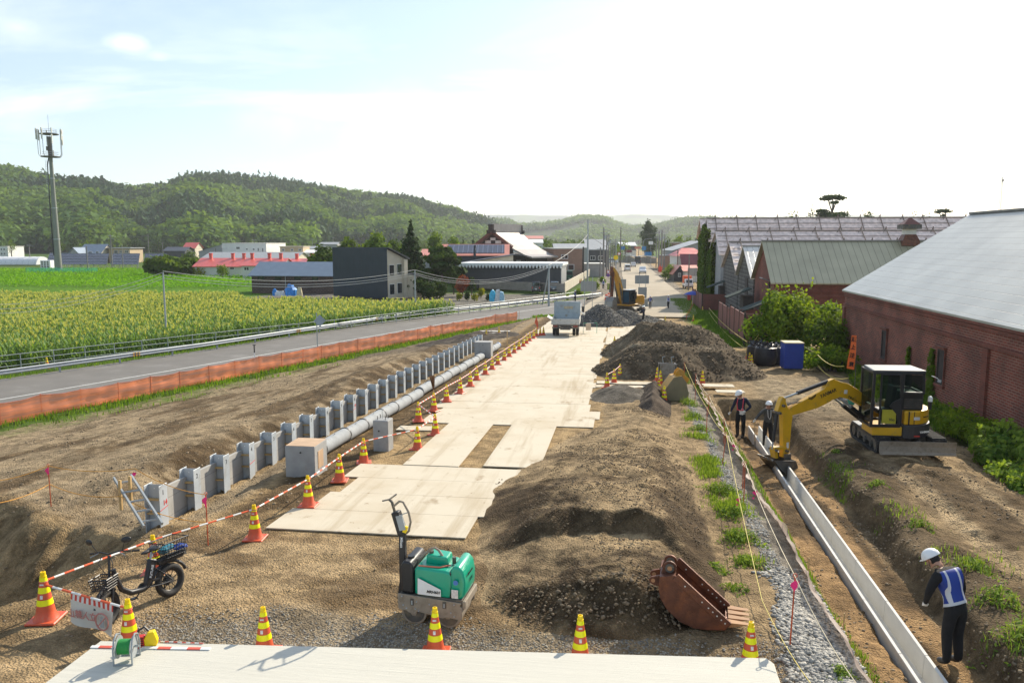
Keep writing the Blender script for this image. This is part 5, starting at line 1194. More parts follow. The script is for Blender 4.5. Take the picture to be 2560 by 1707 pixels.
T_=[('conifer_tree','tall dark spruce standing right of the navy clad house',1026,548,84,150,'pine','conifer',6500),('broadleaf_tree','bright green tree rising right above the navy house roof',941,577,84,185,'bright','round',2600),('broadleaf_tree','green tree above the left half of the navy house roof',872,593,76,188,'broad','round',2200),('broadleaf_tree','dark green tree left of the navy house above the barn roof',806,612,86,172,'broad','round',2400),('broadleaf_tree','tree between the navy house and the tall spruce',985,597,66,195,'broad','round',1800),('broadleaf_tree','round bright tree behind the pink red roof wing',1090,577,64,235,'bright','round',2200),('broadleaf_tree','wide green tree left of the two small dark conifers',1134,589,60,240,'bright','round',1600),('conifer_tree','left one of two small dark conifers behind the solar roof',1158,586,36,235,'pine','conifer',2200),('conifer_tree','right one of two small dark conifers behind the solar roof',1183,588,36,232,'pine','conifer',2200),('broadleaf_tree','green tree just left of the temple gable',1205,594,34,240,'broad','round',700),('broadleaf_tree','leafy tree right of the white factory roof',1366,592,44,235,'broad','round',900),('broadleaf_tree','low green trees over the teal workshop roof',1335,617,70,225,'bright','bush',900),('pine_tree','large layered garden pine in front of the solar roofed house',1104,618,130,142,'garden','pads',6000),('garden_shrub','dark wide pruned pine at the left of the garden',1045,692,80,129,'garden','pads',3600),('garden_shrub','dark low pine shrub next to the cream house',1072,702,52,127,'garden','bush',2000),('garden_shrub','dense round dark shrub in the middle of the garden',1100,700,44,129,'garden','bush',2400),('maple_tree','small red leaved maple in the garden',1156,687,42,133,'red','round',1600),('pine_tree','slim pruned pine left of the red maple',1134,678,26,138,'garden','pads',800),('pine_tree','slim pruned pine right of the red maple',1179,692,24,134,'garden','pads',700),('garden_shrub','first small clipped ball shrub from the left at the garden edge',1148,729,17,124,'yellow','bush',300),('garden_shrub','second small clipped ball shrub, dark green',1168,728,18,124,'garden','bush',320),('garden_shrub','third small clipped shrub, yellow green',1186,731,17,123,'yellow','bush',300),('garden_shrub','golden rounded shrub before the block wall',1203,720,22,130,'yellow','bush',420),('garden_shrub','dark shrub just left of the blue covered saplings',1222,731,17,124,'garden','bush',300),('broad_bush','wide dark green bush at the far edge of the bean field',427,640,130,208,'broad','bush',4200),('broad_bush','yellowish bush right of the wide dark bush',498,660,38,205,'yellow','bush',450),('broadleaf_tree','small tree in front of the leftmost red roofed row house',555,658,40,200,'bright','bush',500),('broadleaf_tree','reddish green tree left behind the row houses',477,624,48,262,'broad','round',700),('poplar_tree','tall dark oval tree standing over the far road bend',1624,552,46,420,'garden','poplar',4200),('conifer_tree','dark conifer just left of the ivy warehouse',1744,569,26,320,'pine','conifer',1000),('broadleaf_tree','green trees right of the lamp posts by the far road',1668,590,40,330,'broad','round',900),('broadleaf_tree','bushy green tree behind the pale hall',1700,585,44,345,'bright','round',900),('broadleaf_tree','dark bushy tree beside the conifer behind the pale hall',1722,589,36,350,'broad','round',800),('roadside_bush','bright bush on the verge in front of the pink white house',1679,655,34,182,'bright','bush',800),('roadside_bush','low dark bush left of the pink white house gate',1664,672,24,176,'broad','bush',500),('roadside_bush','roadside shrub behind the traffic guard on the left',1507,690,20,172,'bright','bush',500),('roadside_bush','low green bush beside the grey board signs',1447,718,26,134,'bright','bush',400),('roadside_bush','green bush below the red white round signs',1490,700,22,150,'bright','bush',400),('pine_tree','crooked tall pine rising over the tiled roofs',2083,487,74,235,'garden','umbrella',2600),('pine_tree','dark pine left of the crooked tall pine over the roofs',2037,519,46,240,'garden','bush',2200),('broadleaf_tree','green tree top over the roofs left of the pines',1990,527,64,245,'broad','bush',2200),('broadleaf_tree','small tree top over the left end of the tiled roofs',1880,531,26,250,'broad','round',900),('pine_tree','broad pine top right of the crooked pine over the roofs',2175,522,84,245,'garden','bush',3000),('pine_tree','thin pine top over the roofs between two bigger pines',2120,522,28,245,'garden','pads',900),('pine_tree','left of three pine tops over the roof near the ventilator',2280,525,48,235,'garden','bush',1700),('pine_tree','middle of three pine tops over the roof near the ventilator',2318,526,44,235,'garden','bush',1600),('pine_tree','right of three pine tops over the roof near the ventilator',2358,522,50,235,'garden','umbrella',1700),('conifer_tree','dark conifer top behind the nearest warehouse ridge',2447,522,34,225,'pine','conifer',1100),]
for i,(nm_,lb,u,vt,w,D,kd,fm_,n_)in enumerate(T_):tree(nm_,lb,u,vt,w,D,kd,fm_,n_,seed=i+2)
rr=random.Random(21);k=0
for i in range(46):
 u=rr.uniform(-20,1320)if i<34 else rr.uniform(1370,1640);D=rr.uniform(360,520)
 if i>=34:D=rr.uniform(300,520)
 vt=rr.uniform(588,604)
 t=tree('broadleaf_tree','leafy tree in the belt of trees behind the village roofs',u,vt,rr.uniform(22,44),D,rr.choice(['broad','broad','bright','garden']),rr.choice(['round','round','bush','conifer']),320,seed=100+i,group='trees behind the village roofs')
 # --- forest on the hills
def templates(kind,k,n,rg):
 out=[]
 for i in range(k):
  if kind=='broad':
   bl=[(rg.uniform(-.35,.35),rg.uniform(-.35,.35),rg.uniform(.45,.8),.42,.42,.26)for _ in range(4)]+[(0,0,.6,.55,.55,.38)]
   V,Fq,T=crown(bl,n,.33,rg,.7,tv=.45)
  else:
   bl=[(0,0,.12+.8*f,.34*(1-f)+.05,.34*(1-f)+.05,.12)for f in np.linspace(0,1,6)]
   V,Fq,T=crown(bl,n,.26,rg,.7,tv=.2)
  out.append((V,Fq,T))
 return out
def scatter(tmpl,P,S,Zs,T0,name,material,kind='stuff',rg=nr,tw=.5):
 Vs,Fs,Ts=[],[],[];off=0
 which=rg.integers(0,len(tmpl),len(P));ang=rg.uniform(0,6.28,len(P))
 for k,(V,Fq,T)in enumerate(tmpl):
  idx_=np.where(which==k)[0]
  if not len(idx_):continue
  c,s=np.cos(ang[idx_]),np.sin(ang[idx_])
  X=(V[None,:,0]*c[:,None]-V[None,:,1]*s[:,None])*S[idx_][:,None]+P[idx_,0][:,None]
  Y=(V[None,:,0]*s[:,None]+V[None,:,1]*c[:,None])*S[idx_][:,None]+P[idx_,1][:,None]
  Z=V[None,:,2]*Zs[idx_][:,None]+P[idx_,2][:,None]
  m=len(V);Vs.append(np.stack([X,Y,Z],-1).reshape(-1,3))
  Fs.append((Fq[None]+(np.arange(len(idx_))*m)[:,None,None]).reshape(-1,Fq.shape[1])+off);off+=m*len(idx_)
  Ts.append(np.clip(T0[idx_][:,None]*(1-tw)+T[None]*tw,0,1).ravel())
 o=npmesh(name,np.concatenate(Vs),np.concatenate(Fs),material,tint=np.concatenate(Ts));return tag(o,kind=kind)
rg=np.random.default_rng(5)
n=32000;az=np.radians(rg.uniform(-44,-5.5,n));d=np.sqrt(rg.uniform(500**2,1330**2,n));x=d*np.sin(az);y=d*np.cos(az)
h=hill_h(x,y);keep=(h>.8)&(rg.random(n)<np.clip(700/d,0,1)**.3);x,y,h,d,az=x[keep],y[keep],h[keep],d[keep],az[keep]
sp=fbm(x,y,1/140.,3,120);dg=np.degrees(az)
con=(sp>.10)&(dg>-40)|((dg>-29)&(dg<-17)&(h>60)&(sp>-.2)&(d>800))&(dg<-20)
tint=np.clip(.42+.6*fbm(x,y,1/70.,3,121)+.18*rg.normal(size=len(x)),0,1)
s=rg.uniform(9,17,len(x))
P=np.stack([x,y,h-1.],1)
scatter(templates('broad',8,66,rg),P[~con],s[~con],s[~con]*rg.uniform(.8,1.15,(~con).sum()),tint[~con],'hill_forest',LM['hill'],rg=rg)
scatter(templates('con',6,40,rg),P[con],s[con]*1.0,s[con]*rg.uniform(1.1,1.5,con.sum()),tint[con],'conifer_forest',LM['hillc'],rg=rg)
n=9000;az=np.radians(rg.uniform(-13,34,n));d=np.sqrt(rg.uniform(1450**2,2300**2,n));x=d*np.sin(az);y=d*np.cos(az);h=hill_h(x,y)
wood=(fbm(x,y,1/260.,3,130)>-.02)|(d>2080);keep=(h>1)&wood;x,y,h,d=x[keep],y[keep],h[keep],d[keep]
s=rg.uniform(13,22,len(x));dk=fbm(x,y,1/200.,3,131)>.05
scatter(templates('broad',4,26,rg),np.stack([x,y,h-1],1),s,s*np.where(dk,1.25,.9),np.where(dk,.05,.45)+.1*rg.normal(size=len(x)),'far_forest',LM['hill'],rg=rg)
n=2200;az=np.radians(rg.uniform(-12,36,n));d=rg.uniform(480,1450,n);x=d*np.sin(az);y=d*np.cos(az)
keep=(np.abs(x-5)>30)&(hill_h(x,y)<20);x,y,d=x[keep],y[keep],d[keep];s=rg.uniform(6,11,len(x))
scatter(templates('broad',6,40,rg),np.stack([x,y,0*x-.5+hill_h(x,y)],1),s,s*rg.uniform(.6,1.,len(x)),rg.uniform(.1,.7,len(x)),'town_greenery',LM['broad'],rg=rg)
# --- corn field
def inpoly(x,y,poly):
 c=np.zeros(len(x),bool);j=len(poly)-1
 for i in range(len(poly)):
  xi,yi=poly[i][:2];xj,yj=poly[j][:2]
  c^=((yi>y)!=(yj>y))&(x<(xj-xi)*(y-yi)/(yj-yi+1e-12)+xi);j=i
 return c
cpoly=[(rx_(y)-1.3,y)for y in np.arange(22,87,4)]+[PZ(u,v,1.65)[:2]for u,v in[(1225,765),(1100,746),(960,746),(830,742),(620,741),(585,728),(-90,724)]]
rows=np.arange(-150,5,.68);cols=np.arange(22,150,.30);X,Y=np.meshgrid(rows,cols);x=(X+.22*Y).ravel()-10;y=Y.ravel()
x=x+rg.normal(size=len(x))*.07;y=y+rg.normal(size=len(y))*.09
az=np.degrees(np.arctan2(x,y));keep=inpoly(x,y,cpoly)&(az>-43)&(x<np.interp(y,[-20,30,48.6,67.4,81.6,100],[-66,-51,-41.9,-32.4,-25.0,-16.0])-1.4);x,y=x[keep],y[keep];d=np.hypot(x,y)
keep=rg.random(len(x))<np.interp(d,[40,60,90,150],[1,1,.8,.65]);x,y,d=x[keep],y[keep],d[keep]
def corn_t(rg):
 V=[];Fq=[];T=[]
 for i in range(9):
  a=(i%2)*math.pi+rg.uniform(-.9,.9);z=.45+i*.17;L_=rg.uniform(.36,.64);w=.058
  c,s_=math.cos(a),math.sin(a);pts=[(0,z),(L_*.42,z+.34),(L_*.8,z+.28),(L_*1.1,z-.06)]
  n0=len(V)
  for k_,(r_,zz_)in enumerate(pts):
   ww=w*(1,1.1,.8,.1)[k_];V+=[(r_*c-s_*ww,r_*s_+c*ww,zz_),(r_*c+s_*ww,r_*s_-c*ww,zz_)]
  for k_ in range(3):Fq.append((n0+2*k_,n0+2*k_+1,n0+2*k_+3,n0+2*k_+2))
  T+=[rg.uniform(.1,.9)]*8
 return np.array(V),np.array(Fq),np.array(T)
def tass_t(rg):
 V=[];Fq=[];T=[]
 for i in range(4):
  a=rg.uniform(0,6.28);l=rg.uniform(.05,.17);n0=len(V);c,s_=math.cos(a),math.sin(a);tx,ty=-s_*.022,c*.022
  V+=[(tx,ty,2.0),(-tx,-ty,2.0),(l*c-tx,l*s_-ty,2.34),(l*c+tx,l*s_+ty,2.34)];Fq.append((n0,n0+1,n0+2,n0+3));T+=[rg.random()]*4
 return np.array(V),np.array(Fq),np.array(T)
S=rg.uniform(.78,1.02,len(x));S=S*(1+.07*fbm(x,y,.15,2,140));P=np.stack([x,y,0*x-.5],1)
print('corn',len(x))
o1=scatter([corn_t(rg)for _ in range(7)],P,S,S,rg.uniform(.2,.8,len(x)),'corn_field',LM['corn'],rg=rg)
tk=rg.random(len(x))<np.interp(d,[40,65,88,150],[.02,.2,.85,1]);
o2=scatter([tass_t(rg)for _ in range(6)],P[tk]-[0,0,.05],S[tk]*np.interp(d[tk],[50,120],[1.,1.6]),S[tk],rg.uniform(0,1,tk.sum()),'corn_tassels',LM['tassel'],rg=rg)
bp=[PZ(u,v,0)[:2]for u,v in[(-100,712),(560,718),(640,712),(640,690),(520,692),(330,672),(-100,672)]]
x=rg.uniform(-260,-30,90000);y=rg.uniform(110,262,90000);keep=inpoly(x,y,bp);x,y=x[keep],y[keep]
V,Fq=quads(np.stack([x,y,-.35+rg.uniform(.2,.8,len(x))+.12*np.sin((x*.3-y)*2.1)],1),.55,np.array([0,0,1.]),.45,rg=rg)
tag(npmesh('bean_field',V,Fq,LM['bean'],tint=np.repeat(np.clip(.5+.35*fbm(x,y,.08,3,150)+.2*rg.normal(size=len(x)),0,1),4)),kind='stuff')
# --- grass blades
def blades(name,x,y,z,hgt,wid,material,tint,lean=.35,kind='stuff',bend=1.):
 n=len(x);a=rg.uniform(0,6.28,n);l=rg.uniform(0,lean,n)*hgt;dx,dy=np.cos(a),np.sin(a);w=wid*rg.uniform(.6,1.2,n)
 p=np.stack([x,y,z],1);s_=np.stack([-dy*w,dx*w,0*w],1);m_=p+np.stack([dx*l*.35,dy*l*.35,hgt*.6],1);t_=p+np.stack([dx*l*bend,dy*l*bend,hgt],1)
 V=np.stack([p-s_,p+s_,m_+s_*.7,m_-s_*.7,t_+s_*.1,t_-s_*.1],1).reshape(-1,3);b_=np.arange(n)*6
 Fq=np.concatenate([np.stack([b_,b_+1,b_+2,b_+3],1),np.stack([b_+3,b_+2,b_+4,b_+5],1)])
 return tag(npmesh(name,V,Fq,material,tint=np.repeat(tint,6)),kind=kind)
def gsc(n,x0,x1,y0,y1,f):
 x=rg.uniform(x0,x1,n);y=rg.uniform(y0,y1,n);k_=rg.random(n)<f(x,y);return x[k_],y[k_]
x,y=gsc(220000,-44,-5,14,92,lambda x,y:sstep(-.35,.0,x-fenx(y))*(.9*sstep(2.0,.9,x-fenx(y)+.9*fbm(x,y,.35,3,160))+.22*sstep(6.5,2.5,x-fenx(y)+2.5*fbm(x,y,.2,3,161))*sstep(0,.3,fbm(x,y,.9,3,162))*(y<52)))
blades('verge_grass',x,y,G(x,y)-.02,rg.uniform(.10,.32,len(x)),.012+.0003*np.hypot(x,y),LM['grass'],rg.random(len(x)))
x,y=gsc(160000,-60,-2,26,124,lambda x,y:sstep(-.0,-.3,x-grx(y))*sstep(-3.8,-3.0,x-grx(y))*sstep(-.3,.1,fbm(x,y,.4,3,163)))
blades('field_edge_grass',x,y,G(x,y)-.02,rg.uniform(.1,.3,len(x)),.02,LM['grass'],rg.random(len(x)))
x,y=gsc(150000,7,13.5,26,125,lambda x,y:np.where(y<50,sstep(11.6,12.2,x+.9*fbm(x,y,.5,3,164)),np.where(y<58,0,sstep(7.6,8.4,x+.8*fbm(x,y,.4,3,165)))))
blades('wall_side_grass',x,y,G(x,y)-.02,rg.uniform(.12,.4,len(x)),.02,LM['grass'],rg.random(len(x)))
x,y=gsc(50000,3.3,4.3,9,38,lambda x,y:sstep(.16,.05,np.abs(x-3.66-.0*y-.06*fbm(x,y,.7,3,166)))*.5)
blades('trench_lip_grass',x,y,G(x,y)-.02,rg.uniform(.04,.13,len(x)),.008,LM['grass'],rg.random(len(x)))
x,y=gsc(60000,5.6,9,9.5,24,lambda x,y:sstep(.25,.5,fbm(x,y,.8,3,167))*sstep(.9,.0,np.abs(x-6.3-.35*(14-y)*.3))*.9)
blades('bank_grass',x,y,G(x,y)-.02,rg.uniform(.04,.14,len(x)),.008,LM['grass'],rg.random(len(x)))
def weed(label,x,y,r,h,n,kind='weed',seed=0,sz=.075,grp='weeds along the gravel strip',cat='plant',name='weed_clump',sx=1.):
 g_=np.random.default_rng(seed+900);z=Gz(x,y);n=int(n*.33);h*=.75;r*=.8;t=thing(name,label,cat,(x,y,z),0,grp)
 a=g_.uniform(0,6.28,n);q=r*np.sqrt(g_.random(n))*(1+.35*np.sin(a*3+seed)+.25*np.sin(a*5+2*seed))*(.6+.8*g_.random(n));zz_=h*g_.random(n)*np.clip(1-(q/r)**2*.6,.1,1)
 C=np.stack([q*np.cos(a),q*np.sin(a)*sx,zz_+.01],1);C[:,2]+=G(x+C[:,0],y+C[:,1])-z
 V,Fq=quads(C,sz*(.5+g_.random(n)),np.stack([np.cos(a)*.4,np.sin(a)*.4,np.ones(n)],1),.5,.4,g_)
 C2=C.copy();bl=n//2;aa=g_.uniform(0,6.28,bl);hh_=h*g_.uniform(.5,1.5,bl)*np.clip(1-(q[:bl]/r)**2*.6,.15,1);w_=sz*.10
 p_=C[:bl]*[1.15,1.15,1];p_[:,2]=G(x+p_[:,0],y+p_[:,1])-z;tp_=p_+np.stack([np.cos(aa)*hh_*.5,np.sin(aa)*hh_*.5,hh_],1);s_=np.stack([-np.sin(aa)*w_,np.cos(aa)*w_,0*aa],1)
 V2=np.stack([p_-s_,p_+s_,tp_+s_*.2,tp_-s_*.2],1).reshape(-1,3)
 V=np.concatenate([V,V2]);Fq=np.concatenate([Fq,np.arange(4*bl).reshape(bl,4)+4*n])
 npmesh('leaves',V,Fq,LM[kind],t,tint=np.repeat(np.concatenate([g_.random(n),g_.random(bl)]),4))
 b=MB()
 for i in range(14):
  j=g_.integers(0,n);b.tube([(C[j,0]*.5,C[j,1]*.5,-.03),(C[j,0]*.8,C[j,1]*.8,C[j,2]*.7),tuple(C[j])],.005,4)
 b.build('stems',LM[kind],t);return t
for i,(u,v,r,h,n_,lb)in enumerate([(1800,1225,.50,.30,1500,'bright weed clump beside the gravel strip, above the grass patch'),(1830,1290,.45,.25,1300,'weed clump right of the tan mound near the stake'),(1850,1345,.45,.25,1300,'long weed patch between the mound and the cobbles'),(1868,1400,.35,.2,800,'lower end of the weeds right above the cobbles'),(1790,1420,.28,.16,400,'sparse weed on the mound flank above the rusty bucket'),(1838,1470,.3,.12,350,'small weed left of the big cobbles'),(1750,1075,.45,.28,900,'weed clump at the middle of the gravel strip'),(1725,1015,.5,.35,900,'tall thin weeds right of the yellow digging bucket'),(1712,960,.3,.7,500,'tallest weed standing by the silt fence start'),(1735,1040,.4,.25,700,'weeds just below the yellow digging bucket')]):
 p=PG(u,v);weed(lb,p.x,p.y,r,h,n_,seed=i)
for i,(u,v,r,h,n_,lb)in enumerate([(2190,1222,.25,.18,300,'small green tuft on the bank below the yellow excavator'),(2300,1305,.3,.2,450,'tuft of weeds on the bank above the bent worker'),(2435,1420,.45,.25,800,'weeds right of the bent worker helmet'),(2500,1500,.45,.28,800,'weeds at the right edge beside the bent worker'),(2555,1590,.5,.35,900,'leafy weeds at the lower right edge'),(2090,1130,.2,.12,200,'tiny weed beside the excavator crawler'),(2105,1690,.22,.14,300,'weed by the drain at the bottom edge')]):
 p=PG(u,v);weed(lb,p.x,p.y,r,h,n_,seed=40+i,grp='weeds on the right bank')
x,y=gsc(60000,1.8,3.2,14.5,37,lambda x,y:sstep(.05,.35,fbm(x,y,.9,4,180))*np.exp(-((x-2.55)/.30)**2)*1.)
blades('strip_grass',x,y,G(x,y)-.01,rg.uniform(.04,.16,len(x)),.010,LM['weed'],rg.random(len(x)))
x,y=gsc(30000,5.6,10.5,9,24,lambda x,y:sstep(.12,.4,fbm(x,y,.8,4,181))*np.exp(-((x-6.6-.25*(13-y)*.3)/.6)**2)*.7)
blades('right_bank_grass',x,y,G(x,y)-.01,rg.uniform(.04,.15,len(x)),.009,LM['weed'],rg.random(len(x)))
def bush(label,x,y,rx,ry,h,n,kind,seed,sz,name='bush',nb=14,cat='bush',grp=None,shell=.5):
 g_=np.random.default_rng(seed+300);z=Gz(x,y);t=thing(name,label,cat,(x,y,z-.05),0,grp);bl=[]
 for i in range(nb):
  a=g_.uniform(0,6.28);q=g_.random()**.5*.75;k_=(1-q*q*.55)
  bl.append((rx*q*math.cos(a),ry*q*math.sin(a),h*k_*g_.uniform(.3,.78),rx*g_.uniform(.25,.38),ry*g_.uniform(.25,.4),h*g_.uniform(.18,.28)))
 V,Fq,T=crown(bl,n,sz,g_,shell,tv=.4);V[:,2]=np.maximum(V[:,2],.02)
 b=MB()
 for q in bl[:9]:b.tube([(q[0]*.2,q[1]*.2,-.1),(q[0]*.7,q[1]*.7,q[2]*.6),q[:3]],[.05,.035,.012],5)
 sh=[]
 for i in range(40):
  q=bl[g_.integers(0,nb)];a=g_.uniform(0,6.28);p0=Vector((q[0],q[1],q[2]));p1=p0+Vector((math.cos(a)*rx*.22,math.sin(a)*ry*.22,h*g_.uniform(.22,.42)))
  b.tube([p0,p1],[.02,.006],4);sh+=[tuple(p0 .lerp(p1,f))for f in np.linspace(.3,1,12)]
 b.build('branches',M['bark'],t)
 sh=np.array(sh)+g_.normal(size=(len(sh),3))*sz*.5;V2,F2=quads(sh,sz*1.1,rg=g_)
 npmesh('foliage',np.concatenate([V,V2]),np.concatenate([Fq,F2+len(V)]),LM[kind],t,tint=np.concatenate([T,np.repeat(.4+.6*g_.random(len(sh)),4)]))
 return t
bush('big sunlit green bush in front of the brick warehouse gable',11.9,56.0,3.4,3.6,4.3,9500,'bright',1,.26,nb=20)
bush('darker bush leaning on the brick wall right of the big bush',12.6,50.2,1.5,2.2,2.7,2600,'broad',2,.22)
bush('low green bush right of the blue box',11.4,44.6,1.6,1.7,1.4,3000,'bright',3,.18)
bush('low weeds and vines behind the orange warning flag',12.3,38.5,1.3,3.6,.95,3800,'bright',4,.16)
bush('vine covered bush right behind the yellow excavator cab',12.1,29.6,1.0,2.6,1.05,4200,'bright',5,.14)
bush('dense ivy mound at the right edge before the brick wall',11.9,25.4,1.15,1.6,1.35,6500,'weed',6,.16,shell=.7)
bush('leafy undergrowth at the lower right of the ivy mound',11.2,22.6,1.1,1.6,.6,3500,'weed',7,.13)
bush('dark bush between the board fence and the big bush',10.6,60.2,1.1,1.6,2.2,1500,'garden',8,.2)
def ivy(parent,name,x0,x1,y0,y1,z0,z1,n,nx_,ny_,sz,seed,f=None):
 g_=np.random.default_rng(seed+500);C=np.stack([g_.uniform(x0,x1,n),g_.uniform(y0,y1,n),g_.uniform(z0,z1,n)],1)
 if f is not None:C=C[f(C)]
 V,Fq=quads(C,sz*(.6+g_.random(len(C))),np.array([nx_,ny_,.5]),.4,.8,g_)
 npmesh(name,V,Fq,LM['ivy'],parent,tint=np.repeat(np.clip(.5+.5*fbm(C[:,1]+C[:,0],C[:,2],.6,3,seed),0,1),4))
t=thing('ivy','thick ivy curtain on the gable of the tall warehouse','ivy',(13.5,123,0),0,'ivy on the warehouse walls')
ivy(t,'leaves',-.9,-.05,-.2,9.4,.2,11.4,16000,-1,0,.42,1,lambda C:C[:,2]<9.0+2.8*(1-np.abs(C[:,1]-3.5)/5.9)+1.3*fbm(C[:,1],C[:,2],.9,3,211))
t=thing('ivy','darker ivy on the gable of the grey warehouse in the middle','ivy',(13.5,109.8,0),0,'ivy on the warehouse walls')
ivy(t,'leaves',-.6,-.05,6.0,12.8,0,8.6,8000,-1,0,.38,2,lambda C:C[:,2]<6.8+1.5*(1-np.abs(C[:,1]-6)/6)+1.6*fbm(C[:,1],C[:,2],.8,3,212))
for y0,y1,zt_,lb in((38.6,39.1,3.6,'narrow ivy strip on the near brick wall'),(35.6,36.6,3.9,'wider ivy strip on the near brick wall, right of the narrow one')):
 t=thing('ivy',lb,'ivy',(13.5,y0,1.9),0,'ivy on the warehouse walls')
 ivy(t,'leaves',-.16,-.03,0,y1-y0,0,zt_-1.9+.4,900,-1,0,.14,3,lambda C:np.abs(C[:,1]-(y1-y0)/2)<(y1-y0)/2*(1-C[:,2]/(zt_-1.4)*.7))
 # --- loose stones
def stones(name,x,y,z,s,material,tint=None,flat=.6,kind='stuff',seed=0):
 g_=np.random.default_rng(seed+700);n=len(x)
 ico=bmesh.new();bmesh.ops.create_icosphere(ico,subdivisions=1,radius=1);IV=np.array([v.co[:]for v in ico.verts]);IF=np.array([[v.index for v in f.verts]for f in ico.faces]);ico.free()
 if n>12000:
  ico=bmesh.new();bmesh.ops.create_icosphere(ico,subdivisions=1,radius=1);ico.free()
 R_=1+.22*g_.normal(size=(n,len(IV)));sc=np.stack([s*g_.uniform(.7,1.4,n),s*g_.uniform(.6,1.1,n),s*flat*g_.uniform(.7,1.2,n)],1)
 V=IV[None]*R_[:,:,None]*sc[:,None,:];a=g_.uniform(0,6.28,n);c,s_=np.cos(a)[:,None],np.sin(a)[:,None];tl=g_.uniform(-.5,.5,n)[:,None]
 X=V[...,0]*c-V[...,1]*s_;Y=V[...,0]*s_+V[...,1]*c;Z=V[...,2]+X*tl*.5
 V=np.stack([X+x[:,None],Y+y[:,None],Z+z[:,None]],-1).reshape(-1,3);Fq=(IF[None]+(np.arange(n)*len(IV))[:,None,None]).reshape(-1,3)
 return tag(npmesh(name,V,Fq,material,smooth=True,tint=np.repeat(g_.random(n)if tint is None else tint,len(IV))),kind=kind)
def stonemat(name,a,b,rough=.8):
 m,nt,p=newmat(name);N=nt.nodes;L=nt.links;at=N.new('ShaderNodeAttribute');at.attribute_name='tint'
 r=N.new('ShaderNodeMixRGB');L.new(at.outputs['Fac'],r.inputs[0]);r.inputs[1].default_value=(*a,1);r.inputs[2].default_value=(*b,1)
 L.new(r.outputs[0],p.inputs['Base Color']);p.inputs['Roughness'].default_value=rough;return m
SM=stonemat('river_stone',(.14,.14,.13),(.42,.40,.35));CM=stonemat('soil_clod',(.12,.088,.055),(.33,.25,.155),.95);GM=stonemat('crushed_grey_stone',(.11,.10,.085),(.36,.335,.28),.9)
x,y=gsc(9000,2.2,3.6,9.2,14.5,lambda x,y:sstep(2.45-.5*(12.5-y)*.2,2.8,x+.3*fbm(x,y,1,2,170))*sstep(3.45,3.3,x)*sstep(14.8,12.6,y))
stones('cobbles',x,y,G(x,y)+.005,rg.uniform(.022,.052,len(x)),SM,seed=1)
x,y=gsc(16000,2.4,3.5,12.5,36,lambda x,y:sstep(2.65,2.85,x+.15*fbm(x,y,1,2,171))*sstep(3.1,3.0,x)*.8)
stones('strip_gravel',x,y,G(x,y),rg.uniform(.014,.035,len(x)),SM,seed=2)
x,y=gsc(26000,-7.2,2.9,9.9,11.8,lambda x,y:sstep(11.4,10.5,y+.7*fbm(x,y,.7,3,172))*.7)
stones('crushed_stone_band',x,y,G(x,y),rg.uniform(.008,.022,len(x)),GM,seed=3)
x=rg.uniform(-3.4,2.6,30000);y=rg.uniform(10.8,30,30000);hh=h_m1(x,y);toe=np.exp(-((y-11.5-.2*fbm(x,y,1,2,173))/.5)**2)*sstep(-1.8,-1.0,x)*sstep(1.4,.6,x)
keep=rg.random(30000)<(.8*toe+.42*sstep(.0,.15,hh)*sstep(-.2,.2,fbm(x,y,.8,4,174)));x,y,hh=x[keep],y[keep],hh[keep];tt_=np.exp(-((y-11.5)/.45)**2)
sz_=rg.uniform(.008,.022,len(x))*(1+1.5*tt_*rg.random(len(x))**3);stones('mound_clods',x,y,G(x,y)+hh,sz_,CM,tint=.05+.38*rg.random(len(x)),flat=.8,seed=4)
x,y=gsc(9000,-2.5,9.5,37.5,57,lambda x,y:(h_m2(x,y)>.1)*.8);stones('far_mound_clods',x,y,G(x,y)+h_m2(x,y),rg.uniform(.02,.065,len(x)),CM,tint=.15+rg.random(len(x))*.6,flat=.8,seed=5)
x,y=gsc(9000,-5,6,73,87,lambda x,y:(h_gp(x,y)>.05)*.9);stones('heap_stones',x,y,G(x,y)+h_gp(x,y),rg.uniform(.03,.09,len(x)),GM,seed=6)
x,y=gsc(14000,-14,-6.8,9,56,lambda x,y:.16+.7*np.exp(-((x+9.15)/.25)**2));stones('foot_rubble',x,y,G(x,y),rg.uniform(.010,.035,len(x))*np.where(rg.random(len(x))>.97,2,1),CM,tint=.35+.6*rg.random(len(x)),seed=7)
x,y=gsc(34000,3.7,12.5,9,34,lambda x,y:.30*sstep(-.1,.2,fbm(x,y,.9,3,176))+.5*np.exp(-((x-drx(y)-1.1)/.35)**2));stones('bank_clods',x,y,G(x,y),rg.uniform(.008,.035,len(x)),CM,flat=.8,seed=8)
x,y=gsc(5000,-9,-2.8,10.8,15,lambda x,y:.5+0*x);stones('apron_stones',x,y,G(x,y),rg.uniform(.005,.018,len(x)),CM,tint=.4+.6*rg.random(len(x)),seed=9)
x,y=gsc(9000,-29,-10,15,60,lambda x,y:sstep(0,.3,fbm(x,y,.5,3,177))*.9);stones('left_clods',x,y,G(x,y),rg.uniform(.015,.05,len(x)),CM,flat=.7,seed=10)
# --- air
def haze():
 m=bpy.data.materials.new('haze');m.use_nodes=True;N=m.node_tree.nodes;N.remove(N['Principled BSDF'])
 v=N.new('ShaderNodeVolumePrincipled');v.inputs['Color'].default_value=(.93,.96,1,1);v.inputs['Density'].default_value=.00013;v.inputs['Anisotropy'].default_value=.3
 m.node_tree.links.new(v.outputs[0],N['Material Output'].inputs['Volume'])
 b=MB();b.box(0,4300,-3,12500,9400,200);o=b.build('haze',m);tag(o,kind='stuff')
haze()
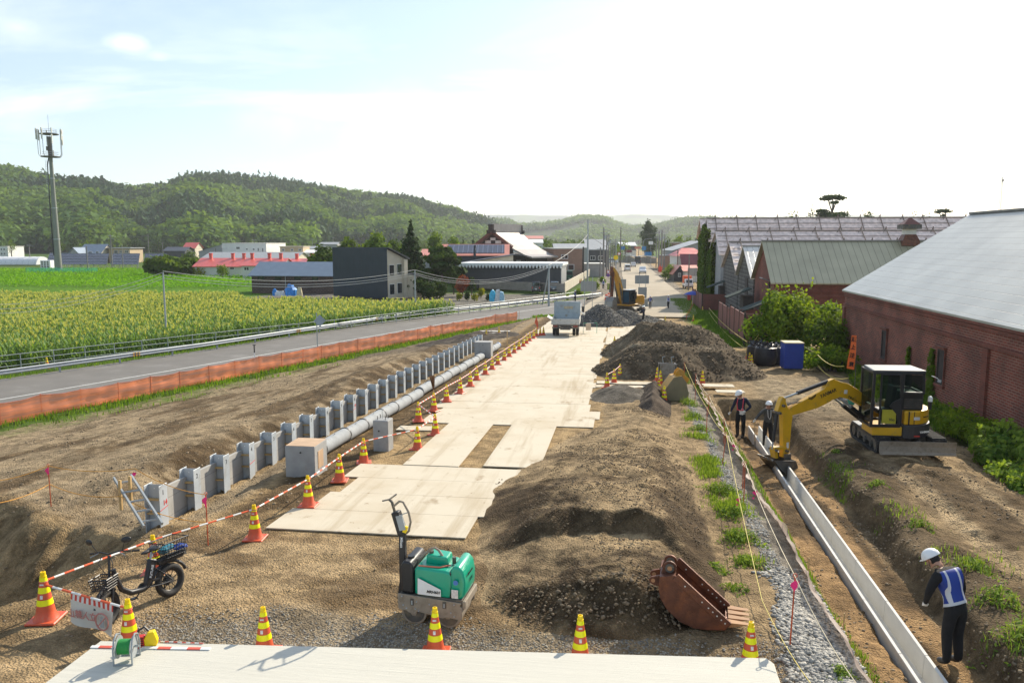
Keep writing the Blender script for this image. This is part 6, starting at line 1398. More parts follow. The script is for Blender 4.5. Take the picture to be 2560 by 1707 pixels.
# ------------------------------------------------------------------ machines
def crawler(par,cx,cy,L_,h,w,mt='rubber',along='y',name='crawler'):
 """rubber track: rounded loop with cleats, rollers and idler wheels as sub-parts"""
 r=h/2;n=10;pr=[]
 for k in range(n+1):a=math.pi/2+math.pi*k/n;pr.append((-(L_/2-r)+r*math.cos(a),r+r*math.sin(a)))
 for k in range(n+1):a=-math.pi/2+math.pi*k/n;pr.append(((L_/2-r)+r*math.cos(a),r+r*math.sin(a)))
 ri=[(x*(1-.09/(L_/2)),r+(z-r)*(1-.07/r))for x,z in pr]
 b=MB();N_=len(pr)
 T=(lambda p,q:(cx+q,cy+p[0],p[1]))if along=='y' else(lambda p,q:(cx+p[0],cy+q,p[1]))
 vs=[T(p,s*w/2)for s in(-1,1)for p in pr]+[T(p,s*w/2)for s in(-1,1)for p in ri]
 fs=[]
 for i in range(N_):
  j=(i+1)%N_
  fs+=[(i,j,N_+j,N_+i),(2*N_+i,3*N_+i,3*N_+j,2*N_+j),(i,2*N_+i,2*N_+j,j),(N_+i,N_+j,3*N_+j,3*N_+i)]
 b.add(vs,fs)
 per=[];
 for i in range(N_):
  a=Vector(pr[i]+(0,));c=Vector(pr[(i+1)%N_]+(0,));k=max(1,int((c-a).length/.11))
  for q in range(k):per.append(a.lerp(c,q/k))
 for p in per:
  d=Vector((p.x,p.y-r,0));
  if abs(p.x)<L_/2-r:d.x=0
  else:d.x=p.x-math.copysign(L_/2-r,p.x)
  d.normalize();q0=p+d*.0;q1=p+d*.03;tv=Vector((-d.y,d.x,0))*.022
  b.add([T(q,s*w*.48)for q in((q0-tv)[:2],(q0+tv)[:2],(q1+tv*.7)[:2],(q1-tv*.7)[:2])for s in(-1,1)],[(0,1,3,2),(2,3,5,4),(4,5,7,6),(0,2,4,6),(1,7,5,3)])
 o=b.build(name,M[mt],par)
 for fx_,rr_ in((-(L_/2-r),r*.78),((L_/2-r),r*.72),(-.22*L_,r*.4),(0,r*.4),(.22*L_,r*.4)):
  zc_=r if rr_>r*.5 else rr_+.09;w_=MB();w_.cyl(T((fx_,zc_),-w*.42),T((fx_,zc_),w*.42),rr_,n=16);w_.cyl(T((fx_,zc_),-w*.46),T((fx_,zc_),w*.46),rr_*.45,n=10);w_.build('wheel',M['dsteel'],o,smooth=40)
 w_=MB()
 if along=='y':w_.box(cx,cy,.2,w*.6,L_*.66,h*.45)
 else:w_.box(cx,cy,.2,L_*.66,w*.6,h*.45)
 w_.build('track_frame',M['dsteel'],o)
 return o
BPHI=R(27);BPIV=(-1.05,.05)
def zx(a,b):
 d=Vector(ray(1900+a/3.564,900+b/3.564));rz_=EX.rotation_euler.z;o=Vector((EX.location.x+BPIV[0]*math.cos(rz_)-BPIV[1]*math.sin(rz_),EX.location.y+BPIV[0]*math.sin(rz_)+BPIV[1]*math.cos(rz_),0))
 an=rz_+BPHI;n=Vector((-math.sin(an),math.cos(an),0));tt_=n.dot(o)/n.dot(d);p=d*tt_;return((p-o).dot(Vector((math.cos(an),math.sin(an),0))),CZ+p.z-EX.location.z)
 # --- near yellow mini excavator, boom over the trench, blade towards the camera
e0=PG(2297,1152);ex,ey=e0 .x,e0 .y+1.55
ex=PD(2228,1100,math.hypot(e0 .x,e0 .y)*.99).x-.15
t=thing('excavator','yellow mini excavator with black cab reaching over the drain trench','excavator',(ex,ey,Gz(ex,ey)+.14),YAW*.35)
EX=t
for sx in(-.80,.80):crawler(t,sx+.12,0,2.45,.50,.40)
b=MB();b.box(.1,0,.2,1.3,1.2,.28);b.cyl((0,0,.4),(0,0,.5),.45,n=24);b.build('undercarriage',M['dsteel'],t)
b=MB();pr=[(-1.52,.10),(-1.46,.08),(-1.40,.16),(-1.38,.32),(-1.42,.46),(-1.50,.50),(-1.46,.33),(-1.47,.18)]
b.prism([(y-.1,z+.02)for y,z in pr],-.93,1.20,'x');b.build('dozer_blade',M['dirtsteel'],t,bevel=.006)
for sx in(-.3,.3):b=MB();b.bar((sx+.1,-.4,.32),(sx+.1,-1.42,.3),.10,.14);b.build('blade_arm',M['dsteel'],t)
def arcp(r,a0,a1,n,sx=1.):return[(r*math.cos(R(a))*sx,r*math.sin(R(a)))for a in np.linspace(a0,a1,n)]
b=MB();b.prism([(-.93,-.90),(-.2,-.95)]+arcp(.98,-80,80,17)+[(-.2,.95),(-.93,.90)],.47,.56,'z');b.build('deck',M['black'],t,bevel=.01)
b=MB();b.prism([(-.945,-.92),(-.10,-.965),(-.10,.0),(-.945,.0)],.52,.80,'z');b.build('side_skirt',M['yellow'],t,bevel=.03,seg=2)
b=MB();b.prism(arcp(1.0,-95,95,21),.44,.86,'z');b.build('counterweight',mat('charcoal_casting',(.035,.035,.038),.5,var=.2),t,bevel=.035,seg=2)
b=MB();b.prism([(-.05,-.95)]+arcp(.96,-72,72,17)+[(-.05,.95)],.86,1.28,'z');b.build('engine_cover',M['yellow'],t,bevel=.04,seg=2)
b=MB();b.box(.08,0,.87,.03,1.94,.40,ry=0);b.bar((.23,-.955,.88),(.23,-.955,1.27),.014,.02,up=(0,1,0));b.build('cover_seam',M['black'],t)
b=MB();b.box(.22,-.35,1.28,.60,.92,.52);b.build('air_intake_box',M['black'],t,bevel=.03)
for k in range(5):b=MB();b.box(.22,-.815,1.36+k*.06,.5,.012,.02);b.build('louvre',M['dsteel'],t)
fr=MB();y0,y1=-.93,.05;xf,xb=-1.02,.46;zb_,zt_=.80,2.42
def post(b,x0,y,z0,x1,z1,w=.075):b.bar((x0,y,z0),(x1,y,z1),w,w,up=(0,1,0))
b=MB()
for y in(y0,y1):
 post(b,xf+.02,y,zb_,xf+.05,zt_);post(b,-.76,y,zb_,-.76,zt_,.05);post(b,-.20,y,zb_+.02,-.14,zt_,.08);post(b,xb,y,1.8,xb-.02,zt_,.06)
 b.bar((xf,y,zt_),(xb,y,zt_),.06,.07);b.bar((xf,y,zb_+.02),(-.16,y,zb_+.02),.06,.08);b.bar((-.15,y,1.82),(xb,y,1.82),.06,.07)
for x,z in((xf+.04,zt_),(xf+.02,zb_),(xb,zt_),(xb,1.82)):b.bar((x,y0,z),(x,y1,z),.06,.06)
b.build('cab_frame',M['black'],t,bevel=.006)
b=MB();b.prism([(xf-.02,y0-.03),(xf+.08,y1+.06),(xb,y1+.05),(xb+.04,y0-.02)],zt_+.02,zt_+.09,'z');b.build('cab_roof',mat('grey_roof_cap',(.07,.072,.075),.4,var=.1),t,bevel=.03,seg=2)
GL2=mat('cab_glass',(.02,.035,.03),.05,0,var=0)
def glassmat(name,col=(.50,.60,.56),f=.35):
 m,nt,p=newmat(name);N=nt.nodes;L=nt.links;tp=N.new('ShaderNodeBsdfTransparent');tp.inputs[0].default_value=(*col,1);p.inputs['Base Color'].default_value=(.02,.03,.03,1);p.inputs['Roughness'].default_value=.05
 ms=N.new('ShaderNodeMixShader');ms.inputs[0].default_value=f;L.new(tp.outputs[0],ms.inputs[1]);L.new(p.outputs[0],ms.inputs[2]);L.new(ms.outputs[0],N['Material Output'].inputs[0]);return m
M['clear']=glassmat('clear_glass')
b=MB();b.prism([(-.74,.90),(-.74,2.36),(-.26,2.36),(-.20,1.6),(-.20,.90)],y0-.012,y0-.004,'y');d_=b.build('door_glass',M['clear'],t)
b=MB()
dp=[(-.77,.86),(-.77,2.38),(-.24,2.38),(-.16,1.55),(-.16,.86)]
for i in range(5):p,q=dp[i],dp[(i+1)%5];b.bar((p[0],y0-.03,p[1]),(q[0],y0-.03,q[1]),.04,.06,up=(0,1,0))
b.prism([(-.19,.88),(-.19,1.68),(-.42,1.55),(-.50,1.42),(-.30,1.2),(-.24,.88)],y0-.05,y0-.02,'y');b.build('door',M['black'],t,bevel=.005)
b=MB();b.box(-.50,y0-.02,.90,.40,.012,.42);b.build('door_lower_panel',mat('dusty_yellow_panel',(.40,.36,.03),.4),t)
b=MB();b.box(.17,y0-.004,1.87,.52,.006,.50);b.build('rear_side_window',M['clear'],t)
b=MB();b.box(.17,y1,1.87,.52,.006,.50);b.build('window_pane',M['clear'],t)
b=MB();b.box(xf+.03,(y0+y1)/2,1.0,.006,.9,1.38);b.build('windscreen',M['clear'],t)
b=MB();b.box(-.28,-.42,1.25,.12,.50,.72,ry=.12);b.box(-.48,-.42,1.12,.46,.50,.14);b.build('seat',M['black'],t,bevel=.03)
b=MB();b.box(-.88,-.35,.85,.1,.4,.55);b.cyl((-.78,-.55,1.2),(-.80,-.55,1.5),.012,n=6);b.cyl((-.78,-.2,1.2),(-.80,-.2,1.5),.012,n=6);b.build('controls',M['black'],t)
b=MB();b.cyl((.80,-.6,1.28),(.80,-.6,1.52),.055,n=14);b.build('beacon_base',M['black'],t,smooth=40)
b=MB();b.cyl((.80,-.6,1.52),(.80,-.6,1.62),.065,n=14);b.ball((.80,-.6,1.62),.065,12,z0=0);b.build('beacon',M['white'],t,smooth=40)
b=MB();b.tube([(.66,-.9,2.35),(.78,-.95,2.3),(.88,-.98,2.22)],.012,6);b.box(.86,-.98,2.17,.10,.02,.08,ry=.3);b.build('mirror',M['galv'],t)
text('YANMAR',.085,M['white'],t,(.55,-.95,.66),(math.pi/2,0,R(22)),bold=.003)
b=MB();b.box(.32,-.99,.52,.16,.006,.035);b.build('reflector',M['red'],t)
text('kanamoto',.07,M['ink'],t,(.62,-.80,1.10),(math.pi/2,0,R(40)),bold=.002)
b=MB();b.box(.30,-.965,1.02,.17,.008,.09);b.build('sticker',M['silver'],t)
text('Vio',.12,M['ink'],t,(-.42,y0-.035,1.02),(math.pi/2,0,0),bold=.002)
YB=0.;bw=.16;BEFORE=set(EX.children)
def poly(pts):return[zx(*p)for p in pts]
b=MB();b.prism(poly([(1080,470),(1080,560),(960,470),(880,402),(800,352),(735,335),(690,330),(625,352),(600,372),(560,392),(500,422),(280,487),(243,476),(238,440),(262,415),(400,342),(560,252),(592,185),(645,163),(700,188),(770,205),(870,268),(970,350)]),YB-bw/2,YB+bw/2,'y')
b.build('boom',M['yellow'],t,bevel=.012)
b=MB();b.prism(poly([(185,322),(165,370),(140,450),(160,470),(186,480),(190,800),(186,862),(242,862),(246,800),(266,560),(275,505),(272,470),(240,430),(215,370),(214,335)]),YB-.085,YB+.085,'y')
b.build('arm',M['yellow'],t,bevel=.01)
def cylr(name,a,c,f=.55,r=.055,y=YB,mt='black'):
 a=Vector((zx(*a)[0],y,zx(*a)[1]));c=Vector((zx(*c)[0],y,zx(*c)[1]));m_=a.lerp(c,f);b=MB();b.cyl(a,m_,r,n=12);o=b.build(name,M[mt],t,smooth=40);b=MB();b.cyl(m_,c,r*.5,n=10);b.build('piston_rod',M['galv'],o,smooth=40);return o
cylr('arm_cylinder',(600,192),(205,342),.68,.062,YB)
cylr('boom_cylinder',(1000,590),(682,338),.72,.07,YB-.16);cylr('boom_cylinder',(1000,590),(682,338),.72,.07,YB+.16)
cylr('bucket_cylinder',(150,470),(108,790),.80,.05,YB)
for(a_,c_)in(((185,400),0),((690,335),0),((150,465),0),((215,800),0),((118,795),0)):
 x_,z_=zx(*a_);b=MB();b.cyl((x_,YB-.17,z_),(x_,YB+.17,z_),.042,n=12);b.build('pin',M['dsteel'],t,smooth=40)
b=MB();b.bar((zx(108,795)[0],YB,zx(0,795)[1]),(zx(220,800)[0],YB,zx(0,803)[1]),.2,.07,up=(0,0,1));b.prism(poly([(105,795),(130,795),(140,862),(120,870)]),YB-.12,YB+.12,'y');b.build('bucket_link',M['yellow'],t,bevel=.006)
b=MB();hs=[(585,255),(480,330),(350,378),(255,400),(205,420)]
for dy in(-.05,.05):b.tube([(zx(*p)[0],YB+dy,zx(*p)[1]+.03)for p in hs],.013,6)
b.build('hydraulic_hose',M['black'],t)
def bucket_mesh(prof,w,th,y0,nteeth=4,tooth=.1,tdir=(-1,0)):
 """open bucket: profile (x,z) of the shell from lip to back top; sides closed by plates"""
 sh=MB();k=len(prof)
 cx=sum(p[0]for p in prof)/k;cz=sum(p[1]for p in prof)/k
 inn=[(p[0]+(cx-p[0])*th*1.2,p[1]+(cz-p[1])*th*1.2)for p in prof]
 vs=[(p[0],y,p[1])for y in(y0,y0+w)for p in prof]+[(p[0],y,p[1])for y in(y0,y0+w)for p in inn]
 fs=[]
 for i in range(k-1):fs+=[(i,i+1,k+i+1,k+i),(2*k+i,3*k+i,3*k+i+1,2*k+i+1)]
 fs+=[(0,k,3*k,2*k),(k-1,2*k+k-1,3*k+k-1,2*k-1)]
 sh.add(vs,fs);sd=[]
 for y in(y0-.012,y0+w-.012):
  s_=MB();s_.prism(prof,y,y+.024,'y');sd.append(s_)
 te=[]
 L_=Vector((prof[0][0],0,prof[0][1]));d=Vector((tdir[0],0,tdir[1])).normalized();up=Vector((-d.z,0,d.x))
 for i in range(nteeth):
  y=y0+w*(i+.5)/nteeth;m_=MB();hw=w/nteeth*.40;a=L_+Vector((0,y,0))
  m_.add([a+up*.045+Vector((0,-hw,0)),a+up*.045+Vector((0,hw,0)),a-up*.03+Vector((0,hw,0)),a-up*.03+Vector((0,-hw,0)),a+d*tooth+Vector((0,-hw*.6,0)),a+d*tooth+Vector((0,hw*.6,0))],[(0,1,2,3),(0,4,5,1),(3,2,5,4),(0,3,4),(1,5,2)])
  te.append(m_)
 return sh,sd,te
pf=poly([(50,868),(130,965),(190,1015),(240,1040),(262,985),(262,925),(243,868)])
sh,sd,te=bucket_mesh(pf,.72,.06,YB-.36,4,.08,(-.7,.5))
bo=sh.build('bucket',M['dsteel'],t)
for s_ in sd:s_.build('bucket_side',M['dsteel'],bo)
for s_ in te:s_.build('tooth',M['steel'],bo)
b=MB();x_,z_=zx(215,865);b.box(x_,YB-.14,z_-.02,.25,.03,.16);b.box(x_,YB+.14,z_-.02,.25,.03,.16);b.build('bucket_ear',M['dsteel'],bo)
def boomtext(s,size,p,q,mt='ink',bold=.004,y=YB-bw/2-.004):
 a=Vector(zx(*p));c=Vector(zx(*q));ang=math.atan2(c.y-a.y,c.x-a.x);mid=(a+c)/2
 tt_=text(s,size,M[mt],t,(mid.x,y,mid.y),(math.pi/2,0,0),bold=bold);tt_.rotation_euler=Euler((math.pi/2,-ang,0),'XYZ');return tt_
boomtext('YANMAR',.155,(495,335),(685,248));boomtext('移動式クレーン',.085,(760,318),(890,385),bold=.002)
b=MB();
for dz in(0,-.045):b.add([(zx(412,362)[0],YB-bw/2-.004,zx(0,362)[1]+dz),(zx(440,366)[0],YB-bw/2-.004,zx(0,368)[1]+dz),(zx(480,335)[0],YB-bw/2-.004,zx(0,338)[1]+dz),(zx(480,345)[0],YB-bw/2-.004,zx(0,348)[1]+dz),(zx(442,377)[0],YB-bw/2-.004,zx(0,377)[1]+dz),(zx(412,370)[0],YB-bw/2-.004,zx(0,370)[1]+dz)],[(0,1,2,3,4,5)])
b.build('boom_emblem',M['ink'],t)
b=MB();x_,z_=zx(745,290);b.box(x_,YB-bw/2-.003,z_-.02,.13,.004,.12,ry=.1);x_,z_=zx(228,755);b.box(x_,YB-.088,z_-.08,.09,.004,.18);b.build('sticker',STK,t)
bpy.context.view_layer.update();TBm=Matrix.Translation((BPIV[0],BPIV[1],0))@Matrix.Rotation(BPHI,4,'Z')
for ch in[c for c in EX.children if c not in BEFORE]:ch.matrix_local=TBm@ch.matrix_local
# --- big old excavator further up the road
p=PG(1578,789);ang0=math.atan2(-.86,-.50)
t=thing('excavator','large old yellow excavator with raised boom behind the crushed stone heap','excavator',(p.x-.7,p.y+.3,.42),ang0,None,.92)
BX=t
und=Matrix.Rotation(R(62),4,'Z')
for sy in(-1.15,1.15):
 tmp=crawler(t,0,0,4.3,.92,.6,'dsteel','x');tmp.matrix_local=Matrix.Rotation(R(92),4,'Z')@Matrix.Translation((0,sy,0))
b=MB();b.cyl((0,0,.4),(0,0,1.1),.9,n=20);b.build('slew_ring',M['dsteel'],t)
b=MB();b.prism([(-2.3,-1.35),(1.4,-1.35),(1.4,1.35),(-2.3,1.35),(-2.7,.8),(-2.7,-.8)],1.05,1.25,'z');b.build('deck',M['oyellow'],t,bevel=.04)
b=MB();b.box(-1.4,0,1.25,2.3,2.6,1.05);b.build('engine_house',M['oyellow'],t,bevel=.08,seg=2)
b=MB();b.box(.3,-.95,1.25,1.7,.75,.8);b.build('tank_box',M['dsteel'],t,bevel=.04)
b=MB();b.box(.55,.85,1.25,1.6,1.0,1.75);b.build('cab',M['black'],t,bevel=.06,seg=2)
b=MB();b.box(1.36,.85,1.5,.03,.82,1.35);b.build('windscreen',mat('blue_cab_glass',(.03,.07,.11),.08),t)
b=MB();b.box(.6,1.36,1.6,1.2,.03,1.2);b.build('side_window',M['glass'],t)
b=MB();b.box(.5,.85,3.02,1.7,1.1,.06);b.build('cab_roof',M['galvd'],t)
b=MB();b.box(.2,1.55,1.9,.5,.1,.9);b.build('open_door',M['black'],t)
b=MB();b.prism([(.2,1.2),(.9,1.1),(1.6,2.4),(2.3,3.9),(2.9,5.0),(3.55,5.75),(3.3,6.0),(2.6,5.5),(1.7,4.5),(.9,3.1),(.3,2.0)],-.22,.22,'y');b.build('boom',M['oyellow'],t,bevel=.03)
b=MB();b.prism([(3.15,5.9),(3.6,6.05),(3.7,5.3),(3.62,4.4),(3.55,2.3),(3.3,2.3),(3.2,4.4),(3.1,5.2)],-.17,.17,'y');b.build('arm',M['rust'],t,bevel=.02)
b=MB();b.cyl((1.9,0,5.0),(3.1,0,5.85),.12,n=10);b.build('arm_cylinder',M['dsteel'],t)
for sy in(-.34,.34):b=MB();b.cyl((1.25,sy,1.3),(1.9,sy,3.3),.13,n=10);b.cyl((1.9,sy,3.3),(2.1,sy,3.9),.07,n=8);b.build('boom_cylinder',M['dsteel'],t)
b=MB();b.cyl((3.75,0,4.9),(3.9,0,2.8),.10,n=10);b.build('bucket_cylinder',M['dsteel'],t)
pf=[(3.0,.75),(3.5,.5),(4.0,.6),(4.25,1.1),(4.15,1.8),(3.7,2.3),(3.3,2.25)]
sh,sd,te=bucket_mesh(pf,1.15,.06,-.57,5,.16,(-.9,-.2));bo=sh.build('bucket',M['steel'],t)
for s_ in sd:s_.build('bucket_side',M['steel'],bo)
for s_ in te:s_.build('tooth',M['steel'],bo)
b=MB();b.prism([(-2.72,-1.3),(-2.3,-1.36),(-2.3,1.36),(-2.72,1.3)],1.1,2.2,'z');b.build('counterweight',M['oyellow'],t,bevel=.08)
# --- green hand guided roller
p=PG(1062,1545);t=thing('hand_roller','green hand guided double drum roller with a black control handle','roller',(p.x+.17,p.y+.10,Gz(p.x,p.y)-.01),R(-5));HR=t
ZR=570.
def zr5(a,b):return((a-725)/ZR,(1130-b)/ZR*1.04)
for cx_ in(-.26,.27):
 b=MB();b.cyl((cx_,-.30,.195),(cx_,.30,.195),.195,n=36);o=b.build('drum',M['dirtsteel'],t,smooth=40,bevel=.006)
 b=MB();b.cyl((cx_,-.305,.195),(cx_,.305,.195),.16,n=24);b.build('drum_recess',M['dsteel'],o)
 b=MB();b.cyl((cx_,-.325,.195),(cx_,.325,.195),.05,n=6);b.build('axle_hub',M['dirtsteel'],o)
b=MB();side=[(-.49,.26),(-.47,.24),(-.36,.235),(-.33,.21),(-.23,.19),(-.19,.235),(.02,.20),(.20,.165),(.26,.19),(.47,.165),(.50,.19),(.50,.36),(.47,.37),(.47,.40),(.49,.41),(.47,.43),(-.49,.49),(-.50,.46)]
for y in(-.355,.335):b=MB();b.prism(side,y,y+.02,'y');s_=b.build('side_plate',M['dirtsteel'],t,bevel=.004)
for(x,z)in((-.43,.455),(-.20,.39),(-.41,.32),(-.36,.275),(-.22,.28),(-.17,.25),(.10,.235),(.13,.27),(.33,.27),(.38,.40),(.38,.22),(.0,.37)):
 b=MB();b.cyl((x,-.355,z),(x,-.368,z),.012,n=6);b.build('bolt',M['galv'],t)
for x in(-.27,.23):b=MB();b.box(x,-.362,.33,.05,.014,.10);b.build('tie_down_plate',M['dsteel'],t);b=MB();b.box(x,-.372,.345,.022,.01,.06);b.build('latch',M['galv'],t)
b=MB();b.box(0,0,.40,.98,.66,.07);b.build('chassis',M['dsteel'],t,bevel=.01)
b=MB();b.box(.52,0,.33,.05,.66,.12);b.build('front_bumper',M['dirtsteel'],t,bevel=.01)
b=MB();b.prism([(-.25,.475),(.30,.455),(.32,.55),(.33,.80),(.30,.86),(.22,.875),(-.22,.90),(-.25,.86)],-.30,.30,'y');b.build('engine_hood',M['green'],t,bevel=.035,seg=3,smooth=50)
b=MB();b.prism([(.31,.46),(.46,.45),(.52,.50),(.53,.72),(.50,.88),(.44,.955),(.36,.96),(.31,.90)],-.30,.30,'y');b.build('nose_cover',M['green'],t,bevel=.035,seg=3,smooth=50)
b=MB();b.box(.305,0,.47,.018,.585,.38);b.build('hood_seam',M['black'],t)
b=MB();b.prism([(-.14,.88),(.22,.87),(.20,1.0),(-.12,1.03)],-.10,.16,'y');b.build('air_filter_cover',M['green'],t,bevel=.02,seg=2)
b=MB();b.prism([(-.46,.49),(-.27,.48),(-.27,.90),(-.31,.97),(-.42,.98),(-.47,.90)],-.31,.30,'y');b.build('water_tank',M['black'],t,bevel=.03,seg=3,smooth=50)
b=MB();b.cyl((-.36,-.12,.97),(-.36,-.12,1.0),.055,n=16);b.build('tank_cap',M['black'],t)
b=MB();b.cyl((-.07,-.02,1.02),(-.07,-.02,1.06),.035,n=14);b.build('filler_cap',M['dsteel'],t);b=MB();b.cyl((.28,.0,.88),(.28,0,.98),.03,n=10);b.build('exhaust',M['dsteel'],t)
b=MB();b.tube([(-.30,-.05,.86),(-.16,-.05,1.02),(-.06,-.05,1.10),(-.01,-.05,1.12),(.05,-.05,1.09),(.12,-.05,.99),(.20,-.05,.88)],.019,10);b.build('lifting_frame',M['dirtsteel'],t,smooth=50)
b=MB();b.tube([(-.2,-.25,.905),(.12,-.22,.895),(.25,-.1,.89)],.012,8);b.build('grab_rail',M['orangef'],t)
b=MB();b.prism([(-.19,.50),(.17,.49),(.17,.60),(-.17,.745),(-.185,.745)],-.337,-.334,'y');b.build('decal',M['white'],t)
text('MRH601',.058,M['ink'],t,(.055,-.339,.552),(math.pi/2,R(1),0),bold=.002,shear=.2)
b=MB();b.box(.385,-.337,.49,.10,.004,.13);b.build('sticker',STK,t)
b=MB();b.cyl((.40,-.336,.73),(.40,-.340,.73),.038,n=20);b.build('round_sticker',mat('blue_sticker',(.05,.18,.5),.4),t)
text('kanamoto',.062,M['ink'],t,(.538,-.03,.80),(math.pi/2,R(0),math.pi/2),bold=.002)
text('5301',.07,mat('dark_green_ink',(.0,.10,.06),.5),t,(.54,.02,.68),(math.pi/2,0,math.pi/2),bold=.002)
b=MB();b.bar((-.50,-.10,.46),(-.50,-.10,1.36),.085,.10,up=(1,0,0));b.build('handle_column',M['black'],t,bevel=.01)
b=MB();b.bar((-.52,-.08,.30),(-.45,-.08,.75),.2,.12,up=(1,0,0));b.cyl((-.47,-.18,.54),(-.47,.02,.54),.05,n=12);b.build('column_bracket',M['black'],t,bevel=.01)
hx=(-.50,-.10,1.34)
b=MB();b.bar((-.50,-.1,1.32),(-.60,-.1,1.66),.13,.12,up=(1,0,0));b.build('control_box',M['black'],t,bevel=.01)
b=MB();b.bar((-.47,-.16,1.40),(-.53,-.16,1.62),.03,.10,up=(1,0,0));b.build('control_panel',M['galv'],t)
b=MB();b.box(-.435,-.15,1.36,.06,.04,.10,ry=.25);b.build('warning_sticker',M['capy'],t)
b=MB();b.tube([(-.61,-.1,1.62),(-.66,-.1,1.80),(-.70,-.1,1.84)],.022,8);b.tube([(-.76,-.22,1.85),(-.70,-.1,1.84),(-.65,.06,1.87)],.013,8);b.build('handle_grip',M['dsteel'],t)
b=MB();b.tube([(-.63,-.12,1.74),(-.52,-.15,1.84),(-.45,-.18,1.84),(-.36,-.2,1.70),(-.33,-.2,1.55),(-.37,-.18,1.40),(-.42,-.14,1.35),(-.48,-.1,1.36)],.017,8);b.build('loop_handle',M['dirtsteel'],t,smooth=50)
b=MB();b.tube([(-.55,-.12,1.6),(-.44,-.17,1.66),(-.36,-.2,1.70)],.008,6);b.build('cross_stay',M['galv'],t)
text('Mikasa',.06,M['white'],t,(-.50,-.152,1.20),(math.pi/2,R(90),0),bold=.001)
# --- rusty bucket on the gravel
p=PG(1745,1587);t=thing('digging_bucket','rusty brown excavator bucket lying on the gravel behind the slab','excavator bucket',(p.x-.05,p.y+.05,Gz(p.x,p.y)),R(-6));RB=t
def z6(a,b):return((a-1185)/590.,(1178-b)/590.*1.02)
prof=[z6(*q)for q in[(1470,1120),(1440,1158),(1300,1172),(1180,1170),(1060,1125),(950,1030),(890,935),(872,840),(880,745),(1010,722)]]
sh,sd,te=bucket_mesh(prof,.62,.05,.0,4,.30,(1,.10));
sh.build('shell',M['rust'],t,smooth=30)
for s_ in sd:s_.build('side_plate',M['rust'],t,bevel=.004)
for s_ in te:s_.build('tooth',mat('tooth_rust',(.33,.17,.07),.7,var=.2),t)
for y in(-.02,.60):
 q0=z6(1015,728);q1=z6(1470,1112);b=MB();b.bar((q0[0],y,q0[1]),(q1[0],y,q1[1]),.05,.12);b.build('wear_strip',M['rust'],t,bevel=.006)
 for f in(.18,.50,.62,.70,.78,.86,.93):
  b=MB();x_,z_=lerp(q0[0],q1[0],f),lerp(q0[1],q1[1],f)-(.0 if int(f*100)%4 else .05);b.cyl((x_,y-.03,z_),(x_,y-.034,z_),.011,n=8);b.build('bolt_hole',M['offw'],t)
for y in(.12,.36):
 ex_,ez_=z6(962,690);b=MB();b.prism([z6(880,790),z6(890,735),z6(905,690)]+[(ex_+.10*math.cos(q),ez_+.10*math.sin(q))for q in np.linspace(R(150),R(-30),9)]+[z6(1010,790)],y,y+.035,'y');e_=b.build('ear',M['rust'],t,bevel=.004)
 b=MB();b.cyl((ex_,y-.02,ez_),(ex_,y+.055,ez_),.065,n=18);b.build('pin_boss',M['dsteel'],e_,smooth=40)
 b=MB();b.cyl((ex_,y-.022,ez_),(ex_,y-.024,ez_),.035,n=14);b.build('pin_hole',mat('bright_rust',(.45,.22,.10),.7),e_)
 q2=z6(822,815);b=MB();b.prism([(q2[0]+.06*math.cos(q),q2[1]+.06*math.sin(q))for q in np.linspace(R(90),R(270),9)]+[z6(900,870),z6(895,760)],y,y+.035,'y');e_=b.build('ear',M['rust'],t)
 b=MB();b.cyl((q2[0],y-.003,q2[1]),(q2[0],y-.006,q2[1]),.03,n=14);b.build('pin_hole',mat('bright_rust',(.45,.22,.10),.7),e_)
 # --- yellow digging bucket and grey skip beside the silt fence
p=PG(1690,1008);t=thing('digging_bucket','old yellow digging bucket turned on its back by the silt fence','excavator bucket',(p.x-.0,p.y+.2,Gz(p.x,p.y)),R(8))
prof=[(-.52,.0),(-.42,.5),(-.1,.95),(.22,1.02),(.40,.78),(.52,.3),(.50,.0)]
sh,sd,te=bucket_mesh(prof,.9,.06,0,0,.1);sh.build('shell',M['oyellow'],t,smooth=30)
for s_ in sd:s_.build('side_plate',mat('grey_yellow_plate',(.20,.17,.10),.7),t,bevel=.006)
for y in(.25,.6):b=MB();b.prism([(.0,.95),(.05,1.15),(.18,1.28),(.34,1.2),(.42,1.0),(.6,.85),(.5,.7)],y,y+.05,'y');b.build('ear',M['oyellow'],t,bevel=.006)
p=PG(1669,966);t=thing('digging_bucket','grey worn bucket standing upright behind the yellow digging bucket','excavator bucket',(p.x,p.y+.25,Gz(p.x,p.y)),R(0))
b=MB();b.prism([(-.38,.0),(-.42,1.05),(.42,1.0),(.34,0)],0,.05,'y');b.build('front_plate',M['steel'],t,bevel=.01)
for x in(-.38,.36):b=MB();b.box(x,.35,0,.04,.7,.95);b.build('side_plate',M['steel'],t)
b=MB();b.box(0,.7,0,.76,.04,.9);b.build('back_plate',M['dsteel'],t)
for x in(-.2,.2):b=MB();b.tube([(x,.1,1.0),(x-.05,.1,1.3),(x+.08,.1,1.32)],.02,6);b.build('hook',M['galvd'],t)
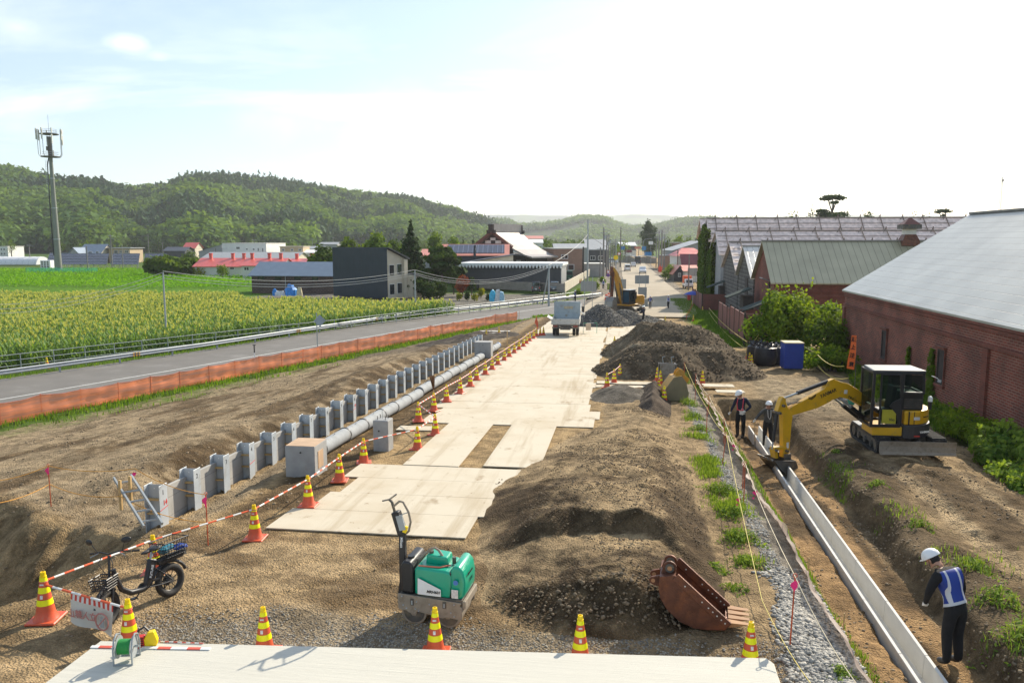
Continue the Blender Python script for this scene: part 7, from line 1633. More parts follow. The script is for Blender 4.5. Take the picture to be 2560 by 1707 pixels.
# --- vehicles
def wheel(par,x,y,r,w,rim='galv'):
 b=MB();b.cyl((x,y-w/2,r),(x,y+w/2,r),r,n=22);o=b.build('wheel',M['rubber'],par,smooth=40,bevel=.02)
 b=MB();b.cyl((x,y-w/2-.008,r),(x,y+w/2+.008,r),r*.55,n=16);b.build('rim',M[rim],o,smooth=40);return o
def plates_text():pass
def car(name,label,loc,rz,L_,Wd,H,paint,form='van',cat='car',group=None,lights=True):
 """simple vehicle along local +x (front). forms: van, kei_truck, sedan, pickup"""
 t=thing(name,label,cat,loc,rz,group);h0=.32;a=L_/2;w=Wd/2;r=.31 if L_<3.6 else .35
 if form=='van':lower=[(-a,h0),(a,h0),(a+.02,H*.48),(a-.12,H*.55),(-a+.03,H*.55)];cabp=[(-a+.03,H*.55),(a-.12,H*.55),(a-.75,H*.96),(a-1.0,H),(-a+.2,H),(-a+.06,H*.9)]
 elif form=='sedan':lower=[(-a,h0),(a,h0),(a,H*.5),(a-.9,H*.62),(-a+.1,H*.64)];cabp=[(-a+.1,H*.64),(a-.9,H*.62),(a-1.6,H*.98),(-a+.7,H),(-a+.2,H*.9)]
 else:lower=[(-a,h0+.25),(-.0,h0+.25),(-.0,h0),(a,h0),(a,H*.5),(a-.1,H*.55),(-.0,H*.55),(-.0,h0+.35),(-a,h0+.35)];cabp=[(.0,H*.55),(a-.1,H*.55),(a-.45,H*.97),(a-.6,H),(.1,H),(.0,H*.95)]
 b=MB();b.prism(lower,-w,w,'y');b.build('body',paint,t,bevel=.05,seg=2)
 b=MB();b.prism(cabp,-w*.90,w*.90,'y');cb=b.build('cabin',paint,t,bevel=.05,seg=2)
 xs_=[p[0]for p in cabp];zt=H*.93;zl=H*.60
 b=MB();b.bar((a-.16 if form!='sedan' else a-1.0,0,zl),((a-.70)if form=='van' else(a-1.5)if form=='sedan' else a-.42,0,zt),Wd*.76,.04,up=(1,0,.5));b.build('windscreen',M['glass'],t)
 rx0=-a+.05 if form=='van' else(-a+.2 if form=='sedan' else .0)
 b=MB();b.box(rx0-.03,0,zl+.02,.05,Wd*.74,zt-zl-.06);b.build('rear_window',M['glass'],t)
 for s in(-1,1):
  x0=rx0+.3;x1=(a-.95)if form=='van' else(a-1.75 if form=='sedan' else a-.7)
  if x1-x0>.3:b=MB();b.box((x0+x1)/2,s*w*.905,zl+.02,x1-x0,.02,zt-zl-.1);b.build('side_window',M['glass'],t)
  b=MB();b.box(a+.005,s*w*.72,H*.36,.04,Wd*.18,.16);b.build('headlight',M['silver'],t,bevel=.01)
  b=MB();b.box((-a-.005),s*w*.82,H*.36,.04,.13,.28 if form=='van' else .12);b.build('tail_light',M['red'],t)
  for x in(-a*.62,a*.66):wheel(t,x,s*(w-.09),r,.18)
  b=MB();b.box(a-.55 if form!='sedan' else a-1.3,s*(w+.08),H*.58,.06,.16,.16);b.build('mirror',M['black'],t)
 b=MB();b.box(-a-.02,0,h0+.18,.02,.33,.17);b.build('number_plate',M['white'],t);b=MB();b.box(a+.02,0,h0+.1,.03,.33,.17);b.build('number_plate',M['white'],t)
 b=MB();b.box(a-.0,0,h0-.02,.12,Wd*.98,.18);b.box(-a,0,h0-.02,.12,Wd*.98,.16);b.build('bumper',M['black'],t)
 if form=='kei_truck':
  b=MB();b.box(-a/2,0,h0+.38,a-.05,Wd,.05)
  for s in(-1,1):b.box(-a/2,s*(w-.02),h0+.4,a-.05,.04,.28)
  b.box(-a+.02,0,h0+.4,.04,Wd,.28);b.build('load_bed',paint,t)
 return t
PW=mat('white_car_paint',(.70,.71,.72),.25,var=.02,coat=.6);PBk=mat('black_car_paint',(.012,.012,.014),.2,var=.02,coat=.8);PBl=mat('grey_blue_car_paint',(.20,.25,.29),.25,.3,var=.03,coat=.6);PDk=mat('dark_truck_paint',(.02,.03,.045),.3,var=.05)
def cg(u,v):p=PG(u,v);p.z=Gz(p.x,p.y)if p.y<90 else max(p.z,0)+.05;return p
p=PZ(1340,731,0);car('van','black boxy van parked in the gravel yard before the block wall',(p.x,p.y+1.6,0),math.pi/2,3.4,1.5,1.85,PBk,'van','van')
p=PZ(1384,730,0);car('kei_truck','pale blue grey small truck parked beside the black van',(p.x,p.y+1.6,0),math.pi/2,3.3,1.45,1.75,PBl,'kei_truck','truck')
p=PZ(1421,703,0);car('truck','dark green small truck parked beside the dark shed',(p.x,p.y+2,0),math.pi/2+.1,4.2,1.8,2.2,mat('green_truck_paint',(.03,.10,.06),.35),'kei_truck','truck')
p=PZ(1568.5,678,.05);car('van','silver white minivan driving away on the far road',(p.x,p.y+2,.05),math.pi/2+.03,4.4,1.75,1.95,PW,'van','van')
p=PZ(1583,667.5,.05);car('car','small white car ahead of the minivan on the far road',(p.x,p.y+2,.05),math.pi/2+.05,4.0,1.68,1.55,PW,'sedan','car')
p=PZ(1607,684,.05);car('pickup','white pickup driving towards the camera on the far road',(p.x,p.y+2,.05),-math.pi/2,4.7,1.85,1.85,PW,'sedan','car')
p=PZ(1594,661,.05);car('truck','dark lorry on the far road before the retaining wall',(p.x,p.y+3,.05),math.pi/2,6.5,2.3,3.0,PDk,'van','truck')
p=PZ(1624,657.5,.05);car('car','white car half hidden below the far retaining wall',(p.x,p.y+2,.05),.2,4.2,1.7,1.45,PW,'sedan','car')
p=PZ(1530,658,.05);car('van','white van parked left of the far road by the street lamps',(p.x,p.y+2,.05),.3,4.4,1.75,1.9,PW,'van','van')
p=PG(1721,722);t=car('kei_truck','white small truck with an orange tarpaulin load facing the camera on the right verge',(p.x,p.y+1.7,Gz(p.x,p.y+1)),-math.pi/2+.1,3.4,1.5,1.8,PW,'kei_truck','truck')
b=MB();b.box(-.85,0,.8,1.6,1.5,1.6);b.build('tarpaulin',mat('orange_tarp',(.75,.13,.04),.6),t,bevel=.05)
p=PG(1413,843);t=thing('tipper_truck','small white tipper truck seen from behind with open load bed','truck',(p.x,p.y,Gz(p.x,p.y)+.04),.02);TT=t
WB=mat('worn_white_paint',(.50,.50,.46),.6,var=.12,vs=5,dirt=(.20,.14,.09),dirtamt=.3,ds=5);TB=mat('grey_blue_panel',(.30,.36,.39),.5,var=.1,dirt=(.25,.22,.17),dirtamt=.15,ds=2)
W_=1.12
b=MB();b.box(0,2.2,.55,.8,4.6,.22);b.build('chassis',M['dsteel'],t)
b=MB();b.box(0,1.75,.95,2*W_,3.3,.08);b.build('bed_floor',WB,t)
b=MB();b.box(0,.12,1.0,2*W_,.06,.40);b.box(0,.08,1.0,2*W_+.06,.05,.07);b.build('tailgate',WB,t,bevel=.01)
for k in range(5):b=MB();b.box(-.9+k*.45,.07,1.06,.04,.03,.3);b.build('tailgate_rib',WB,t)
b=MB();b.box(W_-.03,1.75,1.0,.05,3.3,.42);b.build('side_board',WB,t)
b=MB();b.box(-W_-.17,.95,1.42,.42,1.5,.04,ry=.55);b.box(-W_+.03,1.75,1.0,.05,3.3,.40);b.build('side_board',WB,t)
b=MB();b.box(0,3.35,1.0,2*W_-.05,.08,1.55);b.build('headboard',TB,t,bevel=.01)
b=MB();b.box(0,3.29,1.02,2*W_-.3,.03,.5);b.build('headboard_panel',TB,t)
b=MB();b.box(.1,3.28,1.95,.75,.015,.22);b.build('worn_lettering_patch',mat('ochre_patch',(.42,.36,.24),.7,var=.3,vs=8),t)
b=MB();b.box(0,4.4,.75,1.95,1.55,1.25);b.box(0,4.35,1.9,1.8,1.3,.55);b.build('cab',WB,t,bevel=.06,seg=2)
b=MB();b.box(0,.25,.62,2.1,.12,.14);b.build('rear_bumper',M['dsteel'],t);b=MB();b.box(0,.3,.80,2.0,.3,.16);b.build('rear_crossmember',M['dsteel'],t)
b=MB();b.box(0,.17,.80,.36,.02,.18);b.build('number_plate',M['white'],t)
for s in(-1,1):b=MB();b.box(s*.80,.16,.76,.34,.05,.12);b.build('tail_lamp',mat('dusty_lamp',(.25,.05,.035),.6),t);
for x in(-.93,-.66,.66,.93):b=MB();b.cyl((x-.115,.95,.37),(x+.115,.95,.37),.37,n=22);b.build('wheel',M['rubber'],t,smooth=40,bevel=.02)
for x in(-.88,.88):b=MB();b.cyl((x-.11,3.9,.37),(x+.11,3.9,.37),.37,n=22);b.build('wheel',M['rubber'],t,smooth=40,bevel=.02)
b=MB();b.tube([(.98,4.6,1.9),(1.25,4.6,2.0),(1.25,4.6,1.6)],.02,6);b.box(1.28,4.55,1.55,.22,.06,.5);b.build('mirror',M['black'],t)
b=MB();b.tube([(W_,3.2,2.4),(W_+.02,1.8,1.9),(W_+.3,.9,1.75)],.03,6);b.ball((W_+.32,.9,1.75),.1,8);b.build('tarpaulin_arm',M['offw'],t)
b=MB();b.box(-.25,.35,.8,.3,.3,.2);b.build('light_box',M['dsteel'],t)
# ------------------------------------------------------------------ right side: drain, silt fence, stakes and ropes
t=thing('u_drain','pale precast concrete U drain running down the trench','drain',(0,0,0))
def drz(y):return float(zr(y))-.45
DW,DH=.43,.42
ys_=np.arange(8.0,30.01,2.0);yprev=None
def uprof(w,h,th):return[(-w/2,h),(-w/2+.0,0),(w/2,0),(w/2,h),(w/2-th,h),(w/2-th*1.25,th),(-w/2+th*1.25,th),(-w/2+th,h)]
for i in range(len(ys_)-1):
 y0,y1=ys_[i]+.006,ys_[i+1]-.006;pr=uprof(DW,DH,.055);n=len(pr);vs=[]
 for y in(y0,y1):vs+=[(drx(y)+x,y,drz(y)-DH+z)for x,z in pr]
 fs=[(i_,(i_+1)%n,n+(i_+1)%n,n+i_)for i_ in range(n)]+[(0,1,6,7),(1,2,5,6),(2,3,4,5),(n,n+7,n+6,n+1),(n+1,n+6,n+5,n+2),(n+2,n+5,n+4,n+3)]
 b=MB();b.add(vs,fs);b.build('drain_segment',M['concw'],t,bevel=.006)
sm=netmat('silt_fabric',(.52,.42,.36),op=.86)
t=thing('silt_fence','crumpled pinkish grey fabric silt fence along the trench edge','silt fence',(0,0,0))
V=[];Y=np.arange(8.4,38.2,.09);H_=5
g_=np.random.default_rng(77)
for i,y in enumerate(Y):
 x=3.36+.016*(y-11)+.05*math.sin(y*.9);hh=.26+.07*float(fbm(np.array([y]),np.array([0.]),1.2,3,200)[0]);z0=Gz(x,y)
 dr=.05+.16*(.5+.5*float(fbm(np.array([y]),np.array([4.]),.8,3,202)[0]))
 for j in range(H_+1):
  f=j/H_;V.append((x+.05*math.sin(y*5+f*3)*f-dr*f+.03*float(fbm(np.array([y]),np.array([f*2.]),3,2,201)[0]),y,z0+hh*math.sin(f*1.5)-(.02 if j==0 else 0)))
Fq=[(i*(H_+1)+j,(i+1)*(H_+1)+j,(i+1)*(H_+1)+j+1,i*(H_+1)+j+1)for i in range(len(Y)-1)for j in range(H_)]
npmesh('fabric',V,Fq,sm,t,smooth=True)
for y in np.arange(9.5,38,2.4):b=MB();x=3.42+.016*(y-11);z=Gz(x,y);b.cyl((x,y,z-.05),(x,y,z+.34),.011,n=6);b.build('pin',M['timber'],t)
def stake(u,v,h,label,ribbon=True,mt='redrod',lean=(0,0),P=None,grp='orange survey stakes with rope'):
 p=P or PG(u,v);t=thing('stake',label,'stake',p,0,grp)
 b=MB();b.tube([(0,0,-.1),(lean[0],lean[1],h)],.0115,7);b.build('rod',M[mt],t)
 b=MB();ring=[(lean[0]+.028*math.cos(q),lean[1],h+.02+.028*math.sin(q))for q in np.linspace(0,6.28,11)[:-1]];b.tube(ring,.007,6,closed=True);b.build('eye',M['orangef'],t)
 if ribbon:
  g2=random.Random(int(u*7+v));vs=[]
  for k in range(6):vs+=[(lean[0]-.05*math.sin(k)-.012*k,lean[1]-.03,h-.04-.038*k),(lean[0]+.05-.02*k*g2 .random(),lean[1]-.04,h-.05-.040*k)]
  b=MB();b.add(vs,[(2*k,2*k+1,2*k+3,2*k+2)for k in range(5)]);b.build('ribbon',M['pink'],t)
 return p+Vector((lean[0],lean[1],h))
def rope(pts,label,mt='rope',r=.009,sag=.06,name='rope',grp='ropes strung between the stakes',cat='rope',n=10):
 q=[]
 for i in range(len(pts)-1):
  a,c=Vector(pts[i]),Vector(pts[i+1])
  for k in range(n):f=k/n;p=a.lerp(c,f);p.z-=sag*4*f*(1-f);q.append(p)
 q.append(Vector(pts[-1]));b=MB();b.tube(q,r,5);return tag(b.build(name,M[mt],None,smooth=60),label,cat,grp)
z1f=lambda a,b:(1400+a/3.92,860+b/3.92)
S1=stake(1974,1622,1.02,'orange stake standing in the cobbles, nearest, with a long pink ribbon',lean=(.03,0))
S2=stake(*z1f(1800,1560),.98,'orange stake at the silt fence beyond the cobbles',False)
S3=stake(*z1f(1590,1160),.85,'leaning orange stake in the middle of the gravel strip',False,lean=(.08,0))
S4=stake(*z1f(1790,1400),.62,'short orange stake at the silt fence below the worker boots',False)
S5=stake(*z1f(1605,970),.75,'orange stake at the silt fence beside the two workers',False)
S6=stake(*z1f(1435,895),.85,'orange stake beside the weed clump on the gravel strip',False)
S7=stake(*z1f(1455,690),.70,'orange stake at the silt fence left of the trench corner',False)
S8=stake(*z1f(1322,600),1.2,'tall orange stake by the cone at the silt fence start',False)
S9=stake(1710,958,.95,'orange stake in front of the dark soil mound',False)
e_=PD(2120,1760,9.3)
rope([PD(2165,1740,9.2),S1,S2,S5+Vector((.0,0,0)),S7,S8],'pale rope from the bottom edge over the stakes to the silt fence start','ropew',.0065,.10)
rope([PD(2060,1750,9.4),PD(1905,1500,12.3),S3,S6,S9],'yellow rope along the gravel strip on its orange stakes','rope',.0065,.10)
def ribbon(p,label):
 b=MB();vs=[]
 for k in range(6):vs+=[(-.05*math.sin(k*1.3)-.01*k,0,-.03*k),(.05-.015*k,.02*math.sin(k*2),-.035*k-.01)]
 b.add(vs,[(2*k,2*k+1,2*k+3,2*k+2)for k in range(5)]);o=b.build('ribbon',M['pink'],None,loc=p);tag(o,label,'ribbon','pink ribbons on the ropes')
ribbon(S2 .lerp(S1,.30)+Vector((0,0,-.08)),'pink ribbon on the rope right of the long weeds')
ribbon(S5 .lerp(S2,.55)+Vector((0,0,-.1)),'bright pink ribbon on the rope near the digger bucket');ribbon(S3 .lerp(PD(1905,1500,12.3),.5)+Vector((0,0,-.1)),'pink ribbon on the yellow rope above the weed clump')
z2f=lambda a,b:(a/3.093,1200+b/3.093)
L1=stake(*z2f(397,220),1.0,'orange stake standing left of the pit with a pink ribbon',P=PG(128,1268))
L2=stake(519,1357,1.02,'orange stake with a pink ribbon in front of the numbered posts',P=PG(520,1356))
L3=Vector((-9.3,11.9,3.1))
rope([PD(-60,1205,18),L1,L1 .lerp(L2,.5)+Vector((0,.6,.05)),L2],'orange rope from the left edge to the ribboned stake before the post wall','ropeo',.008,.10)
rope([PD(-60,1262,17),L1-Vector((0,0,.45)),PD(300,1240,16.0),L2-Vector((0,0,.55))],'lower orange rope round the pit','ropeo',.008,.12)
ribbon(PD(335,1180,17.2),'pink ribbon on the rope above the ladder')
a=PD(383,1315,15.4);c=PD(310,1200,16.4)
t=thing('ladder','short aluminium ladder leaning out of the pit beside the first post','ladder',a)
d=c-a;b=MB();o1=Vector((-.16,-.05,0));o2=Vector((.16,.05,.04))
for o_ in(o1,o2):b=MB();b.bar(o_,o_+d*1.06,.035,.06);b.build('side_rail',M['galv'],t)
for k in range(5):f=.1+k*.21;b=MB();b.bar(o1+d*f,o2+d*f,.035,.03);b.build('rung',M['galv'],t)
for(u,v,lb)in((303,1262,'left wooden peg holding the ladder'),(328,1252,'right wooden peg holding the ladder')):
 p=PD(u,v,16.2);t=thing('wooden_peg',lb,'peg',(p.x,p.y,p.z-.1),0,'wooden pegs by the ladder');b=MB();b.box(0,0,0,.05,.05,.62);b.build('peg',M['timber'],t)
p=PG(1408-360+24,930)if False else PD(1268,862,55);t=thing('wooden_peg','tall thin wooden stake beyond the far chamber','peg',(p.x,p.y,p.z-.6),0);b=MB();b.box(0,0,0,.05,.05,1.6);b.build('peg',M['timber'],t)
p=Lpos[7];t=thing('broom','bamboo besom broom stuck upside down in a cone of the left row','broom',p+Vector((0,0,.6)))
b=MB();b.cyl((0,0,-.3),(-.01,0,.35),.012,n=6);b.build('handle',M['timber'],t)
b=MB()
for k in range(60):q=k*2.4;r_=.09*math.sqrt(k/60);b.cyl((r_*.25*math.cos(q),r_*.25*math.sin(q),.20),(r_*1.25*math.cos(q)-.05,r_*1.25*math.sin(q),.72+.04*math.sin(k)),.004,n=3)
b.build('bristles',mat('twigs',(.17,.085,.04),.9),t)
p=Lpos[23];t=thing('flag','small orange warning flag at the far end of the cone row','flag',p+Vector((0,0,.5)));b=MB();b.cyl((0,0,0),(0,0,1.2),.014,n=6);b.build('pole',M['orangef'],t);b=MB();b.add([(0,0,1.1),(-.14,0,.6),(.15,0,.0),(.13,.02,.55)],[(0,1,2,3)]);b.build('cloth',M['orange'],t)
for(u,v,a_,lb)in((1212,838,.3,'left loose board near the orange net'),(1236,832,.15,'right loose board near the orange net')):
 p=PG(u,v);b=MB();b.box(0,0,0,2.6,.5,.04);o=b.build('board',M['concw'],None,loc=(p.x,p.y+.5,p.z+.05));o.rotation_euler.z=a_;tag(o,lb,'board','boards near the orange net')
 # ------------------------------------------------------------------ slab: cable reel, tool, staff
p=PZ(318,1650,3.5);t=thing('cable_reel','green cable reel in a grey steel stand on the slab corner','cable reel',(p.x,p.y,3.502),R(12))
for s in(-1,1):
 b=MB();x=s*.115;b.tube([(x,-.13,0),(x,-.135,.20),(x,-.09,.32),(x,0,.365),(x,.09,.32),(x,.135,.20),(x,.13,0)],.011,7);b.build('stand_hoop',M['galvd'],t,smooth=50)
 b=MB();b.cyl((s*.09,0,.19),(s*.096,0,.19),.145,n=28);b.build('flange',M['galv'],t,smooth=40)
b=MB();b.cyl((-.088,0,.19),(.088,0,.19),.098,n=24);
b.build('wound_cable',ribmat('green_cable',(.015,.30,.05),.016,0,.4,.5,0,.15,.25),t,smooth=40)
b=MB();b.cyl((-.14,0,.19),(.16,0,.19),.014,n=8);b.tube([(.125,0,.19),(.15,-.05,.22),(.15,-.09,.25),(.19,-.09,.25)],.009,6);b.build('crank',M['galvd'],t)
for y_ in(-.13,.13):b=MB();b.bar((-.115,y_,.01),(.115,y_,.01),.016,.016);b.build('foot_bar',M['galvd'],t)
p=PZ(368,1612,3.5);t=thing('hand_tool','small yellow and red machine with a black grip behind the cable reel','tool',(p.x,p.y,3.502),R(20))
b=MB();b.prism([(-.02,0),(.13,.0),(.14,.07),(.10,.20),(.02,.19),(-.03,.1)],-.05,.05,'y');b.build('yellow_housing',M['capy'],t,bevel=.012,seg=2)
b=MB();b.box(-.07,0,.01,.09,.10,.13);b.build('red_block',M['red'],t,bevel=.008);b=MB();b.tube([(-.12,0,.12),(-.10,0,.22),(-.02,0,.26),(.03,0,.20)],.016,7);b.build('grip',M['black'],t)
for k in range(4):b=MB();b.box(-.07,-.052,.025+k*.03,.07,.004,.012);b.build('fin',M['ink'],t)
p=PZ(395,1620,3.5);t=thing('measuring_staff','red and white measuring staff lying flat on the slab','measuring staff',(p.x-.0,p.y,3.502),YAW+R(-2))
b=MB();b.box(-.1,0,0,1.62,.055,.012);b.build('staff',stripemat('staff_stripe',(.72,.72,.70),(.60,.10,.06),.4,0,.45),t)
p=PZ(455,1607,3.5);t=thing('ranging_pole','thin red and white pole lying behind the measuring staff','pole',(p.x,p.y,3.512),YAW+R(-5));b=MB();b.cyl((-.32,0,0),(.3,.0,0),.008,n=6);b.build('pole',stripemat('staff_stripe2',(.72,.72,.70),(.60,.10,.06),.12,0,.5),t)
a=CA.location+Vector((0,0,.55));c=CC.location+Vector((0,0,.55));dd=(c-a);L_=dd.length;ang=math.atan2(dd.y,dd.x)
t=thing('banner','white no entry banner hanging from the striped bar, lettering seen mirrored from behind','banner',a,ang);tl=-dd.z/L_
BW=stripemat('banner_stripe',(.68,.66,.62),(.58,.06,.04),.085,0,.5)
def bz(x):return dd.z*x/L_
x0,x1=.33*L_,.83*L_;nx_=14
def bpt(x,f,h=.42):return(x,-.04*math.sin((x-x0)*9)*f-.04*f,bz(x)-.01-f*h*(1+.12*(x-x0)))
for nm_,f0,f1,mt in(('striped_header',0,.22,BW),('sheet',.22,1,mat('banner_cloth',(.60,.56,.48),.8,var=.06))):
 vs=[];
 for i in range(nx_+1):
  for j in range(5):vs.append(bpt(lerp(x0,x1,i/nx_),lerp(f0,f1,j/4)))
 fs=[(i*5+j,(i+1)*5+j,(i+1)*5+j+1,i*5+j+1)for i in range(nx_)for j in range(4)];b=MB();b.add(vs,fs);b.build(nm_,mt,t,smooth=60)
pale=mat('faint_red_print',(.48,.20,.17),.8,var=0);palg=mat('faint_grey_print',(.34,.35,.35),.8,var=0)
text('立入禁止',.135,pale,t,(lerp(x0,x1,.36),-.085,bz(lerp(x0,x1,.36))-.255),(math.pi/2,0,0),mirror=True,bold=.003)
b=MB();cx_=lerp(x0,x1,.82);cz_=bz(cx_)-.26;b.tube([(cx_+.115*math.cos(q),-.085,cz_+.125*math.sin(q))for q in np.linspace(0,6.28,29)[:-1]],.011,5,closed=True);b.bar((cx_-.08,-.085,cz_-.08),(cx_+.08,-.085,cz_+.08),.004,.018,up=(0,0,1));b.build('prohibition_sign',pale,t)
b=MB();b.box(cx_,-.083,cz_-.09,.07,.002,.12);b.cyl((cx_,-.083,cz_+.06),(cx_,-.085,cz_+.06),.024,n=12);b.build('pictogram',palg,t)
# ------------------------------------------------------------------ electric bicycle
pr_=PG(426,1497);pf_=PG(279,1563);rz=math.atan2(pf_.y-pr_.y,pf_.x-pr_.x);WBs=1.10
t=thing('electric_bicycle','black folding electric bicycle with baskets leaning on its stand','bicycle',(pr_.x,pr_.y+.05,Gz(pr_.x,pr_.y)),rz);t.rotation_euler=Euler((R(7),0,rz),'XYZ');BK=t
def bwheel(x,steer=0):
 T=Matrix.Translation((x,0,.26))@Matrix.Rotation(steer,4,'Z');b=MB(T);N_=28
 b.tube([(.215*math.cos(q),0,.215*math.sin(q))for q in np.linspace(0,2*math.pi,N_+1)[:-1]],.054,10,closed=True);o=b.build('tyre',M['rubber'],t,smooth=60)
 b=MB(T);b.tube([(.165*math.cos(q),0,.165*math.sin(q))for q in np.linspace(0,2*math.pi,N_+1)[:-1]],.014,6,closed=True);b.build('rim',M['black'],o,smooth=60)
 b=MB(T)
 for k in range(9):q=k*2*math.pi/9;b.tube([(.03*math.cos(q+.3),.012*(-1)**k,.03*math.sin(q+.3)),(.16*math.cos(q),0,.16*math.sin(q))],.007,4)
 b.build('spokes',M['black'],o);b=MB(T);b.cyl((0,-.05,0),(0,.05,0),.05 if x==0 else .03,n=16);b.cyl((0,-.055,0),(0,-.06,0),.09 if x==0 else .075,n=20);b.build('hub',M['dsteel'],o,smooth=40)
 return o
bwheel(0);bwheel(WBs,R(22))
BB=M['black']
b=MB();b.tube([(.93,0,.78),(.90,0,.62),(.84,0,.44),(.70,0,.33),(.52,0,.30),(.44,0,.31)],[.036,.038,.042,.045,.045,.045],10);b.tube([(.44,0,.31),(.30,0,.70)],.042,10);b.build('frame',BB,t,smooth=50)
b=MB();b.bar((.40,0,.34),(.26,0,.70),.09,.13,up=(1,0,0));b.build('battery_case',BB,t,bevel=.015)
text('FUTURE',.055,M['white'],t,(.335,.056,.53),(math.pi/2,R(-69),math.pi),bold=.001)
for s in(-1,1):
 b=MB();b.tube([(.44,s*.03,.31),(.2,s*.06,.27),(0,s*.07,.26)],.012,6);b.tube([(.30,s*.03,.60),(.12,s*.06,.42),(0,s*.07,.26)],.011,6);b.build('rear_stay',BB,t)
T=Matrix.Translation((WBs,0,.26))@Matrix.Rotation(R(22),4,'Z')@Matrix.Translation((-WBs,0,-.26))
for s in(-1,1):b=MB(T);b.tube([(.98,s*.06,.60),(1.03,s*.065,.42),(WBs,s*.065,.26)],[.02,.017,.014],7);b.build('fork_leg',BB,t,smooth=50)
b=MB(T);b.tube([(.99,0,.58),(.93,0,.80),(.90,0,.98)],.02,8);b.bar((.99,-.07,.60),(.99,.07,.60),.04,.04);b.build('steering_stem',BB,t)
b=MB(T);b.tube([(.80,-.30,1.0),(.86,-.16,1.03),(.90,0,1.0),(.86,.16,1.03),(.80,.30,1.0)],.012,7)
b.build('handlebar',BB,t)
for s in(-1,1):
 b=MB(T);b.tube([(.80,s*.31,1.0),(.74,s*.40,.98)],.018,7);b.build('grip',M['rubber'],t);b=MB(T);b.tube([(.86,s*.2,1.03),(.88,s*.26,1.16)],.006,5);b.build('mirror_stalk',BB,t)
 b=MB(T@Matrix.Translation((.88,s*.30,1.20))@Matrix.Rotation(R(20*s),4,'Z'));b.ball((0,0,0),.075,12,sc=(.25,1,.62));b.build('mirror',BB,t,smooth=60)
 b=MB(T);b.tube([(.88,s*.17,1.02),(.93,s*.28,.98)],.007,4);b.build('brake_lever',M['galvd'],t)
b=MB(T);b.tube([(.9,.02,.95),(.98,.10,.88),(1.0,.06,.7),(.99,.03,.6)],.006,5);b.tube([(.88,-.1,1.0),(1.0,-.12,.9),(.98,-.02,.7)],.006,5);b.build('cables',BB,t)
b=MB();b.prism([(.12,-.02),(.12,.02),(.28,.09),(.42,.11),(.44,.0),(.42,-.11),(.28,-.09)][::-1],.80,.86,'z');b=MB();b.ball((.20,0,.85),.10,14,sc=(1.15,.95,.35));b.ball((.34,0,.84),.07,12,sc=(1.5,.55,.4));b.build('saddle',M['black'],t,smooth=60)
b=MB();b.cyl((.30,0,.66),(.25,0,.84),.018,n=10);b.build('seat_post',M['galvd'],t)
b=MB();b.tube([(.46,-.05,.30),(.50,-.1,.22),(.55,-.12,.17)],.012,6);b.box(.55,-.16,.15,.09,.07,.02);b.build('pedal',BB,t);b=MB();b.tube([(.44,.05,.30),(.40,.1,.37),(.36,.12,.42)],.012,6);b.box(.36,.16,.41,.09,.07,.02);b.build('pedal',BB,t)
b=MB();b.cyl((.46,-.05,.31),(.46,-.06,.31),.075,n=20);b.build('chain_ring',M['dsteel'],t)
b=MB();b.tube([(.05,-.08,.24),(.02,-.14,.01)],.011,6);b.build('kick_stand',BB,t)
b=MB();b.tube([(.33*math.cos(q),0,.26+.30*math.sin(q))for q in np.linspace(R(20),R(165),12)],.028,6);b.build('rear_mudguard',BB,t);b=MB(T);b.tube([(WBs+.29*math.cos(q),0,.26+.29*math.sin(q))for q in np.linspace(R(15),R(140),12)],.026,6);b.build('front_mudguard',BB,t)
for y_ in(-.08,0,.08):b=MB();b.tube([(.22,y_,.64),(-.30,y_,.64)],.012,5);b.build('rack_tube',BB,t)
b=MB();b.box(-.05,0,.56,.46,.14,.08);b.build('rear_carrier',BB,t,bevel=.02)
b=MB();b.tube([(-.28,-.08,.64),(-.28,.08,.64)],.008,5);b.box(-.31,0,.58,.05,.12,.08);b.build('tail_lamp',M['dsteel'],t)
def basket(cx,cz,L0,W0,h,T=None,flare=1.25,name='basket',nl=5):
 b=MB(T)
 for k in range(nl):f=k/(nl-1);s=lerp(1,flare,f);z=cz+h*f;l,w=L0/2*s,W0/2*s;b.tube([(cx-l,-w,z),(cx+l,-w,z),(cx+l,w,z),(cx-l,w,z)],.006 if k<nl-1 else .011,4,closed=True)
 for k in range(9):
  f=k/8
  for s in(-1,1):b.tube([(cx+lerp(-L0/2,L0/2,f),s*W0/2,cz),(cx+lerp(-L0/2,L0/2,f)*flare,s*W0/2*flare,cz+h)],.005,4);b.tube([(cx+s*L0/2,lerp(-W0/2,W0/2,f),cz),(cx+s*L0/2*flare,lerp(-W0/2,W0/2,f)*flare,cz+h)],.005,4)
  b.tube([(cx+lerp(-L0/2,L0/2,f),-W0/2,cz),(cx+lerp(-L0/2,L0/2,f),W0/2,cz)],.0035,4)
 return b.build(name,M['black'],t)
basket(-.08,.66,.36,.30,.24);basket(1.10,.56,.24,.24,.16,T,1.2)
g_=np.random.default_rng(3)
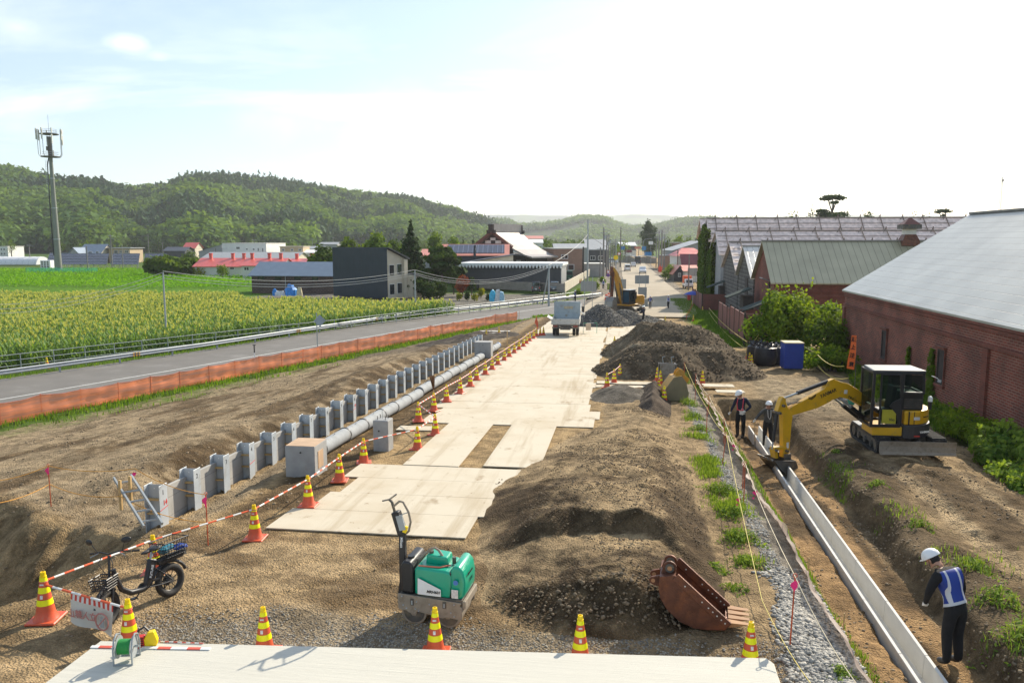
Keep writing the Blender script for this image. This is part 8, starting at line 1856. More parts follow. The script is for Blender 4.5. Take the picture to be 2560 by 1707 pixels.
for mt,n_,cc in((mat('teal_cloth',(.03,.22,.30),.6,var=.5,vs=20),3,(-.04,-.02)),(mat('blue_cloth',(.01,.05,.30),.6,var=.3,vs=20),2,(-.18,.06))):
 V,Fq=None,None;b=MB()
 for k in range(n_):b.ball((cc[0]+g_.uniform(-.09,.09),cc[1]+g_.uniform(-.07,.07),.72+g_.uniform(-.02,.05)),.085,9,sc=(1.2,1,.6),M=None)
 for i,v in enumerate(b.v):n3=float(fbm(np.array([v[0]*9]),np.array([v[1]*9+v[2]*7]),1,3,5)[0]);b.v[i]=(v[0]+.03*n3,v[1]-.03*n3,v[2]+.035*n3)
 tag(b.build('folded_cloth',mt,None,smooth=25),'teal patterned cloth in the rear basket' if n_==3 else 'blue cloth bundle in the rear basket of the electric bicycle','cloth','cloths in the bicycle basket');o=bpy.context.scene.objects[-1]if False else COL.objects[-1];o.matrix_world=Matrix.Translation(t.location)@t.rotation_euler.to_matrix().to_4x4()
 # ------------------------------------------------------------------ telecom tower
q=PZ(147,678,0);TH=41.2
t=thing('telecom_tower','tall grey tapering phone mast with two antenna platforms at the left','mast',(q.x,q.y,-.3),YAW)
b=MB();b.lathe([(1.02,0),(.98,2),(.62,22),(.60,22.02),(.45,38)],16);b.build('mast_shaft',mat('grey_green_steel',(.20,.21,.18),.5,.3,var=.1),t,smooth=40)
for z in(9.5,18.5,27):b=MB();b.lathe([(1.02-.0185*z+.10,z),(1.02-.0185*z+.10,z+.3)],16);b.build('flange',M['galvd'],t)
for z,r in((33.2,2.6),(39.6,2.5)):
 b=MB();b.lathe([(r,z),(r,z+.22)],18);b.build('platform',M['dsteel'],t)
 for dz in(.6,1.2):b=MB();b.tube([(r*.8*math.cos(a),r*.8*math.sin(a),z+dz+.2)for a in np.linspace(0,6.28,17)[:-1]],.04,5,closed=True);b.build('guard_ring',M['galv'],t)
for k in range(9):a=k*2*math.pi/9;b=MB();b.cyl((2.0*math.cos(a),2.0*math.sin(a),39.8),(2.0*math.cos(a),2.0*math.sin(a),41),.03,n=5);b.build('guard_post',M['galv'],t)
for a in(5,40,130,175,215,265,310):
 x,y=3.0*math.cos(R(a)),3.0*math.sin(R(a));b=MB();b.tube([(x*.86,y*.86,33.3),(x,y,34),(x*1.02,y*1.02,41)],.09,6);o=b.build('antenna_pipe',M['galvd'],t)
 b=MB();b.box(x*1.1,y*1.1,36.8+1.2*(a%2),.30,.30,2.6);b.box(x*1.1,y*1.1,39.8,.3,.3,1.4);b.build('antenna_panel',M['offw'],o)
b=MB();b.cyl((0,0,38),(0,0,45.2),.05,n=6);b.build('lightning_rod',M['galvd'],t)
b=MB();b.cyl((0,0,33),(0,0,39),.6,n=12);b.box(.7,-.3,33.5,.6,.6,1.6);b.box(-.4,-.7,35,.5,.5,1.2);b.build('equipment',M['dsteel'],t)
b=MB();b.tube([(-.75,-.75,5),(-.8,-.75,20),(-.75,-.6,31),(-.4,-.3,33)],.16,7);b.build('cable_duct',M['black'],t)
for s in(-.25,.25):b=MB();b.cyl((-1.0+s,-.9,22),(-1.0+s,-.7,32.5),.035,n=5);b.build('ladder_rail',M['galvd'],t)
for k in range(20):b=MB();b.bar((-1.25,-.9+.01*k,22.4+k*.5),(-.75,-.9+.01*k,22.4+k*.5),.05,.05);b.build('ladder_rung',M['galvd'],t)
t=thing('equipment_cabinet','white equipment cabinet with dark vents at the foot of the phone mast','cabinet',PZ(119,672,0),YAW)
b=MB();b.box(0,0,0,3.2,2.2,2.7);b.build('cabinet_body',M['white'],t,bevel=.05)
for i in range(3):
 for j in range(3):b=MB();b.box(-1.0+i*.9,-1.12,.5+j*.7,.5,.05,.5);b.build('vent',M['dsteel'],t)
gm=netmat('green_mesh',(.03,.28,.18),op=.55)
for(ua,ub,D,lb)in((65,130,262,'green mesh fence left of the phone mast foot'),(130,185,258,'green mesh fence in front of the phone mast foot'),(185,244,262,'green mesh fence right of the phone mast foot')):
 a=PZ(ua,681,0);c=PZ(ub,681,0);t=thing('mesh_fence',lb,'fence',(a.x,a.y,0),math.atan2(c.y-a.y,c.x-a.x),'green mesh fences round the phone mast');L_=(c-a).length;b=MB();b.quad((0,0,0),(L_,0,0),(L_,0,1.3),(0,0,1.3));b.build('mesh',gm,t)
 for k in range(5):b=MB();b.cyl((L_*k/4,0,0),(L_*k/4,0,1.4),.04,n=6);b.build('fence_post',mat('green_post',(.02,.2,.12),.5),t)
t=thing('radio_mast','thin lattice radio mast far behind the nearest warehouse','mast',(*PD(2497,560,480)[:2],0));zt_=PD(2500,443,480).z
for s in((-.7,0),(.35,.6),(.35,-.6)):b=MB();b.cyl((s[0]*1.6,s[1]*1.6,0),(s[0]*.6,s[1]*.6,zt_),.12,n=5);b.build('leg',M['dsteel'],t)
for k in range(30):z=k*zt_/30;b=MB();b.bar((-.9,0,z),(.5,.6,z+.8),.10,.10);b.build('brace',M['dsteel'],t)
b=MB();b.cyl((0,0,zt_),(0,0,zt_+3),.08,n=5);b.box(.5,0,zt_-3,.8,.8,1.5);b.build('antenna',M['dsteel'],t)
# ------------------------------------------------------------------ utility poles, lamps, wires
def pole(label,u,vt,vb,D=None,r=.15,mt='conc',arms=0,tr=0,grp='utility poles',name='utility_pole',lean=0):
 p=PZ(u,vb,0)if D is None else PD(u,vb,D);D=D or math.hypot(p.x,p.y)*math.cos(math.atan2(p.x,p.y)+YAW)
 zb=Gz(p.x,p.y)if p.y<90 else 0;q=PD(u,vt,(Vector((p.x,p.y,0))-Vector((0,0,0))).dot(Vector((FW[0],FW[1],0)))+(CZ-0)*math.sin(PITCH)*0+0)
 D2=(p.x*FW[0]+p.y*FW[1]);D2=D2+(zb-CZ)*FW[2];q=PD(u,vt,D2)
 t=thing(name,label,'pole',(p.x,p.y,zb-.1),0,grp);h=q.z-zb
 b=MB();b.tube([(0,0,0),(lean,0,h)],[r*1.35,r*.9],8);b.build('pole_shaft',M[mt],t,smooth=50)
 for k in range(arms):b=MB();b.box(lean,0,h-.5-k*.8,1.8,.1,.12);o=b.build('cross_arm',M['galvd'],t);b=MB();[b.cyl((s,0,h-.4-k*.8),(s,0,h-.2-k*.8),.05,n=6)for s in(-.8,)];b.build('insulator',M['offw'],o)
 if tr:b=MB();b.cyl((.35,0,h-2.6),(.35,0,h-1.8),.28,n=10);b.build('transformer',M['galvd'],t)
 return Vector((p.x+lean,p.y,zb+h))
W1=pole('slim galvanised pole standing in the corn beside the railing',417,677,856,None,.07,'galv',name='steel_pole')
W2=pole('slim galvanised pole in front of the garden trees',1039,674,790,None,.08,'galv',name='steel_pole')
W3=pole('pole with a bracing strut before the grey shed yard',1372,662,766,None,.11,'galv',arms=0,name='steel_pole')
b=MB();p_=PZ(1356,762,0);b.cyl(p_,W3-Vector((0,0,.5)),.09,n=7);tag(b.build('pole_strut',M['galv'],None),'slanted strut propping the pole before the grey shed yard','strut')
PL=[('tallest grey pole left of the road',1468.5,548,702,.17,'galvd',0,0),('brown wooden pole beside the tallest grey pole',1457.5,616,700,.19,'darkbeam',0,0),('grey utility pole with cross arm behind the grey shed',1508,569,694,.17,'polec',2,1),('thin pole left of the round signs',1500,617,696,.13,'polec',1,0),('first crowded pole left of the pavement',1516,586,690,.17,'polec',2,1),('second crowded pole left of the pavement',1521,584,682,.17,'polec',1,1),('third crowded pole left of the pavement',1526,597,674,.15,'polec',1,0),('bare dark pole beyond the left street lamp',1550.6,567,668,.17,'dsteel',0,0),('left one of the twin poles right of the far road',1646,578,678,.18,'polec',2,1),('right one of the twin poles right of the far road',1653,574,680,.18,'polec',2,1),('slim pole by the parked truck with the orange load',1721,634,724,.11,'polec',0,0),('dark pole in front of the red roofed house',1693,622,698,.12,'dsteel',0,0),('pole with cross arm above the pale hall roof',1725,588,650,.16,'dsteel',1,0),('village pole at the left, by the greenhouse',76,610,661,.15,'polec',1,0),('village pole in front of the two storey house',220,614,677,.13,'polec',0,0),('taller village pole right of the solar panels',281,586,672,.15,'polec',2,0),('short village pole among the solar tables',308,612,671,.12,'polec',0,0),('thin tall village pole behind the wide dark bush',373,586,645,.14,'polec',0,0),('village pole left of the wide dark bush',408,604,650,.14,'polec',0,0),('village pole in front of the red roofed house',541,620,662,.12,'dsteel',0,0),('pole with cross arms before the white hall',638,597,660,.16,'dsteel',2,1),('village pole above the beige house',782,597,640,.15,'polec',1,0),('village pole above the navy house',834,592,640,.15,'polec',1,0),('fourth crowded pole left of the pavement, thin and dark',1532,604,670,.12,'polec',1,0),('fifth crowded pole behind the left street lamp',1537,596,664,.14,'polec',2,1),('pole with a transformer right of the twin poles',1660,584,674,.15,'polec',2,1),('slim pole standing behind the twin poles',1640,590,668,.12,'polec',1,0),('distant pole at the far road bend',1596,600,652,.12,'polec',1,0),('pole in front of the temple',1236,619,668,.11,'galv',0,0),('pole behind the pink roof wing',1147,592,640,.12,'polec',0,0)]
tops={}
for lb,u,vt,vb,r,mt,ar,tr in PL:tops[u]=pole(lb,u,vt,vb,None,r,mt,ar,tr)
def wire(a,c,label,sag=.8,r=.018,mt='black',grp='overhead wires'):return rope([a,c],label,mt,r,sag,'overhead_wire',grp,'wire',14)
for k,dz in enumerate((0,-.35,-.6)):
 nm_=('upper','middle','lower')[k]
 wire(PD(-80,760+k*12,70),W1-Vector((0,0,.1-dz*.9)),f'{nm_} white cable from the left edge to the slim pole in the corn',.9,.02,'offw')
 wire(W1+Vector((0,0,dz)),W2+Vector((0,0,dz)),f'{nm_} white cable passing the brown barn and navy house',1.1,.022,'offw')
 wire(W2+Vector((0,0,dz)),W3+Vector((0,0,dz*.6)),f'{nm_} white cable passing the low grey shed',1.6,.022,'offw')
wire(W3,tops[1468.5]-Vector((0,0,3.4)),'bright cable rising to the tallest grey pole',.6,.03,'offw')
wire(tops[1468.5]-Vector((0,0,3.4)),tops[1693]-Vector((0,0,.8)),'sagging dark cable crossing the far road',3.0,.03)
for k,(a_,c_,lb)in enumerate([(1508,1516,'short wires between the crowded poles'),(1516,1521,'wires between the first and second crowded poles'),(1521,1526,'wires between the second and third crowded poles'),(1521,1550.6,'wire to the bare dark pole'),(1526,1532,'wires from the third crowded pole to the thin dark one'),(1532,1537,'wires behind the left street lamp'),(1537,1596,'wire to the distant pole at the bend'),(1596,1640,'wire from the bend to the slim pole'),(1653,1660,'wires between the twin poles and the transformer pole'),(1508,1646,'long wire over the far road'),(1646,1653,'wires between the twin poles'),(1653,1725,'wire from the twin poles towards the pale hall'),(1550.6,1646,'wire crossing the far road at the lamps'),(76,220,'village wire left of the phone mast'),(220,281,'village wire above the solar tables'),(281,373,'village wire behind the dark bush'),(373,408,'short village wire at the hill foot'),(408,541,'village wire above the red roofs'),(541,638,'village wire in front of the white hall'),(638,782,'village wire above the beige house'),(782,834,'short village wire above the navy house'),(834,1147,'long village wire behind the garden trees'),(1147,1236,'wire in front of the temple')]):
 wire(tops[a_]-Vector((0,0,.5)),tops[c_]-Vector((0,0,.5)),lb,.8,.022)
def lamp(label,u,vt,vb,side,reach=2.2):
 p=PZ(u,vb,0);D2=p.x*FW[0]+p.y*FW[1]+(0-CZ)*FW[2];h=PD(u,vt,D2).z;t=thing('street_lamp',label,'street lamp',(p.x,p.y,0),0,'curved street lamps on the far road')
 b=MB();b.tube([(0,0,0),(0,0,h*.82),(side*.25,0,h*.93),(side*.9,0,h),(side*reach*1.8,0,h*1.02)],[.11,.09,.08,.06,.05],7);b.build('lamp_post',M['galv'],t,smooth=50)
 b=MB();b.box(side*(reach*1.8+.3),0,h*1.02-.08,.9,.3,.14);b.build('lamp_head',M['galv'],t)
lamp('left curved street lamp over the far road',1540,600,672,1,1.3);lamp('right curved street lamp over the far road',1671,594,662,-1,1.8);lamp('small farther street lamp left of the tall dark tree',1607,598,655,1,1.6);lamp('small farther street lamp right of the blue signs',1641,609,655,-1,.9)
def board(label,u0,u1,v0,v1,D,mt,posts=(),vb=None,name='road_sign',th=.06,txt=None,grp=None,back=None):
 a=PD(u0,v1,D);c=PD(u1,v1,D);h=PD(u0,v0,D).z-a.z;w=(c-a).length;zb=Gz(a.x,a.y)if a.y<90 else 0.
 t=thing(name,label,'sign',(a.x,a.y,zb),YAW,grp);z=a.z-zb
 b=MB();b.box(w/2,0,z,w,th,h);b.build('board',mt if not isinstance(mt,str)else M[mt],t,bevel=.01)
 for up,vt in posts:
  x=(up-u0)/F*D;b=MB();b.cyl((x,-.09,0),(x,-.09,PD(up,vt,D).z-zb),.04,n=7);b.build('sign_post',M['galv'],t)
 if txt:text(txt[0],txt[1],M[txt[2]],t,(w/2,-th/2-.02,z+h/2),(math.pi/2,0,0),bold=.01)
 return t,w,h,z
SB=mat('sign_back_grey',(.30,.315,.31),.5,.3,var=.06)
DS=104.
board('large grey sign back left, on two posts before the stone heap',1451.4,1491,702.6,728.5,DS,SB,((1461.5,691),(1481,691)))
board('grey sign back half hidden behind the big excavator arm',1527,1565,698,722,118,SB,((1536,692),(1556,692)))
t,w,h,z=board('upper grey sign back right of the big excavator',1587.3,1622.2,688.3,709.3,112,SB,((1598,684),(1614,684)))
board('lower grey sign back right of the big excavator',1595,1616.5,718,745,111.5,SB);board('small grey board at the foot of the two posts',1607,1619.5,747.5,767,108,SB)
def rsign(label,u,v,r,D,c1,c2,pole_=True):
 p=PD(u,v,D);t=thing('round_sign',label,'sign',(p.x,p.y,0),YAW,'round signs');T=Matrix.Translation((0,0,p.z))@Matrix.Rotation(math.pi/2,4,'X')
 b=MB(T);b.lathe([(r,0),(r,.04)],20);b.build('disc',c1,t);b=MB(T);b.lathe([(r*.68,.041),(r*.68,.06)],20);b.build('disc_centre',c2,t)
 if pole_:b=MB();b.cyl((0,.06,0),(0,.06,p.z+r),.035,n=6);b.build('sign_post',M['galv'],t)
PU=mat('purple_sign',(.16,.06,.28),.5)
rsign('red ringed round sign above the purple one',1520.6,679.6,.33,150,M['red'],M['white']);rsign('purple round sign below the red ringed one',1520.6,688.2,.33,149.7,PU,PU,False);rsign('red ringed round sign by the far lamp posts',1547.5,634.5,.42,200,M['red'],M['white']);rsign('round yellow orange sign by the left street lamp',1539.5,644,.5,170,M['capy'],M['capy'])
FY=mat('fluorescent_yellow',(.55,.68,.03),.5)
board('tall narrow fluorescent sign with black lettering by the railing',1415,1421.5,734.5,756,120,FY,name='vertical_sign',txt=('工\n事\n中',.42,'ink'));board('tall narrow fluorescent sign next to the traffic guard',1517.5,1523.5,708,731.5,152,FY,name='vertical_sign',txt=('片\n側\n通',.5,'ink'))
BS=mat('blue_road_sign',(.01,.17,.42),.5)
board('blue direction sign left over the far road',1552,1561.5,616,624.5,300,BS,((1556,612),));board('blue direction sign right over the far road',1605,1615,616,625.5,300,BS,((1610,612),));board('long blue sign board above the retaining wall',1611,1629.5,630,638.7,280,BS,((1613,628),(1628,628)))
board('white sign board left of the twin poles',1621.5,1632.5,603.5,611.5,290,'white',((1627,600),));board('pink red shop sign over the far road bend',1586.5,1602.5,616.5,622.5,330,'pinkroof',((1590,615),(1600,615)));board('brown red shop sign at the far road bend',1565,1580.5,624.5,631.5,320,'dredroof',((1567,622),(1579,622)))
board('grey white notice board behind the truck with the orange load',1719,1742.5,670,690,168,'lgreyclad',((1723,668),(1739,668)))
p=PZ(775,866,0);t=thing('road_sign','grey backed diamond road sign on a pole beside the old road','sign',(p.x,p.y,0));z=PD(775,797,math.hypot(p.x,p.y)*.995).z
p2=PZ(775,905,0);t.location=(p2 .x+.3,p2 .y+.8,0);D2=p2 .x*FW[0]+p2 .y*FW[1]+CZ*math.sin(PITCH);zt_=PD(775,783,D2).z;zm=PD(783,803,D2).z
b=MB();b.cyl((0,0,-.1),(0,0,zt_),.04,n=8);b.build('sign_post',M['galv'],t)
b=MB(Matrix.Translation((.22,.05,zm))@Matrix.Rotation(R(35),4,'Z')@Matrix.Rotation(R(45),4,'Y'));b.box(0,0,-.32,.64,.02,.64);b.build('sign_plate',mat('sign_back_blue',(.33,.40,.46),.45,.3),t)
t=thing('delineator','black and white delineator post behind the orange net','delineator',(*PZ(637,905,0)[:2],0));b=MB();b.cyl((0,0,0),(0,0,.7),.04,n=8);b.build('post_lower',M['white'],t);b=MB();b.cyl((0,0,.7),(0,0,1.3),.045,n=8);b.cyl((0,0,1.25),(0,0,1.3),.12,n=10);b.build('post_upper',M['black'],t)
p=PG(1458,834);q=PG(1492,834);t=thing('pipe_barrier','white pipe barrier with a small board beside the tipper truck','barrier',p,math.atan2(q.y-p.y,q.x-p.x));L_=(q-p).length
b=MB();b.tube([(0,0,0),(0,0,.9),(L_,0,.9),(L_,0,0)],.025,6);b.build('barrier_frame',stripemat('barrier_bar',(.68,.68,.66),(.10,.42,.25),.9,0,.35),t)
b=MB();b.box(L_*.37,-.03,.28,.42,.02,.6);b.build('notice',mat('pale_notice',(.62,.50,.38),.6),t)
for(u,v,lb)in((1516,752,'orange barrel at the end of the guard rail'),(1522,748,'second orange barrel behind the first')):
 p=PG(u,v);t=thing('traffic_barrel',lb,'barrel',p,0,'orange barrels');b=MB();b.lathe([(.3,0),(.27,.5),(.24,.9),(.08,1.0)],12);b.build('barrel',M['orange'],t,smooth=40);b=MB();b.lathe([(.272,.55),(.262,.72)],12);b.build('white_band',M['white'],t)
for k in range(6):p=PG(1716+k*3.2,800-k*6.);t=thing('barrier_stake',f'short pink orange stake, {ordn[k]} of six beside the dark soil mound','stake',p,0,'short stakes beside the soil mound');b=MB();b.cyl((0,0,0),(0,0,.7),.03,n=6);b.build('rod',M['orange'],t)
for k,(u,v)in enumerate([(1652,676),(1656,672),(1650,682),(1658,669)]):p=PZ(u,v,0);t=thing('barrier_board',f'{ordn[k]} red barricade board at the right of the far road','barricade',p,.3,'red barricades on the far road');b=MB();b.box(0,0,.2,1.0,.1,1.5);b.build('board',M['red'],t);b=MB();b.box(-.3,-.02,0,.08,.1,1.8);b.build('barricade_leg',M['orangef'],t)
for k in range(5):p=PZ(1441+k*3.0,707,0);dup(redc,(p.x,p.y,0),0,f'{ordn[k]} of five stored red cones beside the pale wall',1.3,group='stored red cones')
p=PG(1731,765);t=thing('parasol','blue parasol over a red box on the grass verge','parasol',p);b=MB();b.cyl((0,0,0),(0,0,2.0),.025,n=6);b.build('parasol_pole',M['offw'],t);b=MB();b.lathe([(1.25,1.62),(.7,1.92),(.05,2.1)],10,cap=False);b.build('canopy',mat('parasol_blue',(.015,.05,.36),.6),t)
p=PG(1722.5,754);t=thing('red_box','tall red box under the blue parasol','box',p);b=MB();b.box(0,0,0,.5,.4,1.1);b.build('box_body',M['red'],t,bevel=.02)
p=PG(1983,927);t=thing('portable_toilet','tall dark blue metal cabinet with a pale top beside the black bulk bags','cabinet',(p.x,p.y+.55,Gz(p.x,p.y)),.05)
b=MB();b.box(0,0,.08,1.0,1.0,1.38);b.build('cabinet_body',M['blue'],t,bevel=.01);b=MB();b.box(0,0,1.46,1.04,1.04,.05);b.build('top',mat('sand_top',(.50,.42,.24),.7),t);b=MB();b.box(0,0,0,.9,.9,.08);b.build('base',M['dsteel'],t)
t.name='blue_cabinet'
BG=mat('black_bag_cloth',(.02,.02,.022),.5,var=.4,vs=6,bump=.8,bs=10)
for i,(u,v,r_,lb)in enumerate([(1916,918,.62,'front black bulk bag in the middle'),(1894,908,.55,'black bulk bag left behind the front one'),(1944,914,.52,'black bulk bag beside the blue cabinet')]):
 p=PG(u,v);t=thing('bulk_bag',lb,'bulk bag',(p.x,p.y+.5,Gz(p.x,p.y)),i,'black bulk bags');b=MB();b.lathe([(r_*.86,0),(r_,.2),(r_*1.04,.6),(r_*.95,.98),(r_*.55,1.1)],18)
 for k,v_ in enumerate(b.v):n3=float(fbm(np.array([v_[0]*3+i*9]),np.array([v_[1]*3+v_[2]*1.5]),1,3,5)[0]);b.v[k]=(v_[0]*(1+.10*n3),v_[1]*(1+.10*n3),v_[2])
 b.build('bag_body',BG,t,smooth=50)
 g_=np.random.default_rng(i+60);C=np.stack([g_.normal(size=160)*r_*.5,g_.normal(size=160)*r_*.5,1.08+.14*g_.random(160)],1);V,Fq=quads(C,.22*(.5+g_.random(160)),rg=g_,asp=.4)
 npmesh('gathered_top',V,Fq,mat('glossy_black_film',(.03,.03,.033),.22,var=.3),t)
b=MB();p=PG(1935,880);b.ball((0,0,0),.4,10,sc=(1.3,.6,.25));tag(b.build('orange_cloth',M['orange'],None,loc=PD(1938,867,47.5)),'orange cloth lying over the bulk bags beside the cabinet','cloth')
p=PG(2136,985);D2=p.x*FW[0]+p.y*FW[1]+(p.z-CZ)*FW[2]
t=thing('banner_flag','orange vertical banner flag with black caution lettering before the brick wall','flag',p,0)
def lf(u,v):return PD(u,v,D2)-p
b=MB();b.tube([(0,0,0),lf(2143,838)],.014,6);b.tube([lf(2143,838),lf(2129,837)],.01,5);b.build('flag_pole',M['dsteel'],t)
vs=[];
ed=[((2129,838),(2142,838)),((2128,855),(2141,855)),((2123,880),(2141,880)),((2119,900),(2138,901)),((2117,921),(2135,924))]
for i,(a_,c_)in enumerate(ed):vs+=[lf(*a_)+Vector((0,.03*math.sin(i*2),0)),lf(*c_)]
b=MB();b.add(vs,[(2*i,2*i+1,2*i+3,2*i+2)for i in range(4)]);b.build('flag_cloth',mat('flag_orange',(.90,.17,.03),.6,var=.06),t)
for i,(ch,uv)in enumerate(zip('頭上注意',((2134.5,849),(2132,868),(2129.5,889),(2127.5,911)))):o=text(ch,.24,M['ink'],t,lf(*uv)+Vector((0,-.05,0)),(math.pi/2,R(8),YAW),bold=.006)
for(u,v,r_,c_,lb)in((2095,975,.35,'white','pale sack among the weeds below the flag'),(2108,1000,.3,'offw','white bag beside the green bucket'),(2125,995,.28,'pink','pinkish bag below the orange flag')):
 p=PG(u,v);b=MB();b.ball((0,0,r_*.4),r_,10,sc=(1.2,.8,.55));
 for k,v_ in enumerate(b.v):n3=float(fbm(np.array([v_[0]*5+u]),np.array([v_[1]*5+v_[2]*4]),1,3,5)[0]);b.v[k]=(v_[0]*(1+.3*n3),v_[1],v_[2]*(1+.3*n3))
 tag(b.build('sack',mat('sack_'+c_,{'white':(.5,.5,.48),'offw':(.45,.40,.36),'pink':(.45,.22,.2)}[c_],.8,var=.25,vs=6),None,smooth=40,loc=p),lb,'sack','sacks below the flag')
p=PG(2128,1010);b=MB();b.lathe([(.12,0),(.17,.3),(.18,.3)],14);tag(b.build('bucket',mat('green_bucket',(.02,.25,.16),.4),None,smooth=40,loc=p),'small green bucket behind the excavator boom','bucket')
rp=[PG(u,v)for u,v in((1868,905),(1895,880),(1978,875),(2036,905),(2036,930))]
ps=[]
for i,(u,v,lb)in enumerate(((1866,898,'thin stake left of the bulk bags'),(1896,872,'thin stake behind the bulk bags'),(1979,866,'thin stake behind the blue cabinet'),(2037,930,'thin stake at the low bush right of the blue cabinet'),(1772,792,'thin stake on the grass before the board fence'))):
 ps.append(stake(u,v,1.05,lb,False,'timber',grp='thin stakes with yellow rope'))
rope([ps[4],ps[0],ps[1],ps[2],ps[3],PD(2110,915,38)],'yellow rope strung behind the bulk bags and the blue cabinet','rope',.018,.25)
rope([ps[4]-Vector((0,0,.5)),ps[0]-Vector((0,0,.5)),ps[3]-Vector((0,0,.5)),PD(2120,945,36)],'lower yellow rope in front of the low bush','rope',.016,.35)
def lump(label,u,v,w,h,D,mt,name='tarpaulin',grp='covered heaps beyond the corn',nz=.3):
 q=PD(u,v,D);b=MB();b.lathe([(w*.5,0),(w*.48,h*.5),(w*.3,h*.95),(.02,h)],14)
 for k,v_ in enumerate(b.v):n3=float(fbm(np.array([v_[0]*2+u]),np.array([v_[1]*2+v_[2]*2]),1,3,5)[0]);b.v[k]=(v_[0]*(1+nz*n3*1.6),v_[1]*.8,v_[2]*(1+nz*n3))
 tag(b.build(name,mt,None,smooth=30,loc=(q.x,q.y,0)),label,'tarpaulin',grp)
TBl=mat('blue_tarp',(.02,.22,.62),.45,var=.3,vs=3);TW=mat('white_tarp',(.58,.58,.56),.5,var=.2,vs=3)
lump('blue tarpaulin heap in front of the brown barn',727,735,1.9,1.9,130,TBl);lump('white sack heap right of the blue tarpaulin',749,735,1.0,1.5,129,mat('cream_sack',(.55,.48,.30),.7,var=.2));lump('low white and blue sheet left of the blue tarpaulin',700,737,1.8,.8,130,TW);lump('small blue sheet at the left of the heaps',687,736,.8,1.0,130,TBl)
lump('light blue cover over saplings at the garden corner',1232,750,1.0,1.7,118,mat('cyan_tarp',(.05,.42,.62),.5,var=.25,vs=3));lump('white and blue cover beside the light blue cover',1244,751,.9,1.7,117.5,TW);lump('blue white striped cover at the right of the saplings',1254,751,.9,1.5,117.5,mat('pale_tarp',(.30,.50,.62),.5,var=.3,vs=4))
# ------------------------------------------------------------------ people
VM={}
def vestmat(base,stripes):
 key=(base.name,stripes)
 if key in VM:return VM[key]
 m,nt,p=newmat(base.name+'_striped');N=nt.nodes;L=nt.links;at=N.new('ShaderNodeAttribute');at.attribute_name='cut';s=N.new('ShaderNodeSeparateXYZ');L.new(at.outputs['Vector'],s.inputs[0])
 def mt(op,a,b=None):
  n=N.new('ShaderNodeMath');n.operation=op
  for i,q in enumerate((a,b)):
   if q is None:continue
   if isinstance(q,(int,float)):n.inputs[i].default_value=q
   else:L.new(q,n.inputs[i])
  return n.outputs[0]
 al=mt('ABSOLUTE',s.outputs[0]);c=N.new('ShaderNodeMixRGB');c.inputs[1].default_value=base.node_tree.nodes['Mix'].inputs[1].default_value if 'Mix' in base.node_tree.nodes else(.01,.04,.26,1);c.inputs[2].default_value=(.55,.56,.58,1)
 st=mt('MAXIMUM',mt('LESS_THAN',mt('ABSOLUTE',mt('SUBTRACT',al,.10)),.018),mt('LESS_THAN',s.outputs[1],.07))
 if stripes:L.new(st,c.inputs[0])
 else:c.inputs[0].default_value=0
 L.new(c.outputs[0],p.inputs['Base Color']);p.inputs['Roughness'].default_value=.6
 keep=mt('MULTIPLY',mt('MULTIPLY',mt('LESS_THAN',al,.172),mt('GREATER_THAN',s.outputs[1],.03)),mt('LESS_THAN',s.outputs[1],.50))
 tp=N.new('ShaderNodeBsdfTransparent');ms=N.new('ShaderNodeMixShader');L.new(keep,ms.inputs[0]);L.new(tp.outputs[0],ms.inputs[1]);L.new(p.outputs[0],ms.inputs[2]);L.new(ms.outputs[0],N['Material Output'].inputs[0])
 VM[key]=m;return m
